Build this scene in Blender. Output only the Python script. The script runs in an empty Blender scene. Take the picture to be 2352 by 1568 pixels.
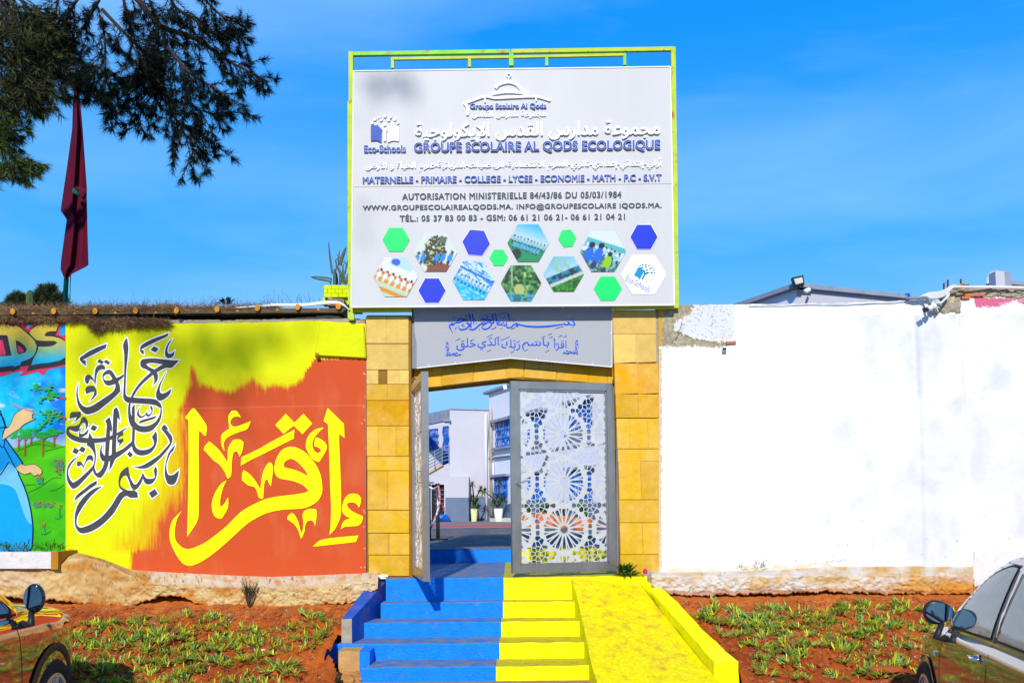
import bpy, bmesh, math, random
import numpy as np
from mathutils import Vector, Matrix, geometry
C = bpy.context.scene
R = math.radians
random.seed(7)

# ------------------------------------------------------------------ camera
F = 2000.0                     # focal length in units of a 2352 px wide picture
PITCH, ROLL = R(1.5), R(0.6)
EYE = Vector((0, 0, 1.68))
HORIZ = 1162.0
CYP = HORIZ - F*math.tan(PITCH)
fwd = Vector((0, math.cos(PITCH), math.sin(PITCH)))
rt0 = Vector((1, 0, 0)); up0 = Vector((0, -math.sin(PITCH), math.cos(PITCH)))
rt = rt0*math.cos(ROLL) - up0*math.sin(ROLL)
up = rt0*math.sin(ROLL) + up0*math.cos(ROLL)
cd = bpy.data.cameras.new('camera'); cam = bpy.data.objects.new('camera', cd)
C.collection.objects.link(cam); C.camera = cam
cd.lens = 36*F/2352; cd.sensor_width = 36; cd.clip_end = 2000
cd.shift_y = (CYP-784)/2352
m3 = Matrix((rt, up, -fwd)).transposed()
cam.matrix_world = Matrix.Translation(EYE) @ m3.to_4x4()

# ------------------------------------------------------------------ sky and sun
SUN = Vector((.10, 1, -.63)).normalized()      # travel of the light
w = bpy.data.worlds.new('World'); C.world = w; w.use_nodes = True
nt = w.node_tree; nt.nodes.clear()
N = nt.nodes.new; L = nt.links.new
sky = N('ShaderNodeTexSky'); sky.sky_type = 'NISHITA'; sky.sun_disc = False
sky.sun_elevation = math.asin(-SUN.z); sky.sun_rotation = math.atan2(-SUN.x, -SUN.y) % (2*math.pi)
sky.air_density = 1.0; sky.dust_density = 0.1; sky.ozone_density = 3
hs = N('ShaderNodeHueSaturation'); hs.inputs['Saturation'].default_value = 1.15; hs.inputs['Value'].default_value = 1.0
hs.inputs['Hue'].default_value = .492
tc = N('ShaderNodeTexCoord'); mp = N('ShaderNodeMapping'); mp.inputs['Scale'].default_value = (.8, 2.0, 4.2)
mp.inputs['Rotation'].default_value = (.2, .75, .3)
nz = N('ShaderNodeTexNoise'); nz.inputs['Scale'].default_value = 1.7; nz.inputs['Detail'].default_value = 7; nz.inputs['Distortion'].default_value = .4
rp = N('ShaderNodeValToRGB'); rp.color_ramp.elements[0].position = .42; rp.color_ramp.elements[1].position = .80
rp.color_ramp.elements[1].color = (.52, .52, .52, 1)
mx = N('ShaderNodeMix'); mx.data_type = 'RGBA'; mx.inputs['B'].default_value = (3.3, 5.8, 8.9, 1)
bg = N('ShaderNodeBackground'); bg.inputs['Strength'].default_value = .12
ow = N('ShaderNodeOutputWorld')
L(tc.outputs['Generated'], mp.inputs[0]); L(mp.outputs[0], nz.inputs['Vector']); L(nz.outputs[0], rp.inputs[0])
tm = N('ShaderNodeMix'); tm.data_type = 'RGBA'; tm.blend_type = 'MULTIPLY'; tm.inputs['Factor'].default_value = 1; tm.inputs['B'].default_value = (.42, .86, 1.55, 1)
sp = N('ShaderNodeSeparateXYZ'); L(tc.outputs['Generated'], sp.inputs[0])
gr = N('ShaderNodeValToRGB'); e = gr.color_ramp.elements; K = 1.0
e[0].position = 0; e[0].color = (.26, .58, .97, 1); e[1].position = 1; e[1].color = (.004, .17, .80, 1)
for p_, c_ in ((.13, (.22, .55, .97)), (.27, (.062, .42, .98)), (.48, (.004, .29, .98)), (.65, (.003, .23, .92))):
    q_ = e.new(p_); q_.color = (*c_, 1)
L(sp.outputs[2], gr.inputs[0])
gm = N('ShaderNodeMix'); gm.data_type = 'RGBA'; gm.blend_type = 'MULTIPLY'; gm.inputs['Factor'].default_value = 1; gm.inputs['B'].default_value = (8.2, 8.2, 8.2, 1)
L(gr.outputs[0], gm.inputs['A'])
tm = N('ShaderNodeMix'); tm.data_type = 'RGBA'; tm.inputs['Factor'].default_value = .94
L(sky.outputs[0], hs.inputs['Color']); L(hs.outputs[0], tm.inputs['A']); L(gm.outputs['Result'], tm.inputs['B']); L(tm.outputs['Result'], mx.inputs['A'])
L(rp.outputs[0], mx.inputs['Factor'])
L(mx.outputs['Result'], bg.inputs[0]); L(bg.outputs[0], ow.inputs[0])
sl = bpy.data.lights.new('sun', 'SUN'); sun = bpy.data.objects.new('sun', sl); C.collection.objects.link(sun)
sl.energy = 4.4; sl.angle = R(1.2); sl.color = (1, .955, .88)
sun.rotation_euler = SUN.to_track_quat('-Z', 'Y').to_euler()
vs = C.view_settings; vs.view_transform = 'Standard'; vs.look = 'None'; vs.exposure = .18; vs.gamma = 1; vs.use_curve_mapping = False
C.cycles.max_bounces = 6; C.cycles.transparent_max_bounces = 12
C.cycles.use_denoising = True

# ------------------------------------------------------------------ helpers
def P(x, y, Y):
    """point at depth Y (a vertical plane parallel to the wall) seen at picture position x, y"""
    d = fwd*F + rt*(x-1176) - up*(y-CYP)
    return EYE + d*((Y-EYE.y)/d.y)

def Zm(ox, oy, s):
    return lambda p: ((ox+p[0]/s)*.574219, (oy+p[1]/s)*.574219)

def mesh(name, vs_, fs, mats=None, parent=None, fm=None, smooth=False):
    me = bpy.data.meshes.new(name); me.from_pydata([tuple(v) for v in vs_], [], fs)
    if mats is not None:
        for m in (mats if isinstance(mats, (list, tuple)) else [mats]): me.materials.append(m)
    if fm is not None: me.polygons.foreach_set('material_index', fm)
    if smooth: me.polygons.foreach_set('use_smooth', [True]*len(me.polygons))
    me.update()
    o = bpy.data.objects.new(name, me); C.collection.objects.link(o)
    if parent: o.parent = parent; o.matrix_parent_inverse = parent.matrix_world.inverted() if parent.type else Matrix()
    return o

def tag(o, label=None, cat=None, group=None, kind=None):
    if label: o['label'] = label
    if cat: o['category'] = cat
    if group: o['group'] = group
    if kind: o['kind'] = kind
    return o

def empty(name, loc, label, cat, group=None):
    o = bpy.data.objects.new(name, None); C.collection.objects.link(o); o.location = loc
    o.empty_display_size = .1
    bpy.context.view_layer.update()
    return tag(o, label, cat, group, 'thing')

class MB:
    """collects shapes for one mesh object; build() links it"""
    def __init__(s): s.v = []; s.f = []; s.m = []
    def add(s, v, f, mi=0):
        n = len(s.v); s.v += [Vector(q) for q in v]; s.f += [tuple(i+n for i in q) for q in f]; s.m += [mi]*len(f); return s
    def box(s, a, b, mi=0, M=None):
        x0, y0, z0 = a; x1, y1, z1 = b
        v = [Vector(q) for q in ((x0,y0,z0),(x1,y0,z0),(x1,y1,z0),(x0,y1,z0),(x0,y0,z1),(x1,y0,z1),(x1,y1,z1),(x0,y1,z1))]
        if M: v = [M @ q for q in v]
        return s.add(v, [(0,3,2,1),(4,5,6,7),(0,1,5,4),(1,2,6,5),(2,3,7,6),(3,0,4,7)], mi)
    def bar(s, p, q, w, h=None, mi=0, upv=(0,0,1)):
        p = Vector(p); q = Vector(q); h = h or w; d = (q-p).normalized(); u = Vector(upv)
        if abs(d.dot(u)) > .95: u = Vector((0,1,0))
        a = d.cross(u).normalized()*w/2; b = a.cross(d).normalized()*h/2
        v = [p-a-b, p+a-b, p+a+b, p-a+b, q-a-b, q+a-b, q+a+b, q-a+b]
        return s.add(v, [(0,3,2,1),(4,5,6,7),(0,1,5,4),(1,2,6,5),(2,3,7,6),(3,0,4,7)], mi)
    def tube(s, pts, r, n=8, mi=0, cap=True):
        pts = [Vector(p) for p in pts]; k = len(pts)
        rs = r if isinstance(r, (list, tuple)) else [r]*k
        vs_ = []; prev = None
        for i, p in enumerate(pts):
            d = (pts[min(i+1,k-1)]-pts[max(i-1,0)]).normalized()
            u = Vector((0,0,1)) if abs(d.z) < .9 else Vector((0,1,0))
            a = d.cross(u).normalized(); b = a.cross(d)
            if prev is not None and a.dot(prev) < 0: a = -a; b = -b
            prev = a
            for j in range(n):
                t = 2*math.pi*j/n; vs_.append(p+(a*math.cos(t)+b*math.sin(t))*rs[i])
        fs = [(i*n+j, i*n+(j+1)%n, (i+1)*n+(j+1)%n, (i+1)*n+j) for i in range(k-1) for j in range(n)]
        if cap: fs += [tuple(range(n))[::-1], tuple((k-1)*n+j for j in range(n))]
        return s.add(vs_, fs, mi)
    def prism(s, front, dy, mi=0, inset=0, lip=0):
        """front: list of points (a plane), pushed back by vector dy; optional chamfer"""
        front = [Vector(q) for q in front]; dy = Vector(dy); n = len(front)
        if inset:
            c = sum(front, Vector())/n; nn = dy.normalized()
            inn = [q+(c-q).normalized()*inset*1.3 for q in front]
            mid = [q+nn*lip for q in front]
            v = inn+mid+[q+dy for q in front]
            f = [tuple(range(n))]+[(i,i+n,(i+1)%n+n,(i+1)%n) for i in range(n)]+[(i+n,i+2*n,(i+1)%n+2*n,(i+1)%n+n) for i in range(n)]
            f.append(tuple(range(2*n,3*n))[::-1])
        else:
            v = front+[q+dy for q in front]
            f = [tuple(range(n))]+[(i,i+n,(i+1)%n+n,(i+1)%n) for i in range(n)]+[tuple(range(n,2*n))[::-1]]
        return s.add(v, f, mi)
    def build(s, name, mats, parent=None, smooth=False):
        return mesh(name, s.v, s.f, mats, parent, s.m, smooth)

def vnoise(x, y, seed=0, octs=4, z=None):
    """tiling-free value noise in numpy, roughly -1..1"""
    x = np.asarray(x, float); y = np.asarray(y, float); out = np.zeros(np.broadcast(x, y).shape); amp = 1; tot = 0
    for o in range(octs):
        xi = np.floor(x).astype(np.int64); yi = np.floor(y).astype(np.int64); fx = x-xi; fy = y-yi
        fx = fx*fx*(3-2*fx); fy = fy*fy*(3-2*fy)
        def h(a, b):
            n = (a*374761393+b*668265263+seed*974711+o*1013) & 0x7fffffff
            n = ((n ^ (n >> 13))*1274126177) & 0x7fffffff
            return ((n ^ (n >> 16)) & 0xffff)/32767.5-1
        out += amp*((h(xi,yi)*(1-fx)+h(xi+1,yi)*fx)*(1-fy)+(h(xi,yi+1)*(1-fx)+h(xi+1,yi+1)*fx)*fy)
        tot += amp; amp *= .5; x = x*2.03+17.1; y = y*2.03+5.3
    return out/tot*1.3

def interp(pts, x):
    return np.interp(x, [p[0] for p in pts], [p[1] for p in pts])

def gridmesh(name, px, col, mats, parent=None, smooth=True, keep=None):
    """px: array (ny, nx, 3) of world points, col: (ny, nx, 3) paint colours"""
    ny, nx = px.shape[:2]
    idx = np.arange(ny*nx).reshape(ny, nx)
    q = np.stack([idx[:-1,:-1], idx[1:,:-1], idx[1:,1:], idx[:-1,1:]], -1).reshape(-1, 4)
    if keep is not None: q = q[keep.reshape(-1)]
    me = bpy.data.meshes.new(name)
    me.vertices.add(ny*nx); me.vertices.foreach_set('co', px.reshape(-1).astype(np.float32))
    me.loops.add(q.size); me.loops.foreach_set('vertex_index', q.reshape(-1).astype(np.int32))
    me.polygons.add(len(q)); me.polygons.foreach_set('loop_start', np.arange(0, q.size, 4, dtype=np.int32))
    me.polygons.foreach_set('loop_total', np.full(len(q), 4, np.int32))
    me.update(calc_edges=True); me.validate()
    if col is not None:
        a = me.color_attributes.new('paint', 'FLOAT_COLOR', 'POINT')
        c4 = np.ones((ny*nx, 4), np.float32); c4[:, :3] = np.clip(col.reshape(-1, 3), 0, 1); a.data.foreach_set('color', c4.reshape(-1))
    for m in (mats if isinstance(mats, (list, tuple)) else [mats]): me.materials.append(m)
    if smooth: me.polygons.foreach_set('use_smooth', [True]*len(me.polygons))
    o = bpy.data.objects.new(name, me); C.collection.objects.link(o)
    if parent: o.parent = parent; o.matrix_parent_inverse = parent.matrix_world.inverted()
    return o

def trimesh(name, V, T, mats, parent=None, col=None, smooth=False):
    me = bpy.data.meshes.new(name); V = np.asarray(V, np.float32); T = np.asarray(T, np.int32)
    k = T.shape[1]
    me.vertices.add(len(V)); me.vertices.foreach_set('co', V.reshape(-1))
    me.loops.add(T.size); me.loops.foreach_set('vertex_index', T.reshape(-1))
    me.polygons.add(len(T)); me.polygons.foreach_set('loop_start', np.arange(0, T.size, k, dtype=np.int32))
    me.polygons.foreach_set('loop_total', np.full(len(T), k, np.int32))
    me.update(calc_edges=True)
    if col is not None:
        a = me.color_attributes.new('paint', 'FLOAT_COLOR', 'POINT')
        c4 = np.ones((len(V), 4), np.float32); c4[:, :3] = col; a.data.foreach_set('color', c4.reshape(-1))
    me.materials.append(mats)
    if smooth: me.polygons.foreach_set('use_smooth', [True]*len(me.polygons))
    o = bpy.data.objects.new(name, me); C.collection.objects.link(o)
    if parent: o.parent = parent; o.matrix_parent_inverse = parent.matrix_world.inverted()
    return o

# ------------------------------------------------------------------ materials
def mat(name, col, rough=.7, metal=0, var=.12, vs=4, bump=.0, bs=40, spec=.12, attr=False, col2=None, c2s=3, c2lo=.5, c2hi=.62,
        coat=0, stretch=None, bump2=0, bs2=300, alpha=None, trans=0, ior=None):
    m = bpy.data.materials.new(name); m.use_nodes = True; t = m.node_tree; b = t.nodes['Principled BSDF']
    n = t.nodes.new; l = t.links.new
    b.inputs['Roughness'].default_value = rough; b.inputs['Metallic'].default_value = metal
    b.inputs['Specular IOR Level'].default_value = spec; b.inputs['Coat Weight'].default_value = coat
    b.inputs['Coat Roughness'].default_value = .03
    b.inputs['Transmission Weight'].default_value = trans
    if ior: b.inputs['IOR'].default_value = ior
    co = n('ShaderNodeTexCoord'); vec = co.outputs['Object']
    if stretch:
        mpn = n('ShaderNodeMapping'); mpn.inputs['Scale'].default_value = stretch; l(vec, mpn.inputs[0]); vec = mpn.outputs[0]
    if attr:
        a = n('ShaderNodeAttribute'); a.attribute_name = 'paint'; base = a.outputs['Color']
    else:
        rgb = n('ShaderNodeRGB'); rgb.outputs[0].default_value = (*col, 1); base = rgb.outputs[0]
    if col2:
        z2 = n('ShaderNodeTexNoise'); z2.inputs['Scale'].default_value = c2s; z2.inputs['Detail'].default_value = 8; z2.inputs['Roughness'].default_value = .65
        l(vec, z2.inputs['Vector'])
        r2 = n('ShaderNodeMapRange'); r2.inputs['From Min'].default_value = c2lo; r2.inputs['From Max'].default_value = c2hi
        l(z2.outputs[0], r2.inputs[0])
        x2 = n('ShaderNodeMix'); x2.data_type = 'RGBA'; x2.inputs['B'].default_value = (*col2, 1)
        l(base, x2.inputs['A']); l(r2.outputs[0], x2.inputs['Factor']); base = x2.outputs['Result']
    if var:
        z = n('ShaderNodeTexNoise'); z.inputs['Scale'].default_value = vs; z.inputs['Detail'].default_value = 9; z.inputs['Roughness'].default_value = .6
        l(vec, z.inputs['Vector'])
        r = n('ShaderNodeMapRange'); r.inputs['From Min'].default_value = .25; r.inputs['From Max'].default_value = .75
        r.inputs['To Min'].default_value = 1-var; r.inputs['To Max'].default_value = 1+var*.6; l(z.outputs[0], r.inputs[0])
        x = n('ShaderNodeMix'); x.data_type = 'RGBA'; x.blend_type = 'MULTIPLY'; x.inputs['Factor'].default_value = 1
        l(base, x.inputs['A']); l(r.outputs[0], x.inputs['B']); base = x.outputs['Result']
    l(base, b.inputs['Base Color'])
    if bump:
        zb = n('ShaderNodeTexNoise'); zb.inputs['Scale'].default_value = bs; zb.inputs['Detail'].default_value = 6; l(co.outputs['Object'], zb.inputs['Vector'])
        bp = n('ShaderNodeBump'); bp.inputs['Strength'].default_value = bump; bp.inputs['Distance'].default_value = .01
        l(zb.outputs[0], bp.inputs['Height']); nrm = bp.outputs[0]
        if bump2:
            zc = n('ShaderNodeTexNoise'); zc.inputs['Scale'].default_value = bs2; l(co.outputs['Object'], zc.inputs['Vector'])
            b2 = n('ShaderNodeBump'); b2.inputs['Strength'].default_value = bump2; b2.inputs['Distance'].default_value = .004
            l(zc.outputs[0], b2.inputs['Height']); l(nrm, b2.inputs['Normal']); nrm = b2.outputs[0]
        l(nrm, b.inputs['Normal'])
    return m

M = {}
M['wallpaint'] = mat('wall_paint', (1,1,1), .65, attr=True, var=.05, vs=3, bump=.35, bs=9, bump2=.25, bs2=70)
M['yellow'] = mat('yellow_lettering_paint', (.90, .93, .0), .6, var=.04, vs=6, bump=.2, bs=30)
M['black'] = mat('charcoal_paint', (.055, .058, .06), .6, var=.25, vs=14, bump=.2, bs=30)
M['whitepaint'] = mat('white_outline_paint', (.82, .82, .84), .6, var=.06)
M['white'] = mat('white_wall_paint', (.9, .9, .92), .8, attr=True, var=.03, vs=2, bump=.5, bs=7, bump2=.3, bs2=60)
M['stone'] = mat('ochre_stone', (.66, .37, .045), .8, attr=True, var=.15, vs=9, col2=(.66, .42, .13), c2s=2.6, c2lo=.44, c2hi=.80, bump=.6, bs=25, bump2=.2, bs2=160)
M['mortar'] = mat('dark_joint', (.26, .12, .02), .9, var=.3)
M['concrete'] = mat('weathered_concrete', (1,1,1), .9, attr=True, var=.16, vs=14, bump=.7, bs=26, bump2=.6, bs2=110)
M['soil'] = mat('red_soil', (1,1,1), .95, attr=True, var=.35, vs=22, bump=.9, bs=45, bump2=.6, bs2=170)
M['clod'] = mat('soil_clod', (.36, .085, .02), .95, var=.3, vs=8, bump=.6, bs=60)
M['bluepaint'] = mat('blue_step_paint', (.0, .20, .80), .42, var=.2, vs=12, col2=(.12, .17, .30), c2s=9, c2lo=.60, c2hi=.80, bump=.7, bs=90, bump2=.4, bs2=260, spec=.2)
M['bluetread'] = mat('worn_blue_tread', (.03, .16, .42), .6, var=.2, vs=9, col2=(.21, .19, .19), c2s=7, c2lo=.36, c2hi=.6, bump=.5, bs=60)
M['yellowpaint'] = mat('yellow_step_paint', (.80, .78, .0), .55, var=.14, vs=9, bump=.6, bs=40, bump2=.3, bs2=200, col2=(.50,.36,.03), c2s=7, c2lo=.55, c2hi=.78)
M['yellowtread'] = mat('worn_shaded_yellow_tread', (.50, .41, .015), .6, var=.2, vs=14, col2=(.34, .20, .03), c2s=6, c2lo=.52, c2hi=.74, bump=.6, bs=40)  # worn paint, base also darkened for the sun's grazing angle on treads
M['ramp'] = mat('worn_yellow_ramp', (.72, .61, .0), .6, var=.22, vs=26, col2=(.56, .27, .02), c2s=7.5, c2lo=.50, c2hi=.74, bump=.8, bs=30, bump2=.3, bs2=160, stretch=(1,1,1))
M['sign'] = mat('sign_panel', (.50, .49, .48), .5, spec=.2, var=.05, vs=.8, stretch=(3, 1, .5))
M['sign2'] = mat('lower_sign_panel', (.33, .335, .35), .5, spec=.2, var=.05, vs=1)
M['signedge'] = mat('white_aluminium_edge', (.8, .82, .82), .4, var=.04)
M['blueletter'] = mat('blue_letter', (.035, .085, .36), .5, spec=.15, var=.12, vs=9)
M['whiteletter'] = mat('white_letter', (.84, .84, .86), .5, var=.03)
M['greyletter'] = mat('dark_grey_letter', (.035, .042, .055), .5, spec=.15, var=.1)
M['green'] = mat('green_print', (.0, .62, .12), .4, var=.06, spec=.15)
M['blueprint'] = mat('blue_print', (.006, .03, .50), .4, var=.1, spec=.15)
M['print'] = mat('printed_picture', (1,1,1), .4, attr=True, var=0, spec=.15)
M['script'] = mat('blue_script_print', (.0, .07, .58), .4, var=.05, spec=.15)
M['frame'] = mat('lime_green_steel', (.43, .54, .035), .5, var=.2, vs=6, col2=(.34, .13, .02), c2s=9, c2lo=.6, c2hi=.72, bump=.3, bs=50)
M['greenframe'] = mat('green_steel', (.22, .55, .05), .5, var=.2, vs=6, col2=(.42, .20, .02), c2s=5, c2lo=.56, c2hi=.66)
M['steel'] = mat('stainless_frame', (.40, .355, .31), .3, metal=.75, var=.25, vs=5, bump=.15, bs=14, stretch=(1,1,.6))
M['plate'] = mat('cut_steel_plate', (.64, .62, .59), .42, metal=.45, var=.12, vs=9, col2=(.62, .52, .38), c2s=12, c2lo=.64, c2hi=.8)
M['rust'] = mat('rusty_iron', (.13, .055, .03), .8, var=.4, vs=20, bump=.6, bs=80)
M['asphalt'] = mat('worn_asphalt', (.105, .10, .105), .85, var=.35, vs=5, col2=(.22, .19, .17), c2s=1.8, c2lo=.45, c2hi=.65, bump=.5, bs=40)
M['paving'] = mat('brown_paving', (.25, .19, .165), .85, var=.25, vs=8, bump=.3, bs=20)
M['redfloor'] = mat('red_floor_paint', (.50, .09, .075), .7, var=.2, vs=8)
M['sidewalk'] = mat('sidewalk_concrete', (.33, .21, .13), .85, var=.3, vs=8, col2=(.42, .15, .05), c2s=3, c2lo=.48, c2hi=.68, bump=.6, bs=60)
M['road'] = mat('pale_bounce_road', (.30, .26, .22), .9, var=.3, vs=10, bump=.6, bs=90)  # unseen road, colour raised to bounce light back onto the wall
M['build'] = mat('pale_lilac_render', (.47, .46, .51), .8, var=.05, vs=1.2, bump=.2, bs=8)
M['build_brightened'] = mat('brightened_lilac_render', (.74, .74, .80), .8, var=.06, vs=1.2, bump=.2, bs=8)  # lilac render lightened to look sunlit on a facade turned from the sun
M['dado'] = mat('blue_grey_dado', (.13, .175, .26), .7, var=.1, vs=2)
M['slab'] = mat('grey_roof_slab', (.26, .29, .35), .8, var=.25, vs=3)
M['blueiron'] = mat('blue_window_grille', (.01, .13, .58), .4, var=.15)
M['glass'] = mat('window_glass_with_curtain', (.03, .07, .16), .12, var=.3, vs=3, col2=(.45,.5,.55), c2s=2.2, c2lo=.47, c2hi=.5)
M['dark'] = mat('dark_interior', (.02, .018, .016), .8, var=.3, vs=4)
M['glassblock'] = mat('glass_block', (.35, .42, .40), .2, var=.2, vs=6)
M['pipe'] = mat('pale_pipe', (.62, .62, .66), .5, var=.1)
M['rustpipe'] = mat('stained_pipe', (.45, .40, .33), .7, var=.3, vs=4)
M['pot'] = mat('pale_green_pot', (.62, .68, .28), .5, var=.1)
M['whitepot'] = mat('cream_pot', (.74, .74, .55), .5, var=.1)
M['terracotta'] = mat('terracotta_pot', (.55, .16, .05), .75, var=.2, vs=6)
M['leaf'] = mat('yucca_leaf', (.07, .12, .02), .5, var=.4, vs=20)
M['leaf2'] = mat('succulent_leaf', (.115, .21, .022), .42, var=.45, vs=9, attr=True, spec=.3)
M['leaf3'] = mat('weed_leaf', (.08, .17, .02), .5, var=.4, vs=30)
M['needle'] = mat('dark_pine_needle', (.012, .022, .016), .8, spec=.05, attr=True, var=.3, vs=3)
M['bark'] = mat('pine_bark', (.055, .038, .03), .9, var=.4, vs=12, bump=.8, bs=30)
M['straw'] = mat('dry_needles', (.20, .11, .05), .9, attr=True, var=.3, vs=20)
M['wood'] = mat('orange_pole_end', (.62, .24, .02), .8, var=.35, vs=14)
M['plank'] = mat('weathered_fascia', (.12, .085, .05), .9, var=.4, vs=5, stretch=(1,6,6), bump=.4, bs=30)
M['canopy'] = mat('underside_board', (.10, .09, .04), .9, var=.3, vs=3)
M['cable'] = mat('white_cable', (.62, .60, .55), .6, var=.15)
M['greycable'] = mat('grey_conduit', (.18, .20, .22), .6, var=.1)
M['flag'] = mat('dark_red_flag', (.085, .003, .018), .8, var=.25, vs=3)
M['greenstar'] = mat('green_flag_star', (.0, .10, .07), .8, var=.1)
M['pole'] = mat('green_flagpole', (.0, .085, .075), .4, var=.2, vs=3)
M['cactus'] = mat('cactus_skin', (.06, .10, .03), .6, var=.3, vs=9)
M['sansev'] = mat('mottled_leaf', (.10, .125, .085), .6, var=.5, vs=14, stretch=(1,1,6))
M['limewall'] = mat('lime_brick_paint', (.60, .70, .0), .7, var=.12, vs=8, bump=.4, bs=40)
M['block'] = mat('grey_cement_block', (.30, .25, .21), .95, var=.3, vs=25, bump=.9, bs=50)
M['plastic'] = mat('white_plastic', (.72, .73, .72), .4, var=.05)
M['greybox'] = mat('grey_junction_box', (.45, .48, .43), .5, var=.08)
M['blackplastic'] = mat('black_plastic', (.02, .022, .025), .35, var=.1)
M['lampface'] = mat('lamp_face', (.55, .56, .45), .25, var=.2, vs=30)
M['pink'] = mat('magenta_print', (.70, .02, .10), .6, var=.15, vs=9)
M['brick'] = mat('red_brick', (.52, .15, .06), .9, var=.25, vs=20, bump=.4, bs=50)
M['cement'] = mat('grey_cement_patch', (.34, .29, .21), .9, var=.3, vs=12, bump=.8, bs=20, bump2=.4, bs2=90)
M['blueclip'] = mat('blue_clip', (.0, .08, .7), .4)
M['dish'] = mat('satellite_dish', (.50, .53, .52), .5, var=.1)
M['tape'] = mat('red_white_tape', (.75, .12, .12), .5, col2=(.8,.8,.8), c2s=9, c2lo=.48, c2hi=.52, var=0)
M['carpaintR'] = mat('grey_metallic_car_paint', (.27, .25, .25), .12, metal=.9, var=.03, vs=40, coat=1)
M['carpaintL'] = mat('bronze_metallic_car_paint', (.48, .36, .30), .06, metal=.95, var=.03, vs=40, coat=1)
M['carglass'] = mat('car_glass', (.13, .17, .18), .03, metal=.28, var=0, spec=.9)
M['mirrorglass'] = mat('mirror_glass', (.6, .66, .7), .02, metal=1, var=0)
M['chrome'] = mat('chrome_trim', (.7, .7, .72), .08, metal=1, var=0)
M['alloy'] = mat('alloy_rim', (.62, .62, .64), .25, metal=.8, var=.05)
M['tyre'] = mat('tyre_rubber', (.025, .025, .027), .8, var=.25, vs=20, bump=.3, bs=40)
M['cladding'] = mat('matt_wheel_arch_cladding', (.075, .05, .035), .55, var=.15, vs=9)
M['seal'] = mat('black_rubber_seal', (.012, .012, .013), .6, var=0)
M['lens'] = mat('clear_lens', (.6, .6, .6), .08, metal=.3, var=0)
# ------------------------------------------------------------------ outlines and lettering
def V(r, g, b, k=1.5):
    """paint colour that shows as sRGB r,g,b under the sun on the wall"""
    f = lambda c: ((c/255+.055)/1.055)**2.4 if c > 10 else c/255/12.92
    return (min(.9, f(r)/k), min(.9, f(g)/k), min(.9, f(b)/k))

def smooth(pts, closed=True, corner=48, n=4):
    pts = [Vector((p[0], p[1])) for p in pts]; k = len(pts); out = []
    def turn(i):
        a = pts[i]-pts[i-1]; b = pts[(i+1) % k]-pts[i]
        if a.length < 1e-6 or b.length < 1e-6: return 180
        return abs(math.degrees(a.angle_signed(b)))
    cor = [turn(i) > corner for i in range(k)]
    if not closed: cor[0] = cor[-1] = True
    for i in range(k if closed else k-1):
        j = (i+1) % k; p1, p2 = pts[i], pts[j]
        p0 = p1+(p1-p2)*.0 if cor[i] else pts[i-1]
        p3 = p2 if cor[j] else pts[(j+1) % k]
        m1 = (p2-p0)*.5; m2 = (p3-p1)*.5
        lim = (p2-p1).length*1.1
        if m1.length > lim: m1 *= lim/m1.length
        if m2.length > lim: m2 *= lim/m2.length
        for q in range(n):
            t = q/n; h = t*t*t; s = t*t
            out.append(p1*(2*h-3*s+1)+m1*(h-2*s+t)+p2*(-2*h+3*s)+m2*(h-s))
    if not closed: out.append(pts[-1])
    return out

def grow(pts, d):
    """outline pushed outward by d (mitre limited)"""
    k = len(pts); area = sum(pts[i].x*pts[(i+1)%k].y-pts[(i+1)%k].x*pts[i].y for i in range(k))
    sg = 1 if area > 0 else -1; out = []
    for i in range(k):
        a = pts[i]-pts[i-1]; b = pts[(i+1)%k]-pts[i]
        if a.length < 1e-6: a = b
        if b.length < 1e-6: b = a
        a = a.normalized(); b = b.normalized()
        na = Vector((a.y, -a.x)); nb = Vector((b.y, -b.x)); s = na+nb
        if s.length < .2: s = (a-b)
        s.normalize(); c = max(.45, s.dot(na)) if (na+nb).length >= .2 else 1
        out.append(pts[i]+s*(sg*d/c))
    return out

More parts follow.
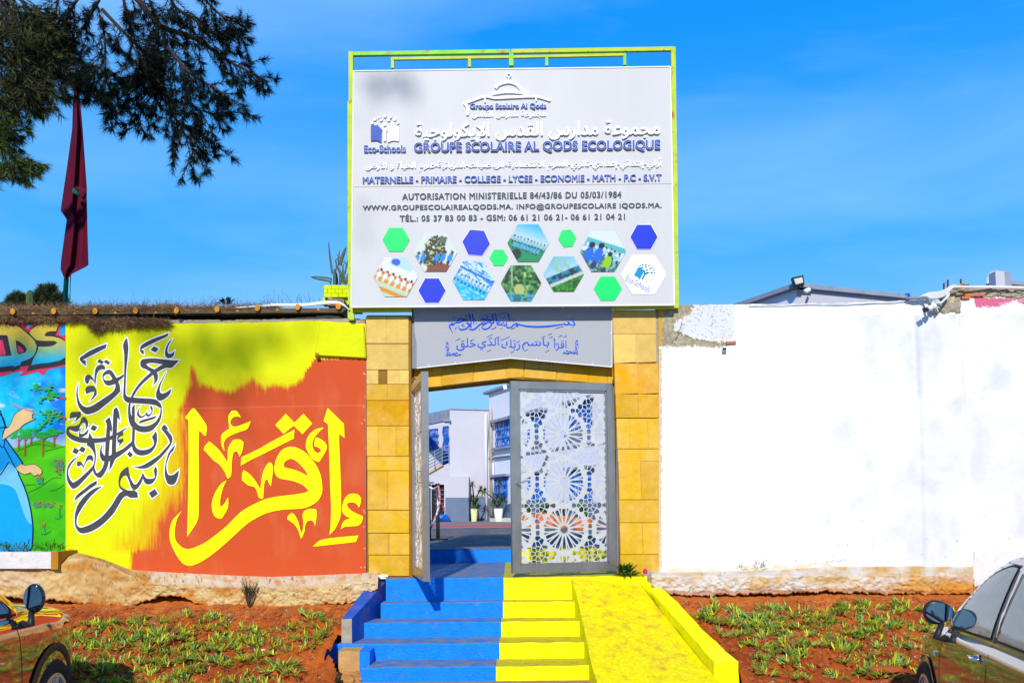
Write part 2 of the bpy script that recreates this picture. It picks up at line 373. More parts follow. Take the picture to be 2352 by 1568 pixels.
class Flat:
    """outlines in picture units laid on a vertical plane, each with its own small offset"""
    def __init__(s, Y, step=.00012): s.Y = Y if not 9.975 < Y < 9.9999 else 10-(10-Y)*.36; s.step = step; s.mb = MB(); s.k = 0
    def poly(s, outer, holes=(), mi=0, thick=0, dY=0):
        Y = s.Y+dY-s.k*s.step; s.k += 1
        loops = [[Vector((p[0], p[1], 0)) for p in outer]]+[[Vector((p[0], p[1], 0)) for p in h] for h in holes]
        flat = [p for l_ in loops for p in l_]
        tri = geometry.tessellate_polygon(loops)
        w3 = [P(p.x, p.y, Y) for p in flat]; n = len(w3)
        f = []
        for t in tri:
            a, b, c = (w3[i] for i in t)
            nn = (b-a).cross(c-a)
            if nn.length < 1e-12: continue
            f.append(t if nn.y < 0 else (t[0], t[2], t[1]))
        v = list(w3)
        if thick:
            v += [q+Vector((0, thick, 0)) for q in w3]; o = 0
            for l_ in loops:
                m = len(l_)
                for i in range(m): f.append((o+i, o+(i+1) % m, n+o+(i+1) % m, n+o+i))
                o += m
        s.mb.add(v, f, mi); return s
    def line(s, pts, wd, mi=0, thick=0, taper=None, closed=False):
        """a brush line; wd one width or one per point"""
        pts = [Vector((p[0], p[1])) for p in pts]
        ws = wd if isinstance(wd, (list, tuple)) else [wd]*len(pts)
        l_, r_ = [], []
        for i, p in enumerate(pts):
            d = pts[min(i+1, len(pts)-1)]-pts[max(i-1, 0)]
            if d.length < 1e-6: continue
            d.normalize(); nn = Vector((-d.y, d.x))*ws[i]/2
            l_.append(p+nn); r_.append(p-nn)
        # quads one by one so a curling line never breaks the fill
        Y = s.Y-s.k*s.step; s.k += 1
        a = [P(q.x, q.y, Y) for q in l_]; b = [P(q.x, q.y, Y) for q in r_]; n = len(a); v = a+b; f = []
        for i in range(n-1):
            q = (i, i+1, n+i+1, n+i); nn = (v[q[1]]-v[q[0]]).cross(v[q[2]]-v[q[0]])
            f.append(q if nn.y < 0 else q[::-1])
        if thick:
            v += [q+Vector((0, thick, 0)) for q in a+b]; m = 2*n
            for i in range(n-1): f += [(i, i+1, m+i+1, m+i), (n+i, n+i+1, m+n+i+1, m+n+i)]
            f += [(0, n, m+n, m), (n-1, 2*n-1, m+2*n-1, m+n-1)]
        s.mb.add(v, f, mi); return s
    def build(s, name, mats, parent=None):
        return s.mb.build(name, mats, parent)

# Arabic letters joined by hand: (isolated form, joins to the left)
AR = {'ا': (0xFE8D, 0), 'أ': (0xFE83, 0), 'إ': (0xFE87, 0), 'ب': (0xFE8F, 1), 'ة': (0xFE93, 0), 'ت': (0xFE95, 1), 'ث': (0xFE99, 1),
      'ج': (0xFE9D, 1), 'ح': (0xFEA1, 1), 'خ': (0xFEA5, 1), 'د': (0xFEA9, 0), 'ذ': (0xFEAB, 0), 'ر': (0xFEAD, 0), 'ز': (0xFEAF, 0),
      'س': (0xFEB1, 1), 'ص': (0xFEB9, 1), 'ض': (0xFEBD, 1), 'ع': (0xFEC9, 1), 'ف': (0xFED1, 1), 'ق': (0xFED5, 1), 'ك': (0xFED9, 1),
      'ل': (0xFEDD, 1), 'م': (0xFEE1, 1), 'ن': (0xFEE5, 1), 'ه': (0xFEE9, 1), 'و': (0xFEED, 0), 'ى': (0xFEEF, 0), 'ي': (0xFEF1, 1), 'ئ': (0xFE89, 1),
      '\u0001': (0xFEFB, 0), '\u0002': (0xFEF9, 0), '\u0003': (0xFEF7, 0)}
def arabic(s):
    s = s.replace('لا', '\u0001').replace('لإ', '\u0002').replace('لأ', '\u0003')
    out = []
    for i, c in enumerate(s):
        if c not in AR: out.append(c); continue
        code, j = AR[c]
        pj = i > 0 and s[i-1] in AR and AR[s[i-1]][1]
        nj = j and i+1 < len(s) and s[i+1] in AR
        form = (3 if nj else 1) if pj else (2 if nj else 0)
        out.append(chr(code+form))
    return ''.join(out[::-1])

def text_tris(body, offset=0.0, res=3, spacing=1.0):
    cu = bpy.data.curves.new('lettering', 'FONT'); cu.body = body; cu.size = 1; cu.offset = offset; cu.resolution_u = res
    cu.space_character = spacing
    ob = bpy.data.objects.new('lettering', cu); C.collection.objects.link(ob)
    dg = bpy.context.evaluated_depsgraph_get(); dg.update()
    me = bpy.data.meshes.new_from_object(ob.evaluated_get(dg)); bpy.data.objects.remove(ob); bpy.data.curves.remove(cu)
    v = [Vector((q.co.x, q.co.y)) for q in me.vertices]; f = [tuple(p.vertices) for p in me.polygons]; bpy.data.meshes.remove(me)
    # connected islands, to keep overlapping joined letters apart in depth
    par = list(range(len(v)))
    def find(a):
        while par[a] != a: par[a] = par[par[a]]; a = par[a]
        return a
    for p in f:
        for q in p[1:]: par[find(p[0])] = find(q)
    ids = {}; isl = [ids.setdefault(find(i), len(ids)) for i in range(len(v))]
    return v, f, isl

def lettering(name, body, box, Y, mats, parent, slope=0, offset=0.0, thick=.0, spacing=1.0, flip=None, outline=0, rot=0, split=True):
    """box: x0, y0 (top), x1, y1 (bottom at the left end) in picture units; slope: rise of the line to the right"""
    v0, f0, isl0 = text_tris(body, 0.0, spacing=spacing)
    xs = [p.x for p in v0]; ys = [p.y for p in v0]; ax, bx, ay, by = min(xs), max(xs), min(ys), max(ys)
    x0, y0, x1, y1 = box; mb = MB()
    b = offset; fillc = [(0,0)]+([(b,0),(-b,0),(0,b*.7),(0,-b*.7)] if b else [])
    layers = [(c_, 0, Y-(.003 if outline else 0)-i*.00003, thick) for i, c_ in enumerate(fillc)]
    if outline:
        o_ = b+outline; layers += [((o_*math.cos(t), o_*math.sin(t)), 1, Y-i*.00003, 0) for i, t in enumerate(np.linspace(0, 2*math.pi, 13)[:-1])]
    if split: layers = layers[:1]+[q_ for q_ in layers if q_[1] == 1]+[q_ for q_ in layers[1:] if q_[1] == 0]
    keepers = {}
    for off, mi, yy, th in layers:
        v, f, isl = v0, f0, isl0
        w3 = []
        for p, k in zip(v, isl):
            u = (p.x+off[0]-ax)/(bx-ax); t = (p.y+off[1]-ay)/(by-ay)
            px = x0+u*(x1-x0); py = y1+t*(y0-y1)-slope*(px-x0)
            if rot:
                cx, cy = (x0+x1)/2, (y0+y1)/2; dx, dy = px-cx, py-cy
                px, py = cx+dx*math.cos(rot)-dy*math.sin(rot), cy+dx*math.sin(rot)+dy*math.cos(rot)
            w3.append(P(px, py, yy-(k % 9)*.0002-(.0000)))
        n = len(w3); ff = []
        for q in f:
            nn = (w3[q[1]]-w3[q[0]]).cross(w3[q[2]]-w3[q[0]]); ff.append(q if nn.y < 0 else q[::-1])
        if th:
            cnt = {}
            for q in ff:
                for i in range(len(q)): e = (q[i], q[(i+1) % len(q)]); cnt[e] = 1
            side = [(e[1], e[0], n+e[0], n+e[1]) for e in cnt if (e[1], e[0]) not in cnt]
            w3 = w3+[q+Vector((0, th, 0)) for q in w3]; ff = ff+side
        if split and mi == 0:
            for k in sorted(set(isl)):
                ids_ = [i for i in range(n) if isl[i] == k]; ids_ += [i+n for i in ids_] if th else []
                re_ = {a_: b_ for b_, a_ in enumerate(ids_)}
                keepers.setdefault(k, MB()).add([w3[i] for i in ids_], [tuple(re_[i] for i in q) for q in ff if q[0] in re_], 0)
        else: mb.add(w3, ff, mi)
    for one in keepers.values(): one.build('letter', mats, parent)
    if mb.v: o_ = mb.build(name, mats, parent); o_['kind'] = 'stuff'; return o_

# ------------------------------------------------------------------ ground
gv = MB(); gv.add([(-60,-12,-.14),(60,-12,-.14),(60,6.95,-.14),(-60,6.95,-.14)], [(0,1,2,3)])
tag(gv.build('road', M['road']), kind='structure')
far = MB(); far.add([(-400,-300,-.2),(400,-300,-.2),(400,500,-.2),(-400,500,-.2)], [(0,1,2,3)])
tag(far.build('ground', M['soil']), kind='structure')
sw = MB(); sw.box((-30, 6.9, -.16), (30, 9.0, 0)); tag(sw.build('sidewalk', M['sidewalk']), kind='structure')
kb = MB()
for i in range(-16, 16): kb.box((i*1.0+.006, 6.76, -.15), ((i+1)*1.0-.006, 6.905, .012))
tag(kb.build('kerb', M['sidewalk']), kind='structure')

LAND = P(1160, 1326, 9.80).z
YARD = P(1160, 1260, 12.5).z
yz = YARD
cy = MB(); cy.add([(-24,10.34,yz-.004),(-1.62,10.34,yz-.004),(-1.62,12.5,yz-.004),(1.7,12.5,yz-.004),(1.7,10.34,yz-.004),(30,10.34,yz-.004),(30,60,yz-.004),(-24,60,yz-.004)],
   [(0,1,2,7),(7,2,3,6),(3,4,5,6)])
tag(cy.build('courtyard_floor', M['asphalt']), kind='structure')
cp = MB(); cp.add([(-12,28.6,yz),(14,27.4,yz),(16,45,yz),(-14,45,yz)], [(0,1,2,3)])
tag(cp.build('courtyard_paving', M['paving']), kind='structure')
rf = MB(); rf.add([(-12,25.2,yz+.004),(.2,25.6,yz+.004),(6,27.2,yz+.004),(6,27.6,yz+.004),(-1,28.2,yz+.004),(-12,29,yz+.004)], [(0,1,2,3,4,5)])
tag(rf.build('red_floor_marking', M['redfloor']), kind='structure')
wl = MB(); wl.add([(-12,24.8,yz+.006),(.2,25.2,yz+.006),(12,27.0,yz+.006),(12,27.25,yz+.006),(.2,25.45,yz+.006),(-12,25.05,yz+.006)], [(0,1,4,5),(1,2,3,4)])
tag(wl.build('white_floor_line', M['pipe']), kind='structure')
yl = MB(); yl.add([(-2.2,17.5,yz+.004),(3.2,17.9,yz+.004),(3.2,18.0,yz+.004),(-2.2,17.6,yz+.004)], [(0,1,2,3)])
tag(yl.build('yellow_floor_line', M['yellowtread']), kind='structure')

def soil_z(X, Y, seed):
    t = np.clip((Y-7.75)/(9.72-7.75), -.3, 1.2)
    z = .62*t+.02
    rough = np.clip((Y-7.6)*2, 0, 1)*np.clip((9.55-Y)*2.2, .15, 1)
    z = z + vnoise(X*1.3, Y*1.3, seed, 2)*.035
    c = np.abs(vnoise(X*7, Y*7, seed+3, 3)); z = z+(c*.10-.02)*rough + vnoise(X*24, Y*24, seed+5, 2)*.022*(.3+.7*rough)
    return z
def bed(name, x0, x1, seed, label, cut=None):
    nx = int((x1-x0)/.022); ny = int((9.95-7.62)/.022)
    X, Y = np.meshgrid(np.linspace(x0, x1, nx), np.linspace(7.62, 9.95, ny))
    Zs = soil_z(X, Y, seed)
    Zs[0] = -.05
    n1 = vnoise(X*2, Y*2, seed+9, 4); n2 = vnoise(X*9, Y*9, seed+11, 3)
    base = np.array((.43, .098, .012)); lite = np.array((.56, .17, .028)); dark = np.array((.24, .045, .009))
    t = np.clip(.5+n1*.9, 0, 1)[..., None]; col = dark*(1-t)+base*t
    k = np.clip((Y-9.2)*2.0+n2*.5, 0, 1)[..., None]*.7; col = col*(1-k)+lite*k
    keep = None
    if cut is not None: keep = ~cut(X, Y)[:-1, :-1]
    return tag(gridmesh(name, np.stack([X, Y, Zs], -1), col, M['soil'], None, True, keep), label, None, None, 'structure')
XL = P(800, 1450, 8.9).x; XR = P(1600, 1450, 8.9).x
lb = [(7.6,-1.60),(8.15,-1.66),(8.35,-1.82),(8.9,-1.80),(8.98,-1.74),(9.97,P(862,1331,9.9).x)]
rb = [(7.6,2.07),(8.02,P(1690,1517,8.02).x),(8.03,P(1690,1517,8.02).x),(8.9,P(1580,1412,8.9).x),(9.99,P(1470,1327,9.99).x)]
bed('soil_bed', -7.5, -1.35, 3, None, lambda X, Y: X > interp(lb, Y))
bed('soil_bed', 1.3, 7.5, 40, None, lambda X, Y: X < interp(rb, Y))

# ------------------------------------------------------------------ left wall with its paintings
wallL = empty('painted_wall', P(500, 1320, 10.0), 'yellow and orange wall with big painted Arabic calligraphy left of the gate', 'wall')
top = [(150,735),(207,733.5),(208.5,738),(213,760),(226,761),(230,751),(287,748),(379,744),(480,742),(591,740),(735,736),(841,744)]
red = [(722,823),(720,827),(705,852),(700,864),(680,882),(660,889),(628,884),(608,892),(578,872),(528,902),(503,894),(461,884),(449,858),
       (439,842),(435,884),(416,938),(415,942),(418,1034),(414,1118),(395,1154),(359,1198),(340,1253),(303,1268),(299,1306),(299,1345),(870,1345),(870,823)]
def sdf(poly, x, y):
    d = np.full(x.shape, 1e9); ins = np.zeros(x.shape, bool); k = len(poly)
    for i in range(k):
        ax, ay = poly[i]; bx, by = poly[(i+1) % k]; ex, ey = bx-ax, by-ay
        t = np.clip(((x-ax)*ex+(y-ay)*ey)/(ex*ex+ey*ey+1e-9), 0, 1)
        d = np.minimum(d, np.hypot(x-ax-t*ex, y-ay-t*ey))
        c = ((ay > y) != (by > y)) & (x < (bx-ax)*(y-ay)/(by-ay+1e-12)+ax); ins ^= c
    return np.where(ins, -d, d)
def lerp(a, b, t): t = np.clip(t, 0, 1)[..., None]; return np.asarray(a)*(1-t)+np.asarray(b)*t
def wall_sheet(name, x0, x1, ytop, ybot, Y, step, colf, matr, parent, relief=0, seed=1, bulge=None):
    nx = int((x1-x0)/step)+1; ny = int((ybot-min(p[1] for p in ytop))/step)+1
    gx = np.linspace(x0, x1, nx); t = np.linspace(0, 1, ny)
    yt = interp(ytop, gx) + vnoise(gx*.09, gx*0+seed, seed, 3)*1.2
    X = np.broadcast_to(gx, (ny, nx)).copy(); Yp = yt[None, :]*(1-t[:, None])+ybot*t[:, None]
    col = colf(X, Yp)
    # picture -> world is projective; evaluate on the plane
    o = np.array(P(0, 0, Y)); a = (np.array(P(1000, 0, Y))-o); b = (np.array(P(0, 1000, Y))-o)
    dx = np.array(rt); du = np.array(up); df = np.array(fwd)
    d = df*F+dx*(X[..., None]-1176)-du*(Yp[..., None]-CYP); s_ = Y/d[..., 1]
    W = np.array(EYE)+d*s_[..., None]
    if relief: W[..., 1] += vnoise(X*.02, Yp*.02, seed+20, 4)*relief
    if bulge is not None: W[..., 1] -= bulge(X, Yp)
    return gridmesh(name, W, col, matr, parent)
CY, CO, CR = np.array(V(243,246,0)), np.array(V(238,170,10)), np.array(V(226,90,42))
def col_yellow(X, Y):
    d = sdf(red, X, Y)
    st = vnoise(X*.35, Y*.02, 5, 3); up_ = np.clip((1000-Y)/80, 0, 1)
    low = np.clip((Y-930)/60, 0, 1)*np.clip((520-X)/60, 0, 1)*np.clip((1275-Y)/25, 0, 1)
    dd = d + st*(5+9*low) + vnoise(X*.8, Y*.05, 8, 2)*(2.5+2*low)
    edge = np.where((X > 700) & (Y < 880), 1.2, np.where(low > .5, 17, 6.0))
    t = .5-dd/(2*edge)
    
    base = lerp(CY, CO, t*2); base = np.where((t > .5)[..., None], lerp(CO, CR, t*2-1), base)
    o2 = np.clip(1-np.abs(d-22)/36+st*.5, 0, 1)*low*.65; base = lerp(base, CO, o2)
    streak = np.clip(1-np.abs(Y-875-st*20)/22, 0, 1)*np.clip(1-np.abs(X-560)/150, 0, 1)*(.5+.5*st)*.7; base = lerp(base, CO, streak)
    rub = np.clip(vnoise(X*.03, Y*.012, 13, 4)*.9-.15, 0, 1)*(d < -4)*.55; base = lerp(base, V(236,128,82), rub)
    chip = np.where((vnoise(X*.5, Y*.5, 33, 2) > .93) & (X > 826), 1., 0.); base = lerp(base, V(245,225,215), chip)
    ledge = np.clip(1-np.abs(Y-(938-(X-420)*.02))/2.2, 0, 1)*(d < 0)*.35*(X > 420); base = lerp(base, V(245,150,110), ledge)
    rim = np.clip(1-(1316-Y+8*0)/3, 0, 1)
    return base
bodyf = MB(); tp = [P(x, y-.5, 10.008) for x, y in top]+[P(841, 1330, 10.008), P(150, 1330, 10.008)]
bodyf.prism(tp, (0, .3, 0)); bodyf.build('wall_core', M['cement'], wallL)
wall_sheet('plaster', 150.5, 840, top, 1332, 10.001, 2.2, col_yellow, M['wallpaint'], wallL, .0012, 2, )
# grey ragged strip of mortar over the paint, up to the roof board
rim = MB(); pts = []
xs_ = np.linspace(150, 838, 90)
lo = [P(x, interp(top, x)-.2, 10.02) for x in xs_]
hi = [P(x, interp([(150,716),(380,733),(560,735),(700,729),(760,723),(800,732),(838,733)], x)+float(vnoise(x*.2, 3, 9, 3))*2.2, 10.02) for x in xs_]
for i in range(len(xs_)-1): rim.prism([lo[i], lo[i+1], hi[i+1], hi[i]][::-1], (0, .28, 0))
rim.build('mortar_rim', M['cement'], wallL)
# raised repair at the upper right corner, throwing a shadow on the orange paint
rp_ = MB(); q = [(734,741),(836,747),(840,817),(838,822),(722,816),(722,806),(729,770)]
rp_.prism([P(x, y, 9.955) for x, y in q][::-1], (0, .05, 0), 0, .012, .012); 
rp_.build('raised_patch', mat('raised_patch_paint', V(243,246,0), .65, var=.06, vs=8, bump=.6, bs=14, bump2=.3), wallL)
hb = MB(); hb.bar(P(728,813,9.9), P(728,813,10.02), .035, .03); hb.build('pipe_stub', M['brick'], wallL)

R1 = Zm(660, 1600, 2.8)
big = {
'alef': [(304,94),(332,92),(462,277),(459,396),(442,397),(385,339),(380,380),(376,560),(380,900),(376,1280),(370,1320),(345,1385),(248,1527),(257,1200),(264,700),(263,222),(228,196),(235,180)],
'hamza': [(745,119),(792,117),(820,142),(852,193),(800,183),(755,200),(733,245),(745,278),(775,295),(830,284),(960,234),(922,320),(850,350),(740,392),(685,430),(660,480),(666,572),(635,510),(627,430),(638,380),(680,345),(718,322),(719,295),(709,220),(715,165)],
'hook': [(498,460),(580,530),(640,598),(700,700),(705,560),(715,520),(760,450),(800,437),(845,442),(878,466),(876,520),(860,580),(834,632),(825,600),(805,573),(780,572),(762,600),(748,690),(743,820),(730,855),(705,877),(692,860),(665,795),(610,720),(540,668),(434,550),(440,525),(465,490)],
'bar': [(855,638),(1050,545),(1180,470),(1450,328),(1443,428),(1100,600),(960,668),(848,732)],
'dots': [(1352,152),(1450,250),(1551,151),(1649,260),(1540,379),(1447,290),(1436,288),(1328,377),(1236,277)],
'curl': [(1778,307),(1720,360),(1680,410),(1655,460),(1652,520),(1680,575),(1715,588),(1750,570),(1740,550),(1710,525),(1672,515),(1675,460),(1688,416),(1730,427),(1790,470),(1813,520),(1800,570),(1727,692),(1670,670),(1620,615),(1580,530),(1585,450),(1620,380),(1680,330),(1730,313)],
'alef2': [(1822,86),(1990,250),(2003,263),(2010,422),(1985,400),(1951,381),(1950,480),(1958,640),(1970,1000),(1972,1110),(1968,1280),(1940,1370),(1895,1450),(1838,1508),(1852,1440),(1860,1200),(1850,950),(1838,560),(1825,268),(1777,232)],
'small': [(880,780),(940,820),(1000,885),(1070,998),(1076,930),(1090,840),(1120,755),(1165,692),(1195,705),(1211,760),(1186,962),(1165,930),(1150,890),(1128,888),(1112,930),(1106,1000),(1100,1095),(1080,1103),(1050,1085),(1030,1020),(1000,970),(930,950),(862,894),(863,830)],
'drop': [(690,894),(650,980),(620,1100),(618,1180),(630,1193),(670,1150),(704,1085),(709,1130),(700,1210),(640,1318),(605,1323),(560,1300),(530,1240),(525,1150),(550,1060),(600,970),(640,925)],
'low': [(1420,1259),(1450,1280),(1490,1355),(1515,1450),(1532,1495),(1545,1440),(1552,1370),(1540,1290),(1560,1240),(1610,1216),(1660,1214),(1694,1222),(1697,1300),(1680,1408),(1665,1360),(1635,1342),(1590,1355),(1570,1400),(1560,1470),(1530,1546),(1515,1530),(1495,1460),(1450,1390),(1369,1328),(1380,1290)],
'hamza2': [(2110,1044),(2160,1055),(2190,1090),(2192,1140),(2172,1200),(2150,1165),(2110,1143),(2060,1145),(2035,1166),(2060,1210),(2110,1250),(2215,1297),(2208,1350),(2180,1390),(2150,1405),(2010,1417),(1970,1442),(1985,1380),(2020,1340),(2083,1322),(2020,1290),(1985,1240),(1988,1180),(2008,1110),(2050,1060)],
'under': [(2167,1513),(2137,1584),(1656,1637),(1760,1558)],
}
sweep = [(1420,521),(1480,533),(1560,575),(1640,655),(1700,740),(1745,850),(1762,990),(1750,1060),(1700,1135),(1590,1198),(1480,1215),(1360,1220),(1230,1238),(1120,1270),(1030,1313),(930,1375),(820,1470),(700,1580),(550,1708),(420,1797),(320,1842),(262,1850),(190,1815),(110,1700),(55,1560),(55,1440),(90,1335),(187,1238),(135,1330),(110,1450),(115,1550),(150,1610),(210,1655),(270,1663),(350,1640),(460,1585),(550,1520),(690,1408),(790,1305),(880,1228),(1000,1162),(1130,1105),(1280,1075),(1440,1056),(1560,1036),(1610,1012),(1540,945),(1420,900),(1290,875),(1240,835),(1226,760),(1245,660),(1290,580),(1340,537)]
sweeph = [(1415,655),(1470,680),(1530,735),(1580,800),(1603,852),(1540,815),(1440,775),(1345,752),(1327,725),(1340,690),(1375,667)]
def st_(fn, pts): return smooth([fn(p) for p in pts])
for k_, pts in list(big.items())+[('sweep', sweep)]:
    fl = Flat(9.988); fl.poly(st_(R1, pts), [st_(R1, sweeph)] if k_ == 'sweep' else [])
    fl.build('yellow_letter_stroke', M['yellow'], wallL)

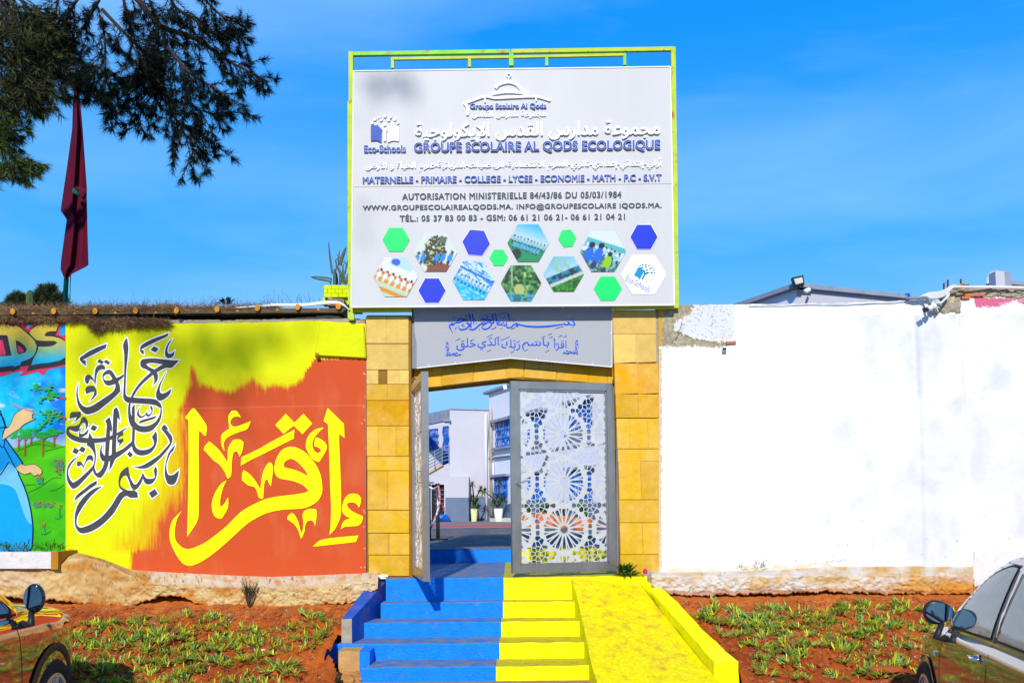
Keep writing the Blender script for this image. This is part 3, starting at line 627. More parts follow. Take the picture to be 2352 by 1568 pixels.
B1, B2, B3 = Zm(250, 1300, 4.704), Zm(250, 1600, 4.704), Zm(250, 1850, 4.704)
ink = [
(B1,[(830,355),(815,430),(600,540),(440,620),(375,650),(435,668),(437,762),(370,710),(325,650),(330,610),(400,560),(500,490),(660,415)]),
(B1,[(695,637),(778,688),(818,645),(897,697),(860,748),(778,692),(735,737),(650,685)]),
(B1,[(740,740),(790,762),(802,800),(795,838),(750,830),(700,845),(655,900),(635,980),(620,1100),(620,1180),(605,1090),(560,1030),(518,1012),(495,1060),(485,1100),(460,1105),(425,1060),(425,980),(455,940),(500,930),(550,960),(600,1045),(608,900),(625,810),(670,755)]),
(B1,[(500,1140),(590,1137),(615,1165),(645,1290),(620,1330),(560,1395),(512,1427),(575,1330),(602,1235),(540,1255),(450,1297),(435,1250),(433,1195),(450,1165)]),
(B1,[(875,833),(930,862),(975,925),(1012,990),(1080,965),(1150,920),(1150,960),(1110,1005),(1048,1055),(1075,1130),(1090,1240),(1000,1335),(870,1450),(780,1521),(680,1601),(560,1656),(440,1672),(340,1590),(285,1480),(262,1340),(265,1230),(305,1070),(290,1200),(288,1300),(320,1430),(380,1510),(450,1540),(540,1520),(660,1450),(780,1370),(900,1290),(965,1230),(995,1160),(990,1105),(930,1125),(850,1135),(790,1090),(755,1000),(755,930),(790,880),(830,850)],
   [(850,920),(890,935),(940,1017),(870,1037),(800,1030),(770,990),(785,950)]),
(B1,[(1195,245),(1215,250),(1222,290),(1237,400),(1232,520),(1215,700),(1195,900),(1190,1050),(1185,1280),(1215,1335),(1290,1355),(1500,1372),(1650,1380),(1760,1400),(1840,1470),(1868,1550),(1860,1565),(1830,1555),(1760,1510),(1650,1488),(1500,1475),(1280,1462),(1200,1445),(1150,1380),(1143,1300),(1150,1150),(1160,900),(1160,560),(1140,370)]),
(B1,[(1540,632),(1700,622),(1900,640),(2050,658),(2195,660),(2050,803),(1960,800),(1880,830),(1775,885),(1795,950),(1780,1040),(1705,1135),(1728,1050),(1720,980),(1702,932),(1600,1020),(1500,1110),(1400,1230),(1325,1358),(1285,1358),(1340,1240),(1430,1110),(1540,990),(1660,885),(1580,835),(1490,795),(1463,740),(1470,675),(1500,645)],
   [(1610,716),(1700,710),(1885,735),(1810,780),(1732,832),(1640,790),(1585,750),(1585,730)]),
(B1,[(1998,147),(1970,210),(1800,290),(1640,370),(1478,455),(1525,480),(1532,545),(1480,520),(1460,470),(1478,385),(1600,305),(1760,235),(1880,195)]),
(B1,[(1718,395),(1808,440),(1750,516),(1655,465)]),
(B1,[(2062,265),(2010,350),(1980,430),(1975,500),(2000,540),(2060,525),(2110,480),(2090,570),(2040,610),(1990,622),(1940,590),(1928,530),(1940,440),(1980,350),(2020,295)]),
(B1,[(1955,870),(1900,990),(1850,1110),(1828,1200),(1840,1265),(1880,1285),(1960,1255),(2045,1195),(2020,1290),(1940,1375),(1850,1418),(1790,1405),(1760,1340),(1770,1240),(1820,1110),(1890,980)]),
(B2,[(1467,130),(1440,170),(1435,220),(1455,280),(1500,300),(1545,275),(1585,225),(1598,195),(1595,240),(1615,275),(1660,245),(1675,200),(1645,135),(1665,95),(1695,150),(1690,220),(1660,280),(1620,310),(1585,300),(1570,275),(1520,320),(1460,335),(1410,295),(1405,230),(1430,165)]),
(B2,[(1765,293),(1745,340),(1580,395),(1435,440),(1460,385),(1600,340)]),
(B2,[(1250,50),(1282,58),(1275,130),(1280,230),(1312,320),(1368,400),(1440,470),(1550,485),(1660,460),(1760,390),(1830,270),(1845,155),(1868,160),(1865,260),(1840,370),(1770,480),(1680,570),(1560,602),(1440,590),(1368,555),(1312,520),(1250,400),(1235,260),(1235,130)]),
(B2,[(1355,75),(1358,220),(1362,500),(1358,700),(1355,800),(1380,880),(1440,925),(1530,935),(1640,905),(1705,850),(1720,790),(1680,690),(1760,575),(1780,680),(1770,800),(1730,900),(1660,985),(1560,1030),(1450,1035),(1370,1000),(1320,930),(1305,820),(1312,500),(1305,150)]),
(B2,[(1310,765),(1310,850),(1200,950),(1100,1030),(1000,1100),(940,1220),(880,1330),(890,1150),(900,1030),(1005,975),(1150,900)]),
(B2,[(1018,130),(1060,220),(1082,385),(1033,325),(1025,520),(1012,750),(1005,980),(1000,1100),(920,1100),(930,800),(945,500),(962,185)]),
(B2,[(880,312),(910,390),(932,520),(922,600),(895,560),(890,700),(880,900),(868,1040),(868,1150),(850,1240),(800,1350),(740,1440),(680,1455),(620,1420),(580,1350),(575,1290),(600,1240),(612,1300),(640,1370),(690,1345),(750,1270),(785,1155),(800,1000),(808,800),(820,640),(830,450),(800,390)]),
(B2,[(750,800),(745,850),(735,940),(765,1010),(795,1035),(870,1040),(930,1030),(930,1140),(790,1150),(740,1135),(705,1060),(700,980),(715,900)]),
(B2,[(1225,500),(1140,585),(1020,665),(1010,620),(1120,560)]),
(B2,[(1140,590),(1138,660),(1080,680),(1050,715),(1050,745),(1138,712),(1135,780),(1050,868),(1075,795),(1035,780),(1028,740),(1030,690),(1060,640),(1110,605)]),
(B2,[(1265,957),(1328,1022),(1268,1078),(1213,1005)]),
(B2,[(565,463),(655,502),(605,583),(526,540)]),
(B2,[(165,220),(330,213),(343,235),(335,300),(280,370),(190,428),(245,370),(270,302),(130,352),(145,260)]),
(B2,[(345,380),(350,345),(385,310),(430,320),(470,390),(478,470),(430,572),(438,500),(425,430),(385,410),(350,440),(315,510),(330,555),(270,590),(200,580),(140,545),(115,555),(130,600),(200,650),(310,690),(400,700),(480,712),(510,605),(565,710),(700,710),(815,695),(905,670),(940,650),(940,735),(810,780),(700,795),(600,805),(450,805),(330,795),(200,755),(110,690),(72,620),(75,550),(100,500),(150,485),(240,480),(310,450)]),
(B2,[(372,490),(340,560),(330,630),(400,625),(490,540),(475,610),(430,660),(370,690),(310,690),(312,620),(330,550)]),
(B2,[(460,800),(600,800),(615,900),(628,1010),(625,1120),(600,1240),(560,1330),(480,1420),(380,1530),(280,1630),(190,1668),(140,1610),(95,1530),(75,1400),(85,1290),(120,1200),(200,1110),(312,1045),(220,1130),(150,1220),(110,1310),(108,1390),(140,1480),(195,1548),(270,1510),(400,1400),(520,1285),(580,1210),(600,1120),(598,1020),(560,940),(510,880),(455,848)]),
(B2,[(225,892),(310,935),(358,862),(437,905),(395,988),(310,945),(265,1017),(180,975)]),
(B2,[(520,1025),(560,1045),(580,1090),(575,1130),(558,1160),(535,1125),(500,1118),(455,1150),(410,1230),(372,1352),(380,1270),(375,1240),(345,1218),(300,1245),(272,1230),(270,1180),(295,1155),(340,1155),(375,1190),(392,1240),(430,1140),(465,1050)]),
(B2,[(1912,455),(1965,500),(1985,555),(1950,545),(2000,600),(2050,660),(2068,730),(2055,800),(2000,900),(1920,1000),(1820,1110),(1700,1210),(1600,1270),(1500,1285),(1410,1275),(1330,1252),(1420,1245),(1530,1210),(1680,1120),(1800,1040),(1900,940),(1980,850),(2022,795),(1990,720),(1930,630),(1860,545),(1880,490)]),
(B2,[(2120,830),(2085,940),(2030,1000),(1985,1110),(1955,1200),(1958,1310),(1985,1390),(2030,1410),(2100,1390),(2190,1310),(2175,1420),(2120,1560),(2050,1590),(1980,1570),(1940,1480),(1922,1370),(1935,1210),(1965,1080),(2000,980),(2060,900)]),
(B3,[(1235,68),(1250,190),(1290,310),(1350,408),(1400,390),(1460,300),(1512,180),(1550,260),(1600,295),(1660,298),(1720,290),(1735,260),(1720,130),(1758,65),(1780,150),(1765,260),(1730,340),(1670,395),(1610,405),(1550,380),(1510,290),(1470,400),(1400,490),(1330,508),(1285,450),(1255,360),(1215,260),(1180,228),(1135,250),(1090,320),(1080,400),(1110,455),(1220,512),(1360,525),(1410,560),(1420,655),(1270,655),(1215,620),(1160,640),(1110,700),(1040,820),(960,950),(850,1070),(740,1170),(620,1250),(500,1305),(390,1325),(320,1310),(260,1240),(230,1130),(232,980),(260,860),(310,750),(400,640),(520,530),(640,465),(750,440),(680,490),(530,630),(420,770),(330,910),(275,1020),(265,1140),(300,1200),(360,1215),(480,1175),(620,1100),(740,1010),(850,890),(940,770),(1010,650),(1070,570),(1135,528),(1080,480),(1055,400),(1060,290),(1090,190),(1150,120)]),
(B3,[(643,332),(645,400),(460,530),(220,718),(265,610),(400,500),(520,400)]),
(B3,[(1735,488),(1797,582),(1682,665),(1622,567)]),
]
ol = Flat(9.9935, .00003)
for k_, it in enumerate(ink):
    fn, pts = it[0], it[1]; s_ = st_(fn, pts)
    fl = Flat(9.987-k_*.00009); fl.poly(s_, [st_(fn, it[2])] if len(it) > 2 else [])
    fl.build('black_letter_stroke', M['black'], wallL)
    ol.poly(grow(s_, 2.5), [grow(st_(fn, it[2]), -2.5)] if len(it) > 2 else [])
ol.build('white_letter_outline', M['whitepaint'], wallL)['kind'] = 'stuff'

# ------------------------------------------------------------------ cartoon mural at the far left
mural = empty('mural_wall', P(70, 1260, 10.0), 'wall mural at the left edge with graffiti letters, blue robe and green hills', 'mural')
def col_mural(X, Y):
    sky_ = lerp(V(0,205,250), V(0,130,235), (X-60)/90+vnoise(X*.03, Y*.03, 4, 3)*.8)
    sky_ = lerp(sky_, V(200,215,240), np.clip((Y-985)/45, 0, 1)+vnoise(X*.08, Y*.1, 6, 3)*.1)
    cl = np.clip(vnoise(X*.035, Y*.075, 19, 4)*3-1.1, 0, 1)*(Y > 880)*(Y < 975); sky_ = lerp(sky_, V(215,225,245), cl)
    hill = Y > 1018+8*np.sin(X*.05)-(X-75)*.02
    g = lerp(V(60,185,20), V(90,215,10), np.clip(vnoise(X*.02, Y*.03, 7, 3)+.4, 0, 1))
    c = np.where(hill[..., None], g, sky_)
    return np.where((Y < 745+0*X)[..., None], V(48,48,55), c)
mb_ = MB(); mb_.prism([P(-60,724,10.008), P(-60,1300,10.008), P(149,1300,10.008), P(150,734,10.008)], (0,.3,0)); mb_.build('wall_core', M['cement'], mural)
wall_sheet('mural_paint', -60, 150, [(-60,724),(150,733)], 1295, 10.001, 2.5, col_mural, M['wallpaint'], mural, .001, 4)
M1, M2, M3 = Zm(0,1250,5.226), Zm(0,1500,3.919), Zm(0,1850,3.919)
mp_ = {}
def pm(key, col): 
    if key not in mp_: mp_[key] = mat('mural_'+key, V(*col), .6, var=.12, vs=7, bump=.2, bs=30)
    return mp_[key]
def mural_part(name, key, col, polys, Y, holes=()):
    fl = Flat(Y)
    for p in polys: fl.poly(p, holes)
    return fl.build(name, pm(key, col), mural)
X_ = 150
clip = lambda pts: [(min(p[0], X_), p[1]) for p in pts]
mural_part('graffiti_border', 'crimson', (226,58,98), [clip([M1(p) for p in [(-90,140),(100,170),(270,215),(320,168),(410,212),(480,195),(530,215),(585,215),(555,260),(560,310),(590,325),(680,250),(820,185),(1000,150),(1150,145),(1350,180),(1280,280),(1220,440),(1310,475),(1400,450),(1390,560),(1390,1110),(1000,1185),(960,1200),(960,1260),(890,1305),(840,1270),(780,1235),(500,1310),(380,1330),(430,1280),(500,1210),(250,1260),(100,1310),(-90,1365)]])], 9.993)
mural_part('graffiti_shadow', 'charcoal', (52,52,58), [clip([M1(p) for p in [(-90,200),(150,220),(285,255),(315,235),(460,310),(540,370),(595,410),(680,300),(800,230),(950,190),(1100,180),(1280,200),(1160,470),(1280,510),(1390,580),(1390,1080),(1100,1140),(800,1180),(560,1230),(600,1105),(420,1130),(420,1170),(260,1235),(245,1215),(-90,1260)]])], 9.990)
lettermat = mat('graffiti_letter_paint', (1,1,1), .6, attr=True, var=.15, vs=9, bump=.2, bs=30)
def shade_letter(outer, holes, Y):
    fl = Flat(Y); fl.poly(outer, holes); o = fl.build('graffiti_letter', lettermat, mural)
    me = o.data; zt, zb = P(75, 760, 10).z, P(75, 850, 10).z
    a = me.color_attributes.new('paint', 'FLOAT_COLOR', 'POINT')
    for i, v in enumerate(me.vertices):
        t = (zt-v.co.z)/(zt-zb)
        st = [(0,V(226,196,70)),(.35,V(190,190,90)),(.55,V(110,185,150)),(.75,V(0,185,230)),(1,V(0,155,235))]
        for (a0,c0),(a1,c1) in zip(st, st[1:]):
            if t <= a1 or a1 == 1: f_ = max(0, min(1, (t-a0)/(a1-a0))); c_ = [x*(1-f_)+y*f_ for x, y in zip(c0, c1)]; break
        a.data[i].color = (*c_, 1)
shade_letter([M1(p) for p in [(-90,225),(150,250),(270,295),(300,290),(330,262),(430,320),(490,370),(560,430),(640,500),(720,590),(765,690),(750,800),(700,900),(620,960),(430,1035),(430,1085),(300,1128),(275,1105),(-90,1150)]],
   [[M1(p) for p in [(325,570),(420,610),(520,690),(562,760),(530,830),(400,870),(370,840),(340,720)]], [M1(p) for p in [(-60,465),(140,470),(160,490),(240,890),(220,900),(-60,915)]]], 9.987)
shade_letter(clip([M1(p) for p in [(1230,230),(1170,385),(1080,385),(980,405),(930,460),(950,492),(1100,500),(1250,535),(1390,600),(1385,930),(1250,1000),(1000,1050),(850,1060),(655,1095),(700,960),(780,820),(805,710),(950,712),(1080,700),(1180,650),(1195,620),(1130,590),(900,590),(760,575),(680,500),(615,425),(650,360),(740,290),(850,240),(1000,215),(1100,215)]]), [], 9.987)
mural_part('graffiti_counter', 'crimson', (226,58,98), [[M1(p) for p in [(362,682),(420,710),(500,790),(480,820),(400,843)]], [M1(p) for p in [(-90,570),(45,572),(60,600),(120,870),(100,885),(-90,885)]]], 9.984)
robe = smooth([M2(p) for p in [(-160,540),(15,640),(75,800),(70,815),(40,900),(30,1010),(75,1000),(340,1370),(245,1450),(290,1572),(370,1752),(430,1932),(475,2132),(505,2372),(500,2552),(490,2690),(455,2745),(-160,2745)]])
mural_part('robe_outline', 'navy', (22,34,80), [grow(robe, 3.2)], 9.992)
mural_part('robe', 'robe_blue', (10,175,245), [robe], 9.989)
mural_part('robe_highlight', 'pale_blue', (120,210,245), [smooth([M2(p) for p in [(130,1372),(245,1460),(290,1572),(370,1752),(430,1932),(475,2132),(500,2340),(440,2300),(370,2150),(300,1950),(240,1800),(120,1720),(-60,1700),(-60,1600)]])], 9.987)
fl = Flat(9.985)
for l_ in ([(0,1568),(140,1360)], [(70,1130),(150,1280),(240,1450)], [(-20,830),(70,812),(110,815)], [(75,1000),(60,1130),(20,1130)], [(0,550),(45,690),(80,800)], [(-20,1060),(25,1130)]):
    fl.line([M2(p) for p in l_], 2.6)
fl.build('robe_fold_lines', pm('navy', (22,34,80)), mural)
for hnd in ([(35,1010),(60,900),(80,840),(130,820),(170,760),(245,610),(350,540),(420,517),(545,545),(480,552),(510,580),(510,610),(495,630),(510,665),(480,680),(550,680),(500,705),(370,770),(300,840),(200,900),(75,990)],
            [(250,1445),(330,1390),(385,1415),(540,1400),(650,1475),(655,1530),(615,1570),(600,1545),(540,1578),(500,1545),(480,1520),(385,1550),(290,1500)]):
    s_ = smooth([M2(p) for p in hnd]); mural_part('painted_hand_outline', 'ink', (30,24,24), [grow(s_, 1.3)], 9.984); mural_part('painted_hand', 'skin', (240,200,140), [s_], 9.981)
mural_part('painted_pen', 'pen', (160,160,185), [[M2(p) for p in [(215,440),(300,480),(400,520),(560,580),(607,617),(550,605),(380,535),(290,515),(195,475)]]], 9.979)
fl = Flat(9.986); trk = Flat(9.985); rr = random.Random(4)
for (x, y0, y1) in ((290,940,1160),(390,930,1260),(485,900,1100),(670,940,1270),(845,900,1120)):
    trk.line([M2((x, y0)), M2((x+6, (y0+y1)/2)), M2((x, y1))], [1.6, 3.2, 4.2])
    trk.line([M2((x, y0+100)), M2((x-60, y0+30))], 1.4); trk.line([M2((x, y0+110)), M2((x+60, y0+40))], 1.4)
    for _ in range(16):
        cx_, cy_ = M2((x+rr.uniform(-95,95), y0+rr.uniform(-70,40))); r_ = rr.uniform(2.2,5)
        fl.poly([(cx_+r_*1.7*math.cos(a)*rr.uniform(.7,1.1), cy_+r_*.7*math.sin(a)*rr.uniform(.7,1.1)) for a in np.linspace(0, 6.28, 9)[:-1]])
for br in ([(1035,370),(860,320),(800,250),(600,215),(540,180)], [(1035,690),(930,630),(830,620),(760,570),(700,590)], [(820,625),(760,680),(700,750),(650,820)], [(860,320),(780,330),(700,380)], [(800,240),(770,150)]):
    b_ = smooth([M2(p) for p in br], False); n_ = len(b_); trk.line(b_, [4.5*(1-i/n_)+1 for i in range(n_)])
    for p in b_[::2]:
        for _ in range(3):
            cx_, cy_ = p[0]+rr.uniform(-14,9), p[1]+rr.uniform(-9,9); r_ = rr.uniform(1.6,4)
            if cx_ < 140: fl.poly([(cx_+r_*1.6*math.cos(a)*rr.uniform(.6,1.1), cy_+r_*.8*math.sin(a)*rr.uniform(.6,1.1)) for a in np.linspace(0, 6.28, 9)[:-1]])
fl.build('painted_foliage', pm('leaf_green', (40,190,70)), mural)['kind'] = 'stuff'; trk.build('painted_branches', pm('branch', (190,90,60)), mural)['kind'] = 'stuff'
fl = Flat(9.986)
for (cx0, cy0, nn, w_, h_) in ((700,640+1372,60,160,40),(940,1420,60,70,110),(940,675+1372,14,26,26),(670,960+1372,14,26,26),(620,230+1372,20,50,40)):
    for _ in range(nn):
        cx_, cy_ = M2((cx0+rr.uniform(-w_,w_), cy0+rr.uniform(-h_,h_)))
        if cx_ < 145: fl.poly([(cx_-1.1,cy_),(cx_,cy_-1.1),(cx_+1.1,cy_),(cx_,cy_+1.1)])
fl.build('painted_flowers', pm('flower_red', (220,60,60)), mural)['kind'] = 'stuff'
fl = Flat(9.9875)
for (cx0, cy0, w_, h_) in ((700,660+1372,170,30),(940,1440,75,110),(620,280+1372,40,40)):
    for _ in range(24):
        cx_, cy_ = M2((cx0+rr.uniform(-w_,w_), cy0+rr.uniform(-h_,h_))); r_ = rr.uniform(2,4)
        if cx_ < 144: fl.poly([(cx_+r_*1.3*math.cos(a), cy_+r_*.8*math.sin(a)) for a in np.linspace(0, 6.28, 7)[:-1]])
for s_ in ([(935,700+1372),(925,850+1372)], [(680,990+1372),(710,1090+1372)], [(850,850+1372),(915,880+1372),(965,810+1372)], [(640,1110+1372),(710,1110+1372),(790,1060+1372)]): fl.line([M2(p) for p in s_], 1.6)
fl.build('painted_shrubs', pm('teal', (50,160,120)), mural)['kind'] = 'stuff'
fl = Flat(9.988)
for s_ in ([(440,467+1372),(640,370+1372),(830,240+1372),(960,235+1372)], [(270,1190),(480,1100),(600,1080),(700,1090),(860,1125)], [(700,1190),(1020,1110)], [(380,350+1372),(560,340+1372)], [(780,440+1372),(900,410+1372),(1000,340+1372)]): fl.line(smooth([M2(p) for p in s_], False), .9)
fl.build('painted_hill_lines', pm('dark_green', (30,110,15)), mural)['kind'] = 'stuff'
# ------------------------------------------------------------------ gate pillars, stone by stone
def stone_mesh(name, quad, Y, parent, col, depth=.34, matr=None, inset=.006, proud=0):
    cxq = sum(q[0] for q in quad)/len(quad); cyq = sum(q[1] for q in quad)/len(quad); quad = [(x+(.75 if x > cxq else -.75), y+(.6 if y > cyq else -.6)) for x, y in quad]
    pts = [P(x, y, Y-proud) for x, y in quad]
    nn = (pts[1]-pts[0]).cross(pts[2]-pts[0])
    if nn.y > 0: pts = pts[::-1]
    mb = MB(); mb.prism(pts, (0, depth, 0), 0, inset, inset*.7)
    o = mb.build(name, matr or M['stone'], parent)
    a = o.data.color_attributes.new('paint', 'FLOAT_COLOR', 'POINT')
    for i in range(len(o.data.vertices)): a.data[i].color = (*col, 1)
    return o
rs = random.Random(11)
def scol(base, k=.12):
    f = 1+rs.uniform(-k, k); c = V(*base); return (c[0]*f, c[1]*f*(1+rs.uniform(-.04,.04)), c[2]*f)
PALE, GOLD, DEEP = (248,208,112), (246,192,44), (246,170,12)
Lp = Zm(1440, 1200, 2.704)
pilL = empty('gate_pillar', P(890, 1322, 10.05), 'ochre stone gate pillar between the orange wall and the gate', 'pillar')
rowsL = [(178,465,[(65,282),(288,522)],PALE),(478,750,[(68,522)],PALE),(760,905,[(72,195),(200,295),(299,425),(429,525)],PALE),
 (914,1080,[(73,290),(298,525)],(248,196,66)),(1090,1355,[(75,525)],(248,182,24)),(1365,1683,[(75,195),(201,388),(395,525)],GOLD),(1693,1838,[(80,527)],GOLD),
 (1848,2265,[(82,298),(306,527)],GOLD),(2277,2513,[(88,528)],GOLD),(2525,2750,[(92,308),(318,530)],GOLD),(2761,2978,[(97,530)],GOLD)]
for y0, y1, cols, c in rowsL:
    for i, (a, b) in enumerate(cols):
        q = [Lp((a,y0)), Lp((b,y0)), Lp((b,y1)), Lp((a,y1))]
        if y0 == 178 and i == 1: q = [Lp((a,y0)), Lp((b-16,y0)), Lp((b,y0+16)), Lp((b,y1)), Lp((a,y1))]
        cc = (176,150,98) if (y0 == 760 and i == 1) else c
        stone_mesh('stone_block', q, 10.02, pilL, scol(cc), .34, proud=(-.02 if cc[0] == 176 else rs.uniform(0,.004)))
mb = MB(); mb.prism([P(843,724,10.035), P(843,1330,10.035), P(948,1330,10.035), P(944,724,10.035)], (0,.32,0)); mb.build('mortar_core', M['mortar'], pilL)
Rp = Zm(2420, 1200, 2.704)
pilR = empty('gate_pillar', P(1470, 1320, 10.05), 'ochre stone gate pillar between the gate and the white wall', 'pillar')
rowsR = [(112,362,[(84,545)],PALE,0),(370,672,[(92,325),(330,548)],PALE,14),(690,1010,[(104,350),(355,574)],(250,180,14),12),(1022,1270,[(118,355),(362,580)],(248,188,36),0),
 (1285,1604,[(128,258),(264,458),(464,586)],GOLD,0),(1614,1738,[(140,592)],GOLD,4),(1744,2153,[(148,378),(385,605)],GOLD,0),(2163,2400,[(155,612)],GOLD,0),
 (2410,2744,[(163,400),(408,630)],GOLD,0),(2754,2975,[(170,636)],GOLD,0)]
for y0, y1, cols, c, sl_ in rowsR:
    for i, (a, b) in enumerate(cols):
        lean = (y1-y0)*.03
        q = [Rp((a,y0)), Rp((b,y0)), Rp((b+lean,y1-sl_*.6*(b/560))), Rp((a+lean,y1+sl_*(1-a/560)))]
        stone_mesh('stone_block', q, 10.02, pilR, scol(c), .34, proud=rs.uniform(0,.004))
mb = MB(); mb.prism([P(1412,712,10.035), P(1424,1330,10.035), P(1526,1330,10.035), P(1505,712,10.035)], (0,.32,0)); mb.build('mortar_core', M['mortar'], pilR)
mb = MB(); mb.prism([P(1503,712,10.03), P(1517,1316,10.03), P(1524,1316,10.03), P(1517,712,10.03)], (0,.3,0)); mb.build('rough_edge', M['cement'], pilR)

# lintel
lin = empty('gate_lintel', P(1176, 860, 10.2), 'shallow peaked ochre stone lintel over the open gate', 'lintel')
Ln = Zm(1640, 1400, 2.8)
LQ = [[(40,190),(150,185),(150,420),(40,432)],[(155,185),(348,170),(348,285),(155,296)],[(155,302),(348,292),(350,401),(155,419)],[(355,160),(706,120),(708,356),(357,399)],[(714,120),(1076,85),(1078,192),(715,240)],
 [(715,248),(1078,200),(1076,316),(713,354)],[(1084,80),(1278,85),(1270,306),(1082,314)],[(1288,90),(1447,105),(1447,195),(1437,206),(1288,202)],[(1285,209),(1437,214),(1640,235),(1640,332),(1278,307)],
 [(1453,105),(1648,130),(1646,228),(1453,208)],[(1655,125),(2000,160),(1998,361),(1647,334)],[(2006,160),(2208,180),(2210,380),(2004,363)],[(2214,180),(2330,190),(2330,392),(2216,383)]]
for i, q in enumerate(LQ):
    stone_mesh('stone_block', [Ln(p) for p in q][::-1], 10.2, lin, scol((250,186,28) if i not in (7,8,9,12) else (242,186,50)), .1, inset=.009, proud=rs.uniform(0,.006))
sof = [(30,30),(30,430),(1082,315),(2360,394),(2360,30)]
mb = MB(); mb.prism([P(*Ln(p), 10.212) for p in sof], (0,.42,0)); 
mb.build('lintel_core', mat('ochre_render', V(196,134,34), .85, var=.2, vs=6, bump=.4, bs=20), lin)

# small weeds over the lintel
def leaf_blade(mb, base, d, ln, wd, n=3, droop=.3, mi=0, upv=Vector((0,0,1))):
    d = Vector(d).normalized(); side = d.cross(upv)
    if side.length < .05: side = d.cross(Vector((1,0,0)))
    side.normalize(); v = []; f = []
    for i in range(n+1):
        t = i/n; c = Vector(base)+d*ln*t+Vector((0,0,-1))*droop*ln*t*t; ww = wd*(.6+1.2*t)*(1-t)**.6+.0006
        v += [c-side*ww/2, c+side*ww/2]
    for i in range(n): f.append((2*i, 2*i+1, 2*i+3, 2*i+2))
    mb.add(v, f, mi)
def weed(name, loc, n, ln, wd, label, cat='weed', matr=None, seed=0, spread=1.0, group=None, parts=False):
    r_ = random.Random(seed); mb = MB(); loc = Vector(loc)
    for i in range(n):
        a = r_.uniform(0, 6.28); e = r_.uniform(.25, 1.35)
        d = Vector((math.cos(a)*math.cos(e)*spread, math.sin(a)*math.cos(e)*spread-.15, math.sin(e)))
        st = loc+Vector((math.cos(a)*.02*spread, math.sin(a)*.02, 0))+d*ln*r_.uniform(0,.55)
        leaf_blade(mb, st, d+Vector((r_.uniform(-.5,.5),r_.uniform(-.5,.3),r_.uniform(-.3,.3))), ln*r_.uniform(.45,1), wd*r_.uniform(.7,1.2), 3, .35)
    o = mb.build(name, matr or M['leaf3']); return tag(o, label, cat, group)
weed('weed', P(1262, 836, 10.12), 20, .06, .014, 'small green fern-like weed sprouting under the lower sign at the lintel', seed=1)
weed('weed', P(1322, 840, 10.14), 9, .045, .011, 'tiny weed hanging under the right half of the lower sign', seed=2)

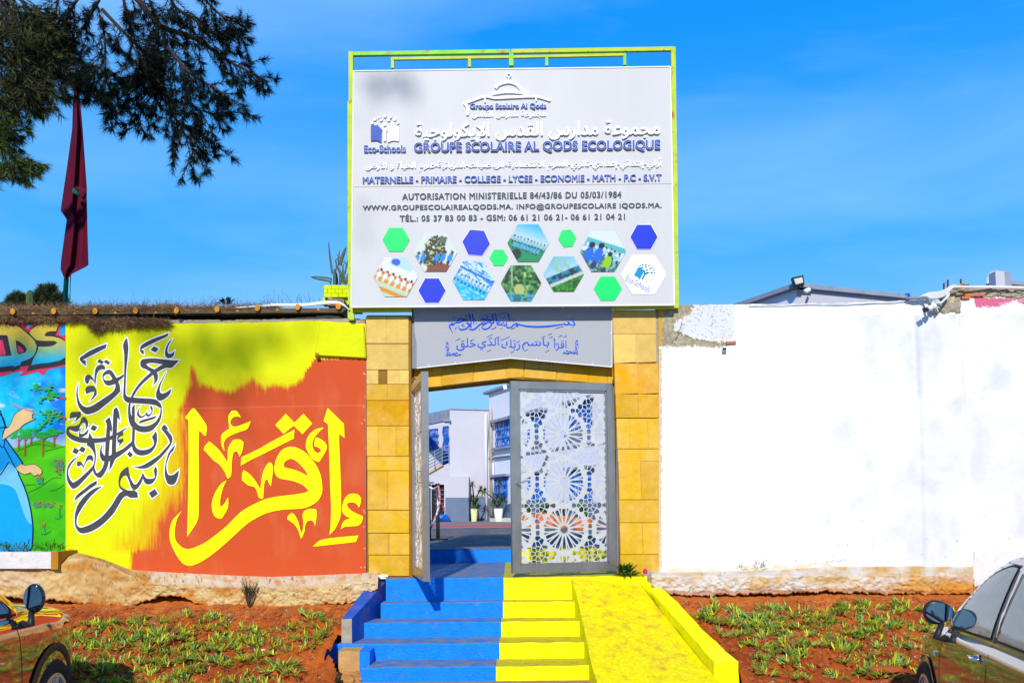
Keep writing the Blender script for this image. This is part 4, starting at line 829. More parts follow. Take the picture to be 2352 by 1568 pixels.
# ------------------------------------------------------------------ gate leaves
def holes_pattern(w, h):
    """outlines of the holes cut into one plate w x h, rosettes with stars and hexagons between"""
    H = []; pit = (.62, .535)
    def clip_ok(c, r): return r+.004 < c[0] < w-r-.004 and r+.006 < c[1] < h-r-.006
    def put(pts):
        pts = [(min(max(x, .012), w-.012), min(max(y, .012), h-.012)) for x, y in pts]
        xs = [p[0] for p in pts]; ys = [p[1] for p in pts]
        if max(xs)-min(xs) < .012 or max(ys)-min(ys) < .012: return
        out = []
        for p in pts:
            if not out or (abs(p[0]-out[-1][0])+abs(p[1]-out[-1][1])) > 1e-4: out.append(p)
        if len(out) > 2:
            a = sum(out[i][0]*out[(i+1)%len(out)][1]-out[(i+1)%len(out)][0]*out[i][1] for i in range(len(out)))
            if abs(a) > 3e-4: H.append(out)
    def ngon(c, r, n, ph=0): return [(c[0]+r*math.cos(ph+2*math.pi*i/n), c[1]+r*math.sin(ph+2*math.pi*i/n)) for i in range(n)]
    def star(c, r, q, n, ph=0): return [(c[0]+(r if i % 2 == 0 else q)*math.cos(ph+math.pi*i/n), c[1]+(r if i % 2 == 0 else q)*math.sin(ph+math.pi*i/n)) for i in range(2*n)]
    cx0 = w/2; rows = [h-.50-k*.535 for k in range(-1, 5)]
    for cyy in rows:
        for cxx in (cx0-pit[0], cx0, cx0+pit[0]):
            c = (cxx, cyy)
            if cyy+.3 < 0 or cyy-.3 > h or cxx+.3 < 0 or cxx-.3 > w: continue
            put(star(c, .060, .036, 16, math.pi/16))
            for k in range(16):
                a = k*math.pi/8; ca, sa = math.cos(a), math.sin(a)
                hv = abs(ca) > .99; ve = abs(sa) > .99; ro = .232
                pet = [(.062,0),(.115,.0125),(ro-.016,.0205),(ro,.010),(ro,-.010),(ro-.016,-.0205),(.115,-.0125)]
                put([(c[0]+u*ca-v_*sa, c[1]+u*sa+v_*ca) for u, v_ in pet])
                b = a+math.pi/16; q5 = (c[0]+.222*math.cos(b), c[1]+.222*math.sin(b)); put([(q5[0]+u*math.cos(b)-v5*math.sin(b), q5[1]+u*math.sin(b)+v5*math.cos(b)) for u, v5 in ((-.055,0),(.0,-.0075),(.012,-.020),(.012,-.006),(.026,0),(.012,.006),(.012,.020),(.0,.0075))])
    # between the rosettes: small many-sided holes, evenly parted by thin bars
    ros = [(cx0+i*pit[0], y) for i in range(-2, 3) for y in rows]
    seeds = []
    def far(p, d): return all((p[0]-q[0])**2+(p[1]-q[1])**2 > d*d for q in seeds)
    for c in ros:
        for k in range(16):
            a = k*math.pi/8+math.pi/16; p = (c[0]+.2665*math.cos(a), c[1]+.2665*math.sin(a))
            if far(p, .030): seeds.append(p)
    cand = []
    for i in range(-2, 3):
        for y in rows:
            m_ = (cx0+(i+.5)*pit[0], y+.535/2)
            cand += [(0, m_)]+[(1, (m_[0]+.060*math.cos(k*math.pi/4), m_[1]+.056*math.sin(k*math.pi/4))) for k in range(8)]
            cand += [(2, (m_[0]+.112*math.cos(k*math.pi/8), m_[1]+.104*math.sin(k*math.pi/8))) for k in range(16)]
            cand += [(3, (cx0+(i+.5)*pit[0]+dx, y+dy_)) for dx in (-.028,.028) for dy_ in (-.03,.03)]
            cand += [(4, (cx0+(i+.5)*pit[0]+dx*.045, y+.535/2+dy_*.045)) for dx in range(-5,6) for dy_ in range(-5,6)]
    for o_, p in sorted(cand):
        if min(math.hypot(p[0]-c[0], p[1]-c[1]) for c in ros) > .284 and far(p, .043): seeds.append(p)
    def cut(poly, n_, d):
        out = []
        for i in range(len(poly)):
            a, b = poly[i], poly[(i+1) % len(poly)]; da = a[0]*n_[0]+a[1]*n_[1]-d; db = b[0]*n_[0]+b[1]*n_[1]-d
            if da <= 0: out.append(a)
            if (da < 0 < db) or (db < 0 < da): t = da/(da-db); out.append((a[0]+(b[0]-a[0])*t, a[1]+(b[1]-a[1])*t))
        return out
    for p in seeds:
        if not (-.03 < p[0] < w+.03 and -.03 < p[1] < h+.03): continue
        poly = [(p[0]+.036*math.cos(k*math.pi/4+.39), p[1]+.036*math.sin(k*math.pi/4+.39)) for k in range(8)]
        for q in seeds:
            dx, dy_ = q[0]-p[0], q[1]-p[1]; L2 = math.hypot(dx, dy_)
            if 1e-6 < L2 < .11: n_ = (dx/L2, dy_/L2); poly = cut(poly, n_, n_[0]*(p[0]+q[0])/2+n_[1]*(p[1]+q[1])/2-.0042)
            if len(poly) < 3: break
        if len(poly) < 3: continue
        c = min(ros, key=lambda c: math.hypot(p[0]-c[0], p[1]-c[1])); L2 = math.hypot(c[0]-p[0], c[1]-p[1]); n_ = ((c[0]-p[0])/L2, (c[1]-p[1])/L2)
        poly = cut(poly, n_, n_[0]*c[0]+n_[1]*c[1]-.242)
        for n_, d in (((-1,0),-.008),((1,0),w-.008),((0,-1),-.008),((0,1),h-.008)):
            if len(poly) > 2: poly = cut(poly, n_, d)
        if len(poly) > 2: put(poly)
    # drop holes that run into one another
    keep = []; boxes = []
    for p in H:
        cx_ = sum(q[0] for q in p)/len(p); cy_ = sum(q[1] for q in p)/len(p)
        rad = max(math.hypot(q[0]-cx_, q[1]-cy_) for q in p); ok = True
        for (p2, bx) in zip(keep, boxes):
            if min(q[0] for q in p) > bx[2]+.004 or max(q[0] for q in p) < bx[0]-.004 or min(q[1] for q in p) > bx[3]+.004 or max(q[1] for q in p) < bx[1]-.004: continue
            dmin = min(seg_d(q, p2) for q in p+[(cx_, cy_)]); dm2 = min(seg_d(q, p) for q in p2)
            if min(dmin, dm2) < .0045 or inside((cx_, cy_), p2): ok = False; break
        if ok: keep.append(p); boxes.append((min(q[0] for q in p), min(q[1] for q in p), max(q[0] for q in p), max(q[1] for q in p)))
    return keep
def inside(p, poly):
    x, y = p; c = False; k = len(poly)
    for i in range(k):
        (ax, ay), (bx, by) = poly[i], poly[(i+1) % k]
        if (ay > y) != (by > y) and x < (bx-ax)*(y-ay)/(by-ay)+ax: c = not c
    return c
def seg_d(p, poly):
    if inside(p, poly): return 0
    m_ = 9
    for i in range(len(poly)):
        (ax, ay), (bx, by) = poly[i], poly[(i+1) % len(poly)]; ex, ey = bx-ax, by-ay
        t = max(0, min(1, ((p[0]-ax)*ex+(p[1]-ay)*ey)/(ex*ex+ey*ey+1e-12))); m_ = min(m_, math.hypot(p[0]-ax-t*ex, p[1]-ay-t*ey))
    return m_
PW, PH = 1.03, 1.96
HO = holes_pattern(PW, PH)
def plate_mesh():
    loops = [[(0,0),(PW,0),(PW,PH),(0,PH)]]+HO
    vv = []; ee = []
    for l_ in loops:
        o = len(vv); vv += [Vector(p) for p in l_]; ee += [(o+i, o+(i+1) % len(l_)) for i in range(len(l_))]
    V2, E2, F2, *_ = geometry.delaunay_2d_cdt(vv, ee, [], 0, 1e-6)
    bx = [(min(q[0] for q in p), min(q[1] for q in p), max(q[0] for q in p), max(q[1] for q in p)) for p in HO]
    keepf = []
    for f in F2:
        cx_ = sum(V2[i].x for i in f)/3; cy_ = sum(V2[i].y for i in f)/3
        if any(b_[0] < cx_ < b_[2] and b_[1] < cy_ < b_[3] and inside((cx_, cy_), p) for b_, p in zip(bx, HO)): continue
        keepf.append(tuple(f))
    n = len(V2); v = [(p.x, 0, p.y) for p in V2]+[(p.x, .006, p.y) for p in V2]
    f = list(keepf)+[t[::-1] and tuple(i+n for i in t[::-1]) for t in keepf]
    cnt = {(t[i], t[(i+1) % 3]) for t in keepf for i in range(3)}
    f += [(b_, a_, a_+n, b_+n) for a_, b_ in cnt if (b_, a_) not in cnt]
    me = bpy.data.meshes.new('cut_plate'); me.from_pydata(v, [], f); me.materials.append(M['plate'])
    bm = bmesh.new(); bm.from_mesh(me); bmesh.ops.recalc_face_normals(bm, faces=bm.faces); bm.to_mesh(me); bm.free(); me.update(); return me
PM = plate_mesh()
def gate_leaf(hinge, free, label):
    hinge, free = Vector(hinge), Vector(free); d = (free-hinge); d.z = 0; Wd = d.length; d.normalize()
    root = empty('gate_leaf', hinge, label, 'gate')
    root.rotation_euler = (0, 0, math.atan2(d.y, d.x)); bpy.context.view_layer.update()
    Ht = 2.17; fw = .088; t = .035
    def part(mb, name, m_, smooth=False):
        o = mb.build(name, m_, None, smooth); o.parent = root; return o
    for (a, b) in (((0,0),(fw,Ht)),((Wd-fw,0),(Wd,Ht))):
        mb = MB(); mb.box((a[0],-t,a[1]),(b[0],t,b[1])); part(mb, 'frame_stile', M['steel'])
    for z in (0, Ht-fw):
        mb = MB(); mb.box((fw+.001,-t,z),(Wd-fw-.001,t,z+fw)); part(mb, 'frame_rail', M['steel'])
    mb = MB()
    for (x0, x1, z0, z1) in ((fw,fw+.022,fw,Ht-fw),(Wd-fw-.022,Wd-fw,fw,Ht-fw),(fw,Wd-fw,fw,fw+.022),(fw,Wd-fw,Ht-fw-.022,Ht-fw)): mb.box((x0+.001,-t+.012,z0+.001),(x1-.001,t-.012,z1-.001))
    part(mb, 'inner_moulding', M['steel'])
    o = bpy.data.objects.new('cut_plate', PM); C.collection.objects.link(o); o.parent = root; o.location = (fw+.01, -.003, fw)
    o.scale = ((Wd-2*fw-.02)/PW, 1, (Ht-2*fw)/PH)
    mb = MB(); mb.tube([(Wd-.05,-t,1.02),(Wd-.05,-t-.05,1.02),(Wd-.05,-t-.05,1.14),(Wd-.05,-t,1.14)], .008); mb.tube([(Wd-.05,t,1.02),(Wd-.05,t+.05,1.02),(Wd-.14,t+.05,1.02)], .009); part(mb, 'handle', M['chrome'])
    return root
hL = P(953, 1316, 10.02); fL = P(980, 1338, 8.99)
gate_leaf((hL.x, 10.02, LAND+.035), (fL.x, 8.99, 0), 'left gate leaf swung wide open towards the steps, seen edge on')
hR = P(1414, 1312, 10.12); fR = P(1176, 1315, 9.84)
gate_leaf((hR.x, 10.12, LAND+.045), (fR.x, 9.84, 0), 'right gate leaf almost closed, geometric cut steel panel facing the street')
for (x, yb, yt_, lab) in ((956,1318,868,'slim steel hinge post beside the left stone pillar'),(1419,1318,872,'slim steel hinge post beside the right stone pillar')):
    r_ = empty('hinge_post', P(x, yb, 10.04), lab, 'post')
    mb = MB(); mb.tube([P(x, yb, 10.08), P(x-1, yt_, 10.08)], .019, 10); mb.build('post_tube', M['steel'], r_)
    mb = MB(); mb.bar(P(x-12 if x > 1000 else x-22, yt_+4, 10.06), P(x+2, yt_+4, 10.06), .045, .045); mb.bar(P(x-8, yt_+12, 10.07), P(x-8, yt_, 10.07), .02); mb.build('hinge_bracket', M['rust'], r_)

# things tied to the left leaf
mb = MB(); mb.tube([P(964, 1092, 9.5), P(976, 1096, 9.38)], .012, 8); tag(mb.build('padlock', M['lens']), 'white padlock tag hanging on the left gate leaf', 'padlock')

# ------------------------------------------------------------------ lower sign
ls = empty('lower_sign', P(1176, 840, 10.05), 'pale grey sign with two lines of blue Arabic script above the gate', 'sign')
sh = [(946,704),(1405,702),(1405,842),(1172,821),(957,844),(946,846)]
fl = Flat(10.055); fl.poly([(950,704),(1405,702),(1405.5,842),(1172,822),(957,845),(957,790),(952,760)], thick=.03); fl.build('sign_face', M['sign2'], ls)
fl = Flat(10.05); fl.line([(1405.6,842.4),(1172,822),(957,845.2)], 1.6, thick=.02); fl.line([(1405.4,702),(1405.9,842)], 1.3, thick=.02); fl.build('sign_edge', M['signedge'], ls)
fl = Flat(10.075); fl.poly([(945.5,705),(951,705),(953,760),(958,790),(958,846),(946.5,846)], thick=.03); fl.build('bent_flap', mat('sign_flap_paint', V(150,152,158), .5, var=.05), ls)
for (x, y) in [(948+i*57.4, 706) for i in range(9)]+[(985,838),(1045,833),(1105,828),(1172,818),(1232,824),(1300,830),(1360,836),(1402,765)]:
    fl = Flat(10.05); fl.poly([(x+1.2*math.cos(a), y+1.2*math.sin(a)) for a in np.linspace(0, 6.28, 9)[:-1]], thick=.005); fl.build('rivet', M['signedge'], ls)
# script, first line: brush strokes
S6 = Zm(1740, 1230, 3.92)
sc = Flat(10.049); scw = Flat(10.0525)
def br(pts, w0, w1=None, wm=None):
    q = smooth([S6(p) for p in pts], False, 70); n_ = len(q); w1 = w0 if w1 is None else w1; wm = wm or max(w0, w1)
    k = .1465*1.75; ws = [(w0+(wm-w0)*min(1, 3*i/n_) if i < n_/2 else wm+(w1-wm)*max(0, (3*i/n_-2)))*k for i in range(n_)]
    sc.line(q, ws); scw.line(q, [w_+.55 for w_ in ws])
for s_, a, b, c in [
 ([(2135,165),(2165,210),(2190,250),(2180,275),(2150,268)],4,14,14),([(2175,272),(2120,262),(2095,235),(2085,262),(2045,268),(2030,240)],10,10,13),
 ([(2050,255),(1950,265),(1820,285),(1650,297),(1500,293),(1380,278),(1290,255)],8,12,17),([(1300,255),(1270,240),(1275,290),(1298,290),(1285,262)],10,8,12),
 ([(1290,262),(1240,258),(1200,300),(1150,312),(1120,300),(1118,285)],12,3,13),([(1145,92),(1155,130),(1168,215)],16,5,14),
 ([(1110,205),(1125,255),(1110,275),(1060,268),(1050,240),(1040,272),(1010,265),(1005,235)],10,6,13),([(1060,195),(1085,262)],8,10,10),([(1010,200),(985,240),(990,265),(1020,225)],8,8,9),
 ([(940,92),(955,140),(975,275)],16,5,14),([(895,95),(905,150),(922,235),(880,240),(850,232)],16,8,14),([(870,215),(890,245),(868,290),(810,330),(760,330),(735,300),(735,265)],9,4,13),
 ([(700,185),(740,178),(800,190),(880,190)],6,6,16),([(880,192),(830,225),(780,258),(745,255),(730,230)],10,8,12),([(790,225),(770,262),(745,290)],8,2,9),
 ([(775,225),(700,262),(650,310),(600,340),(545,335),(530,305)],12,3,14),([(582,98),(595,150),(612,265)],16,4,14),([(535,98),(545,150),(565,240),(545,300),(540,250),(510,250),(490,232)],16,7,13),
 ([(505,225),(530,255),(505,310),(450,340),(400,340),(372,310),(375,270)],8,3,13),([(355,180),(400,172),(450,182),(515,185)],6,5,15),([(515,185),(440,205),(385,225),(345,235),(320,220)],10,6,11),
 ([(372,190),(330,235),(295,250),(270,240),(250,250),(275,270),(300,265)],8,7,12),([(290,262),(240,265),(222,290),(245,325),(278,395)],10,3,13),
 ([(740,150),(790,115),(870,98)],4,4,7),([(965,140),(1030,105),(1115,82)],4,4,7),([(805,135),(815,165),(825,140),(832,165),(845,132)],5,5,6),([(1025,145),(1035,175),(1045,150),(1052,172),(1065,142)],5,5,6),
 ([(470,118),(478,145),(488,122),(494,145),(506,115)],5,5,6),([(715,105),(725,140)],4,4,6),([(1088,125),(1098,160)],4,4,6),([(205,225),(225,200),(222,190)],4,4,6),
 ([(1880,325),(1950,305),(2015,290)],2,3,4),([(875,335),(935,320),(958,295),(935,290)],2,4,5),([(1190,335),(1240,315),(1258,300)],2,3,5),([(430,268),(450,252),(415,270),(445,290),(468,285)],3,3,5),([(310,370),(312,320),(340,312)],3,3,6),([(565,280),(575,300),(560,300)],3,3,5),([(685,315),(690,340),(705,340)],3,3,5)]:
    br(s_, a, b, c)
for (x, y, r_) in [(2155,292,11),(655,235,10),(330,270,8),(352,272,8),(2062,140,10),(2100,125,9),(1210,135,9),(1245,125,9),(630,130,9),(665,122,9),(1020,315,9),(1050,300,8),(1068,268,3)]:
    c_ = S6((x, y)); rr_ = r_*.15; sc.poly([(c_[0],c_[1]-rr_),(c_[0]+rr_,c_[1]),(c_[0],c_[1]+rr_),(c_[0]-rr_,c_[1])]); scw.poly([(c_[0],c_[1]-rr_-.9),(c_[0]+rr_+.9,c_[1]),(c_[0],c_[1]+rr_+.9),(c_[0]-rr_-.9,c_[1])])
for (x, y) in ((2088,202),(297,155),(642,195),(1230,190)):
    q = [(x+12*math.cos(a), y+16*math.sin(a)) for a in np.linspace(0, 5.9, 9)]; br(q, 5, 5)
# corner flourishes
for sx, ox in ((1, 190), (-1, 2222)):
    f_ = lambda u, v_: (ox+sx*u, 735-v_) if sx > 0 else (ox+sx*u, 705-v_)
    for (cx_, cy_, r_, a0, a1) in ((0,0,18,0,5),(45,8,18,1,6),(100,2,24,-1,4),(150,10,24,0,5.5),(200,8,14,2,7),(8,60,18,1,6),(0,105,26,-2,3.5),(5,150,22,0,5),(0,195,14,1,6)):
        br([f_(cx_+r_*math.cos(a), cy_+r_*math.sin(a)) for a in np.linspace(a0, a1, 9)], 3, 3, 5)
    br([f_(-5,200), f_(5,120), f_(-8,60), f_(0,0), f_(80,8), f_(150,-5), f_(215,12)], 2, 2, 5)
sc.build('script_line', M['script'], ls)['kind'] = 'stuff'; scw.build('script_outline', M['whiteletter'], ls)['kind'] = 'stuff'
for word, x0, x1 in (('اقرأ',1858,2062),('باسم',1365,1790),('ربك',1040,1335),('الذي',665,1000),('خلق',335,640)):
    a = S6((x0, 480)); b = S6((x1, 690)); top_ = 478 if word != 'ربك' else 495
    lettering('script_word', arabic(word), (a[0], S6((0, top_))[1], b[0], S6((0, 672 if word in ('اقرأ','خلق','ربك') else 660))[1]), 10.05, [M['script']], ls, offset=.002)
dia = Flat(10.0495)
for p_ in [((320,515),(405,480)),((548,517),(610,495)),((808,463),(905,420)),((1030,515),(1170,455)),((1272,548),(1330,520)),((808,688),(880,660)),((1182,706),(1238,684)),((1400,682),(1455,656)),((1728,696),(1795,662)),((1560,540),(1608,522)),((1880,575),(1945,555)),((1220,520),(1265,510)),((852,478),(898,468))]:
    dia.line([S6(p) for p in p_], .9)
for (x, y) in ((980,465),(1700,455),(2040,450),(1820,462),(1965,442),(1800,415)): dia.line([S6(p) for p in [(x-35,y+12),(x+5,y+3),(x+32,y-8),(x+15,y-14),(x-5,y+5)]], .8)
dia.build('vowel_marks', M['script'], ls)['kind'] = 'stuff'

# ------------------------------------------------------------------ big school sign
bs = empty('school_sign', P(1176, 710, 9.95), 'large white school billboard with blue and white lettering and hexagon pictures', 'billboard')
fr = lambda name, a, b, w_, h_=None, m_='frame', Y=9.965: MB().bar(P(*a, Y), P(*b, Y), w_, h_ or w_).build(name, M[m_], bs)
fr('frame_post', (806.5,121), (808.5,735), .052, None, 'frame', 9.963); fr('frame_post', (1545.5,110.5), (1553.5,708), .052, None, 'frame', 9.963)
fr('frame_beam', (803,125.5), (1172,119.5), .044, None, 'greenframe'); fr('frame_beam', (1174.5,119.5), (1547,113.8), .044)
fr('frame_beam', (804,712.5), (945,711.5), .047); fr('frame_beam', (1406,706.5), (1554,704), .046)
fr('frame_strut', (902,158), (902,133), .034); fr('frame_strut', (1078.5,155), (1078.5,132), .034); fr('frame_strut', (1174.2,153), (1174.2,122), .05, None, 'greenframe')
fr('frame_strut', (1255.5,153), (1255.5,130), .034, None, 'greenframe'); fr('frame_strut', (1434.5,151), (1434.5,125), .034, None, 'greenframe')
fr('frame_rail', (899,136), (1172,132), .03); fr('frame_rail', (1177,132), (1437,126.5), .03)
fr('frame_leg', (805,732), (805,712), .055)
fr('side_tube', (800.5,234), (801.5,700), .02)
PT = [(812,163),(1540,153),(1549,700),(806.5,705)]
fl = Flat(9.86); 
mid = lambda t: [(PT[0][0]*(1-t)+PT[3][0]*t, PT[0][1]*(1-t)+PT[3][1]*t), (PT[1][0]*(1-t)+PT[2][0]*t, PT[1][1]*(1-t)+PT[2][1]*t)]
tj = (430-163)/(705-163.)
a, b = mid(tj-.0008); fl.poly([PT[0], PT[1], b, a], thick=.07); fl.build('upper_panel', M['sign'], bs)
a, b = mid(tj+.0008); fl = Flat(9.8605); fl.poly([a, b, PT[2], PT[3]], thick=.07); fl.build('lower_panel', M['sign'], bs)
fl = Flat(9.852)
for i in range(4): fl.line([PT[i], PT[(i+1) % 4]], 2.2, thick=.02)
fl.build('panel_edging', M['signedge'], bs)
for t in np.linspace(.03, .97, 9): 
    for (p_, q_) in ((PT[0], PT[1]),):
        x, y = (803.5+t*744, 125.5-t*12.5); f2 = Flat(9.935); f2.poly([(x+2*math.cos(k), y+2*math.sin(k)) for k in np.linspace(0, 6.28, 8)[:-1]], thick=.008); f2.build('bolt', M['frame'], bs)
for y in (205,232,430,600,690):
    for x in (807.2, 1548): f2 = Flat(9.935); f2.poly([(x+(y-150)*.006+1.8*math.cos(k), y+1.8*math.sin(k)) for k in np.linspace(0, 6.28, 8)[:-1]], thick=.008); f2.build('bolt', M['frame'], bs)
A = lambda x, y: ((1360+x/1.7043)*.574219, (160+y/1.7043)*.574219)
Bz = lambda x, y: ((1360+x/1.7043)*.574219, (720+y/1.7043)*.574219)
def box2(f_, x0, y0, x1, y1): a = f_(x0, y0); b = f_(x1, y1); return (*a, *b)
YS = 9.857
lettering('letter_row', 'GROUPE SCOLAIRE AL QODS ECOLOGIQUE', box2(A,505,700,2182,772), YS-.022, [M['blueletter'], M['whiteletter']], bs, .0119, .026, .022, outline=.018, split=True)
lettering('letter_row', 'MATERNELLE - PRIMAIRE - COLLEGE - LYCEE - ECONOMIE - MATH - P.C - S.V.T', box2(A,155,933,2192,976), YS-.014, [M['blueletter'], M['whiteletter']], bs, .0093, .022, .014, outline=.02)
lettering('arabic_letter_row', arabic('مجموعة مدارس القدس الإيكولوجية'), box2(A,512,566,2180,698), YS-.022, [M['whiteletter']], bs, .0119, .02, .022, split=True)
lettering('arabic_letter_row', arabic('أولي-إبتدائي-إعدادي-ثانوي-العلوم الاقتصادية-الرياضيات-الفزيائية-علوم الحياة و الأرض'), box2(A,172,822,2192,900), YS-.014, [M['whiteletter']], bs, .010, .01, .014)
lettering('letter_row', 'Groupe Scolaire Al Qods', box2(A,887,434,1405,478), YS-.014, [M['blueletter'], M['whiteletter']], bs, .006, .03, .014, outline=.025)
lettering('arabic_letter_row', arabic('مجموعة مدارس القدس'), box2(A,900,484,1405,536), YS-.012, [M['whiteletter']], bs, .006, .02, .012)
lettering('letter_row', 'Eco-Schools', box2(A,165,718,447,766), YS-.014, [M['blueletter'], M['whiteletter']], bs, .008, .03, .014, outline=.02)
lettering('printed_line', 'AUTORISATION MINISTERIELLE 84/43/86 DU 05/03/1984', box2(Bz,425,92,1917,133), YS-.006, [M['greyletter'], M['whiteletter']], bs, .0098, .034, 0, 1.12, outline=.016)
lettering('printed_line', 'WWW.GROUPESCOLAIREALQODS.MA. INFO@GROUPESCOLAIRE IQODS.MA.', box2(Bz,155,171,2192,214), YS-.006, [M['greyletter'], M['whiteletter']], bs, .0088, .034, 0, 1.12, outline=.016)
lettering('printed_line', 'TÉL.: 05 37 83 00 83 - GSM: 06 61 21 06 21- 06 61 21 04 21', box2(Bz,408,232,1942,280), YS-.006, [M['greyletter'], M['whiteletter']], bs, .0085, .034, 0, 1.12, outline=.016)
# raised emblems
em = Flat(YS-.018)
for pts, w_ in (([(870,425),(985,385),(1060,395),(1330,385),(1435,412)],5),([(1025,372),(1080,358),(1150,352),(1230,358),(1285,372)],6.5),([(1060,328),(1085,302),(1145,286),(1200,300),(1235,335),(1280,365)],6.5),
                ([(845,430),(862,450),(872,480),(868,512)],5),([(988,388),(988,425)],3),([(1335,385),(1338,415)],3),([(1150,252),(1150,272)],3)):
    em.line(smooth([A(*p) for p in pts], False, 60), w_, thick=.018)
em.line([A(1151+13*math.cos(t), 240+13*math.sin(t)) for t in np.linspace(0, 6.3, 15)], 2.2, thick=.018)
em.build('dome_emblem', M['whiteletter'], bs)
em = Flat(YS-.014); em.poly(smooth([A(*p) for p in [(210,588),(245,582),(283,602),(281,700),(250,686),(210,688)]]), thick=.014); em.build('emblem_left_page', M['blueletter'], bs)
def eco(f_, wm, th, pages=True):
    e_ = Flat(YS-th-.001)
    if pages: e_.poly(smooth([f_(*p) for p in [(325,603),(360,585),(400,587),(400,690),(360,686),(325,700)]]), thick=th)
    e_.poly([f_(*p) for p in [(297,690),(297,625),(272,592),(284,584),(305,610),(328,583),(339,592),(314,628),(314,690)]], thick=th)
    e_.poly([f_(305+11*math.cos(t), 576+11*math.sin(t)) for t in np.linspace(0, 6.28, 13)[:-1]], thick=th)
    for k in range(7):
        for rr_, n0 in ((92,7),(62,4)):
            if k >= n0: continue
            a = math.pi*(.10+.80*k/(n0-1)); x, y = 305+rr_*math.cos(a), 585-rr_*.72*math.sin(a)
            e_.poly([f_(x+p, y+q) for p, q in ((-11,-9),(-4,2),(-1,-12),(3,2),(11,-10),(9,6),(0,11),(-9,6))], thick=th)
    return e_
eco(lambda x, y: A(x, y), 0, .014).build('eco_emblem', M['whiteletter'], bs)
# hexagons
def hexa(cx, cy, w_, h_, rot=0):
    return [(cx+w_*a*math.cos(rot)-h_*b*math.sin(rot), cy+w_*a*math.sin(rot)+h_*b*math.cos(rot)) for a, b in ((-1,0),(-.5,-1),(.5,-1),(1,0),(.5,1),(-.5,1))]
for (cx, cy, w_, h_, r_, m_, ed) in ((382,407,94,81,0,'green',0),(928,427,95,85,.08,'blueprint',1),(1082,529,63,55,0,'green',0),(1549,397,62,58,-.12,'green',0),(2072,388,93,83,0,'blueprint',1),(627,753,93,83,0,'blueprint',1),(1825,739,96,82,0,'green',0)):
    q = [Bz(*p) for p in hexa(cx, cy, w_, h_, r_)]
    if ed: f2 = Flat(YS-.002); f2.poly(grow([Vector(p) for p in q], 1)); f2.build('hexagon_rim', M['whiteletter'], bs)
    f2 = Flat(YS-.004); f2.poly(q); f2.build('hexagon', M[m_], bs)
f2 = Flat(YS-.003); f2.poly([Bz(*p) for p in hexa(2069,644,155,133)]); f2.build('hexagon', M['whiteletter'], bs)
# emblem in the white hexagon, turned 27 degrees
def T(x, y, s_=.62, a=.47): x, y = (x-305)*s_, (y-610)*s_; return Bz(2082+x*math.cos(a)-y*math.sin(a), 632+x*math.sin(a)+y*math.cos(a))
e_ = Flat(YS-.007)
e_.poly([T(*p) for p in [(297,690),(297,625),(272,592),(284,584),(305,610),(328,583),(339,592),(314,628),(314,690)]]); e_.poly([T(305+11*math.cos(t), 576+11*math.sin(t)) for t in np.linspace(0, 6.28, 11)[:-1]])
for n0, rr_ in ((7,92),(4,62)):
    for k in range(n0):
        a = math.pi*(.10+.80*k/(n0-1)); x, y = 305+rr_*math.cos(a), 585-rr_*.72*math.sin(a); e_.poly([T(x+p, y+q) for p, q in ((-11,-9),(-4,2),(-1,-12),(3,2),(11,-10),(9,6),(0,11),(-9,6))])
e_.build('printed_tree_emblem', mat('teal_print', V(10,140,120), .4), bs)
e_ = Flat(YS-.007); e_.poly([T(*p) for p in [(205,588),(245,580),(285,602),(283,705),(250,690),(205,692)]]); e_.build('printed_page', mat('cyan_print', V(10,165,225), .4), bs)
e_ = Flat(YS-.007); e_.line([T(*p) for p in [(327,603),(365,583),(402,590),(402,692),(362,690),(327,705),(327,603)]], .7); e_.build('printed_page_outline', M['blueprint'], bs)
a = Bz(1942, 690); b = Bz(2122, 725)
lettering('printed_line', 'Eco-Schools', (a[0], a[1]-1, b[0], b[1]+1), YS-.005, [M['blueprint']], bs, 0, 0, 0, rot=.47)
# printed pictures: little painted scenes of colour
def picture(cx, cy, w_, h_, fn, seed, rot=0):
    nx, ny = 46, 40; u, v_ = np.meshgrid(np.linspace(-1, 1, nx), np.linspace(-1, 1, ny))
    half = 1-.5*np.abs(v_); X = cx+w_*u*half; Y = cy+h_*v_
    D0 = (1360+X/1.7043)*.574219; D1 = (720+Y/1.7043)*.574219
    d = np.array(fwd)*F+np.array(rt)*(D0[..., None]-1176)-np.array(up)*(D1[..., None]-CYP); Wd = np.array(EYE)+d*((YS-.005)/d[..., 1])[..., None]
    xx = (X-cx)/w_; yy = (Y-cy)/h_; a = rot; xr = xx*math.cos(a)+yy*math.sin(a); yr = -xx*math.sin(a)+yy*math.cos(a)
    return gridmesh('printed_picture', Wd, fn(xr, yr, np.random.RandomState(seed)), M['print'], bs, False)
def full(shape, c): return np.broadcast_to(np.array(V(*c)), shape+(3,)).copy()
def blob(col, x, y, cx, cy, rx, ry, c): m_ = ((x-cx)/rx)**2+((y-cy)/ry)**2 < 1; col[m_] = V(*c)
def people(col, x, y, rs_, pts, shirt, s_=.11, head=(60,50,50)):
    for (px, py) in pts:
        blob(col, x, y, px, py+s_*.1, s_*.75, s_*1.7, shirt); blob(col, x, y, px, py-s_*1.9, s_*.5, s_*.6, head); blob(col, x, y, px-.01, py+s_*2, s_*.45, s_*.9, (40,60,110) if shirt[0] < 200 else (235,235,240))
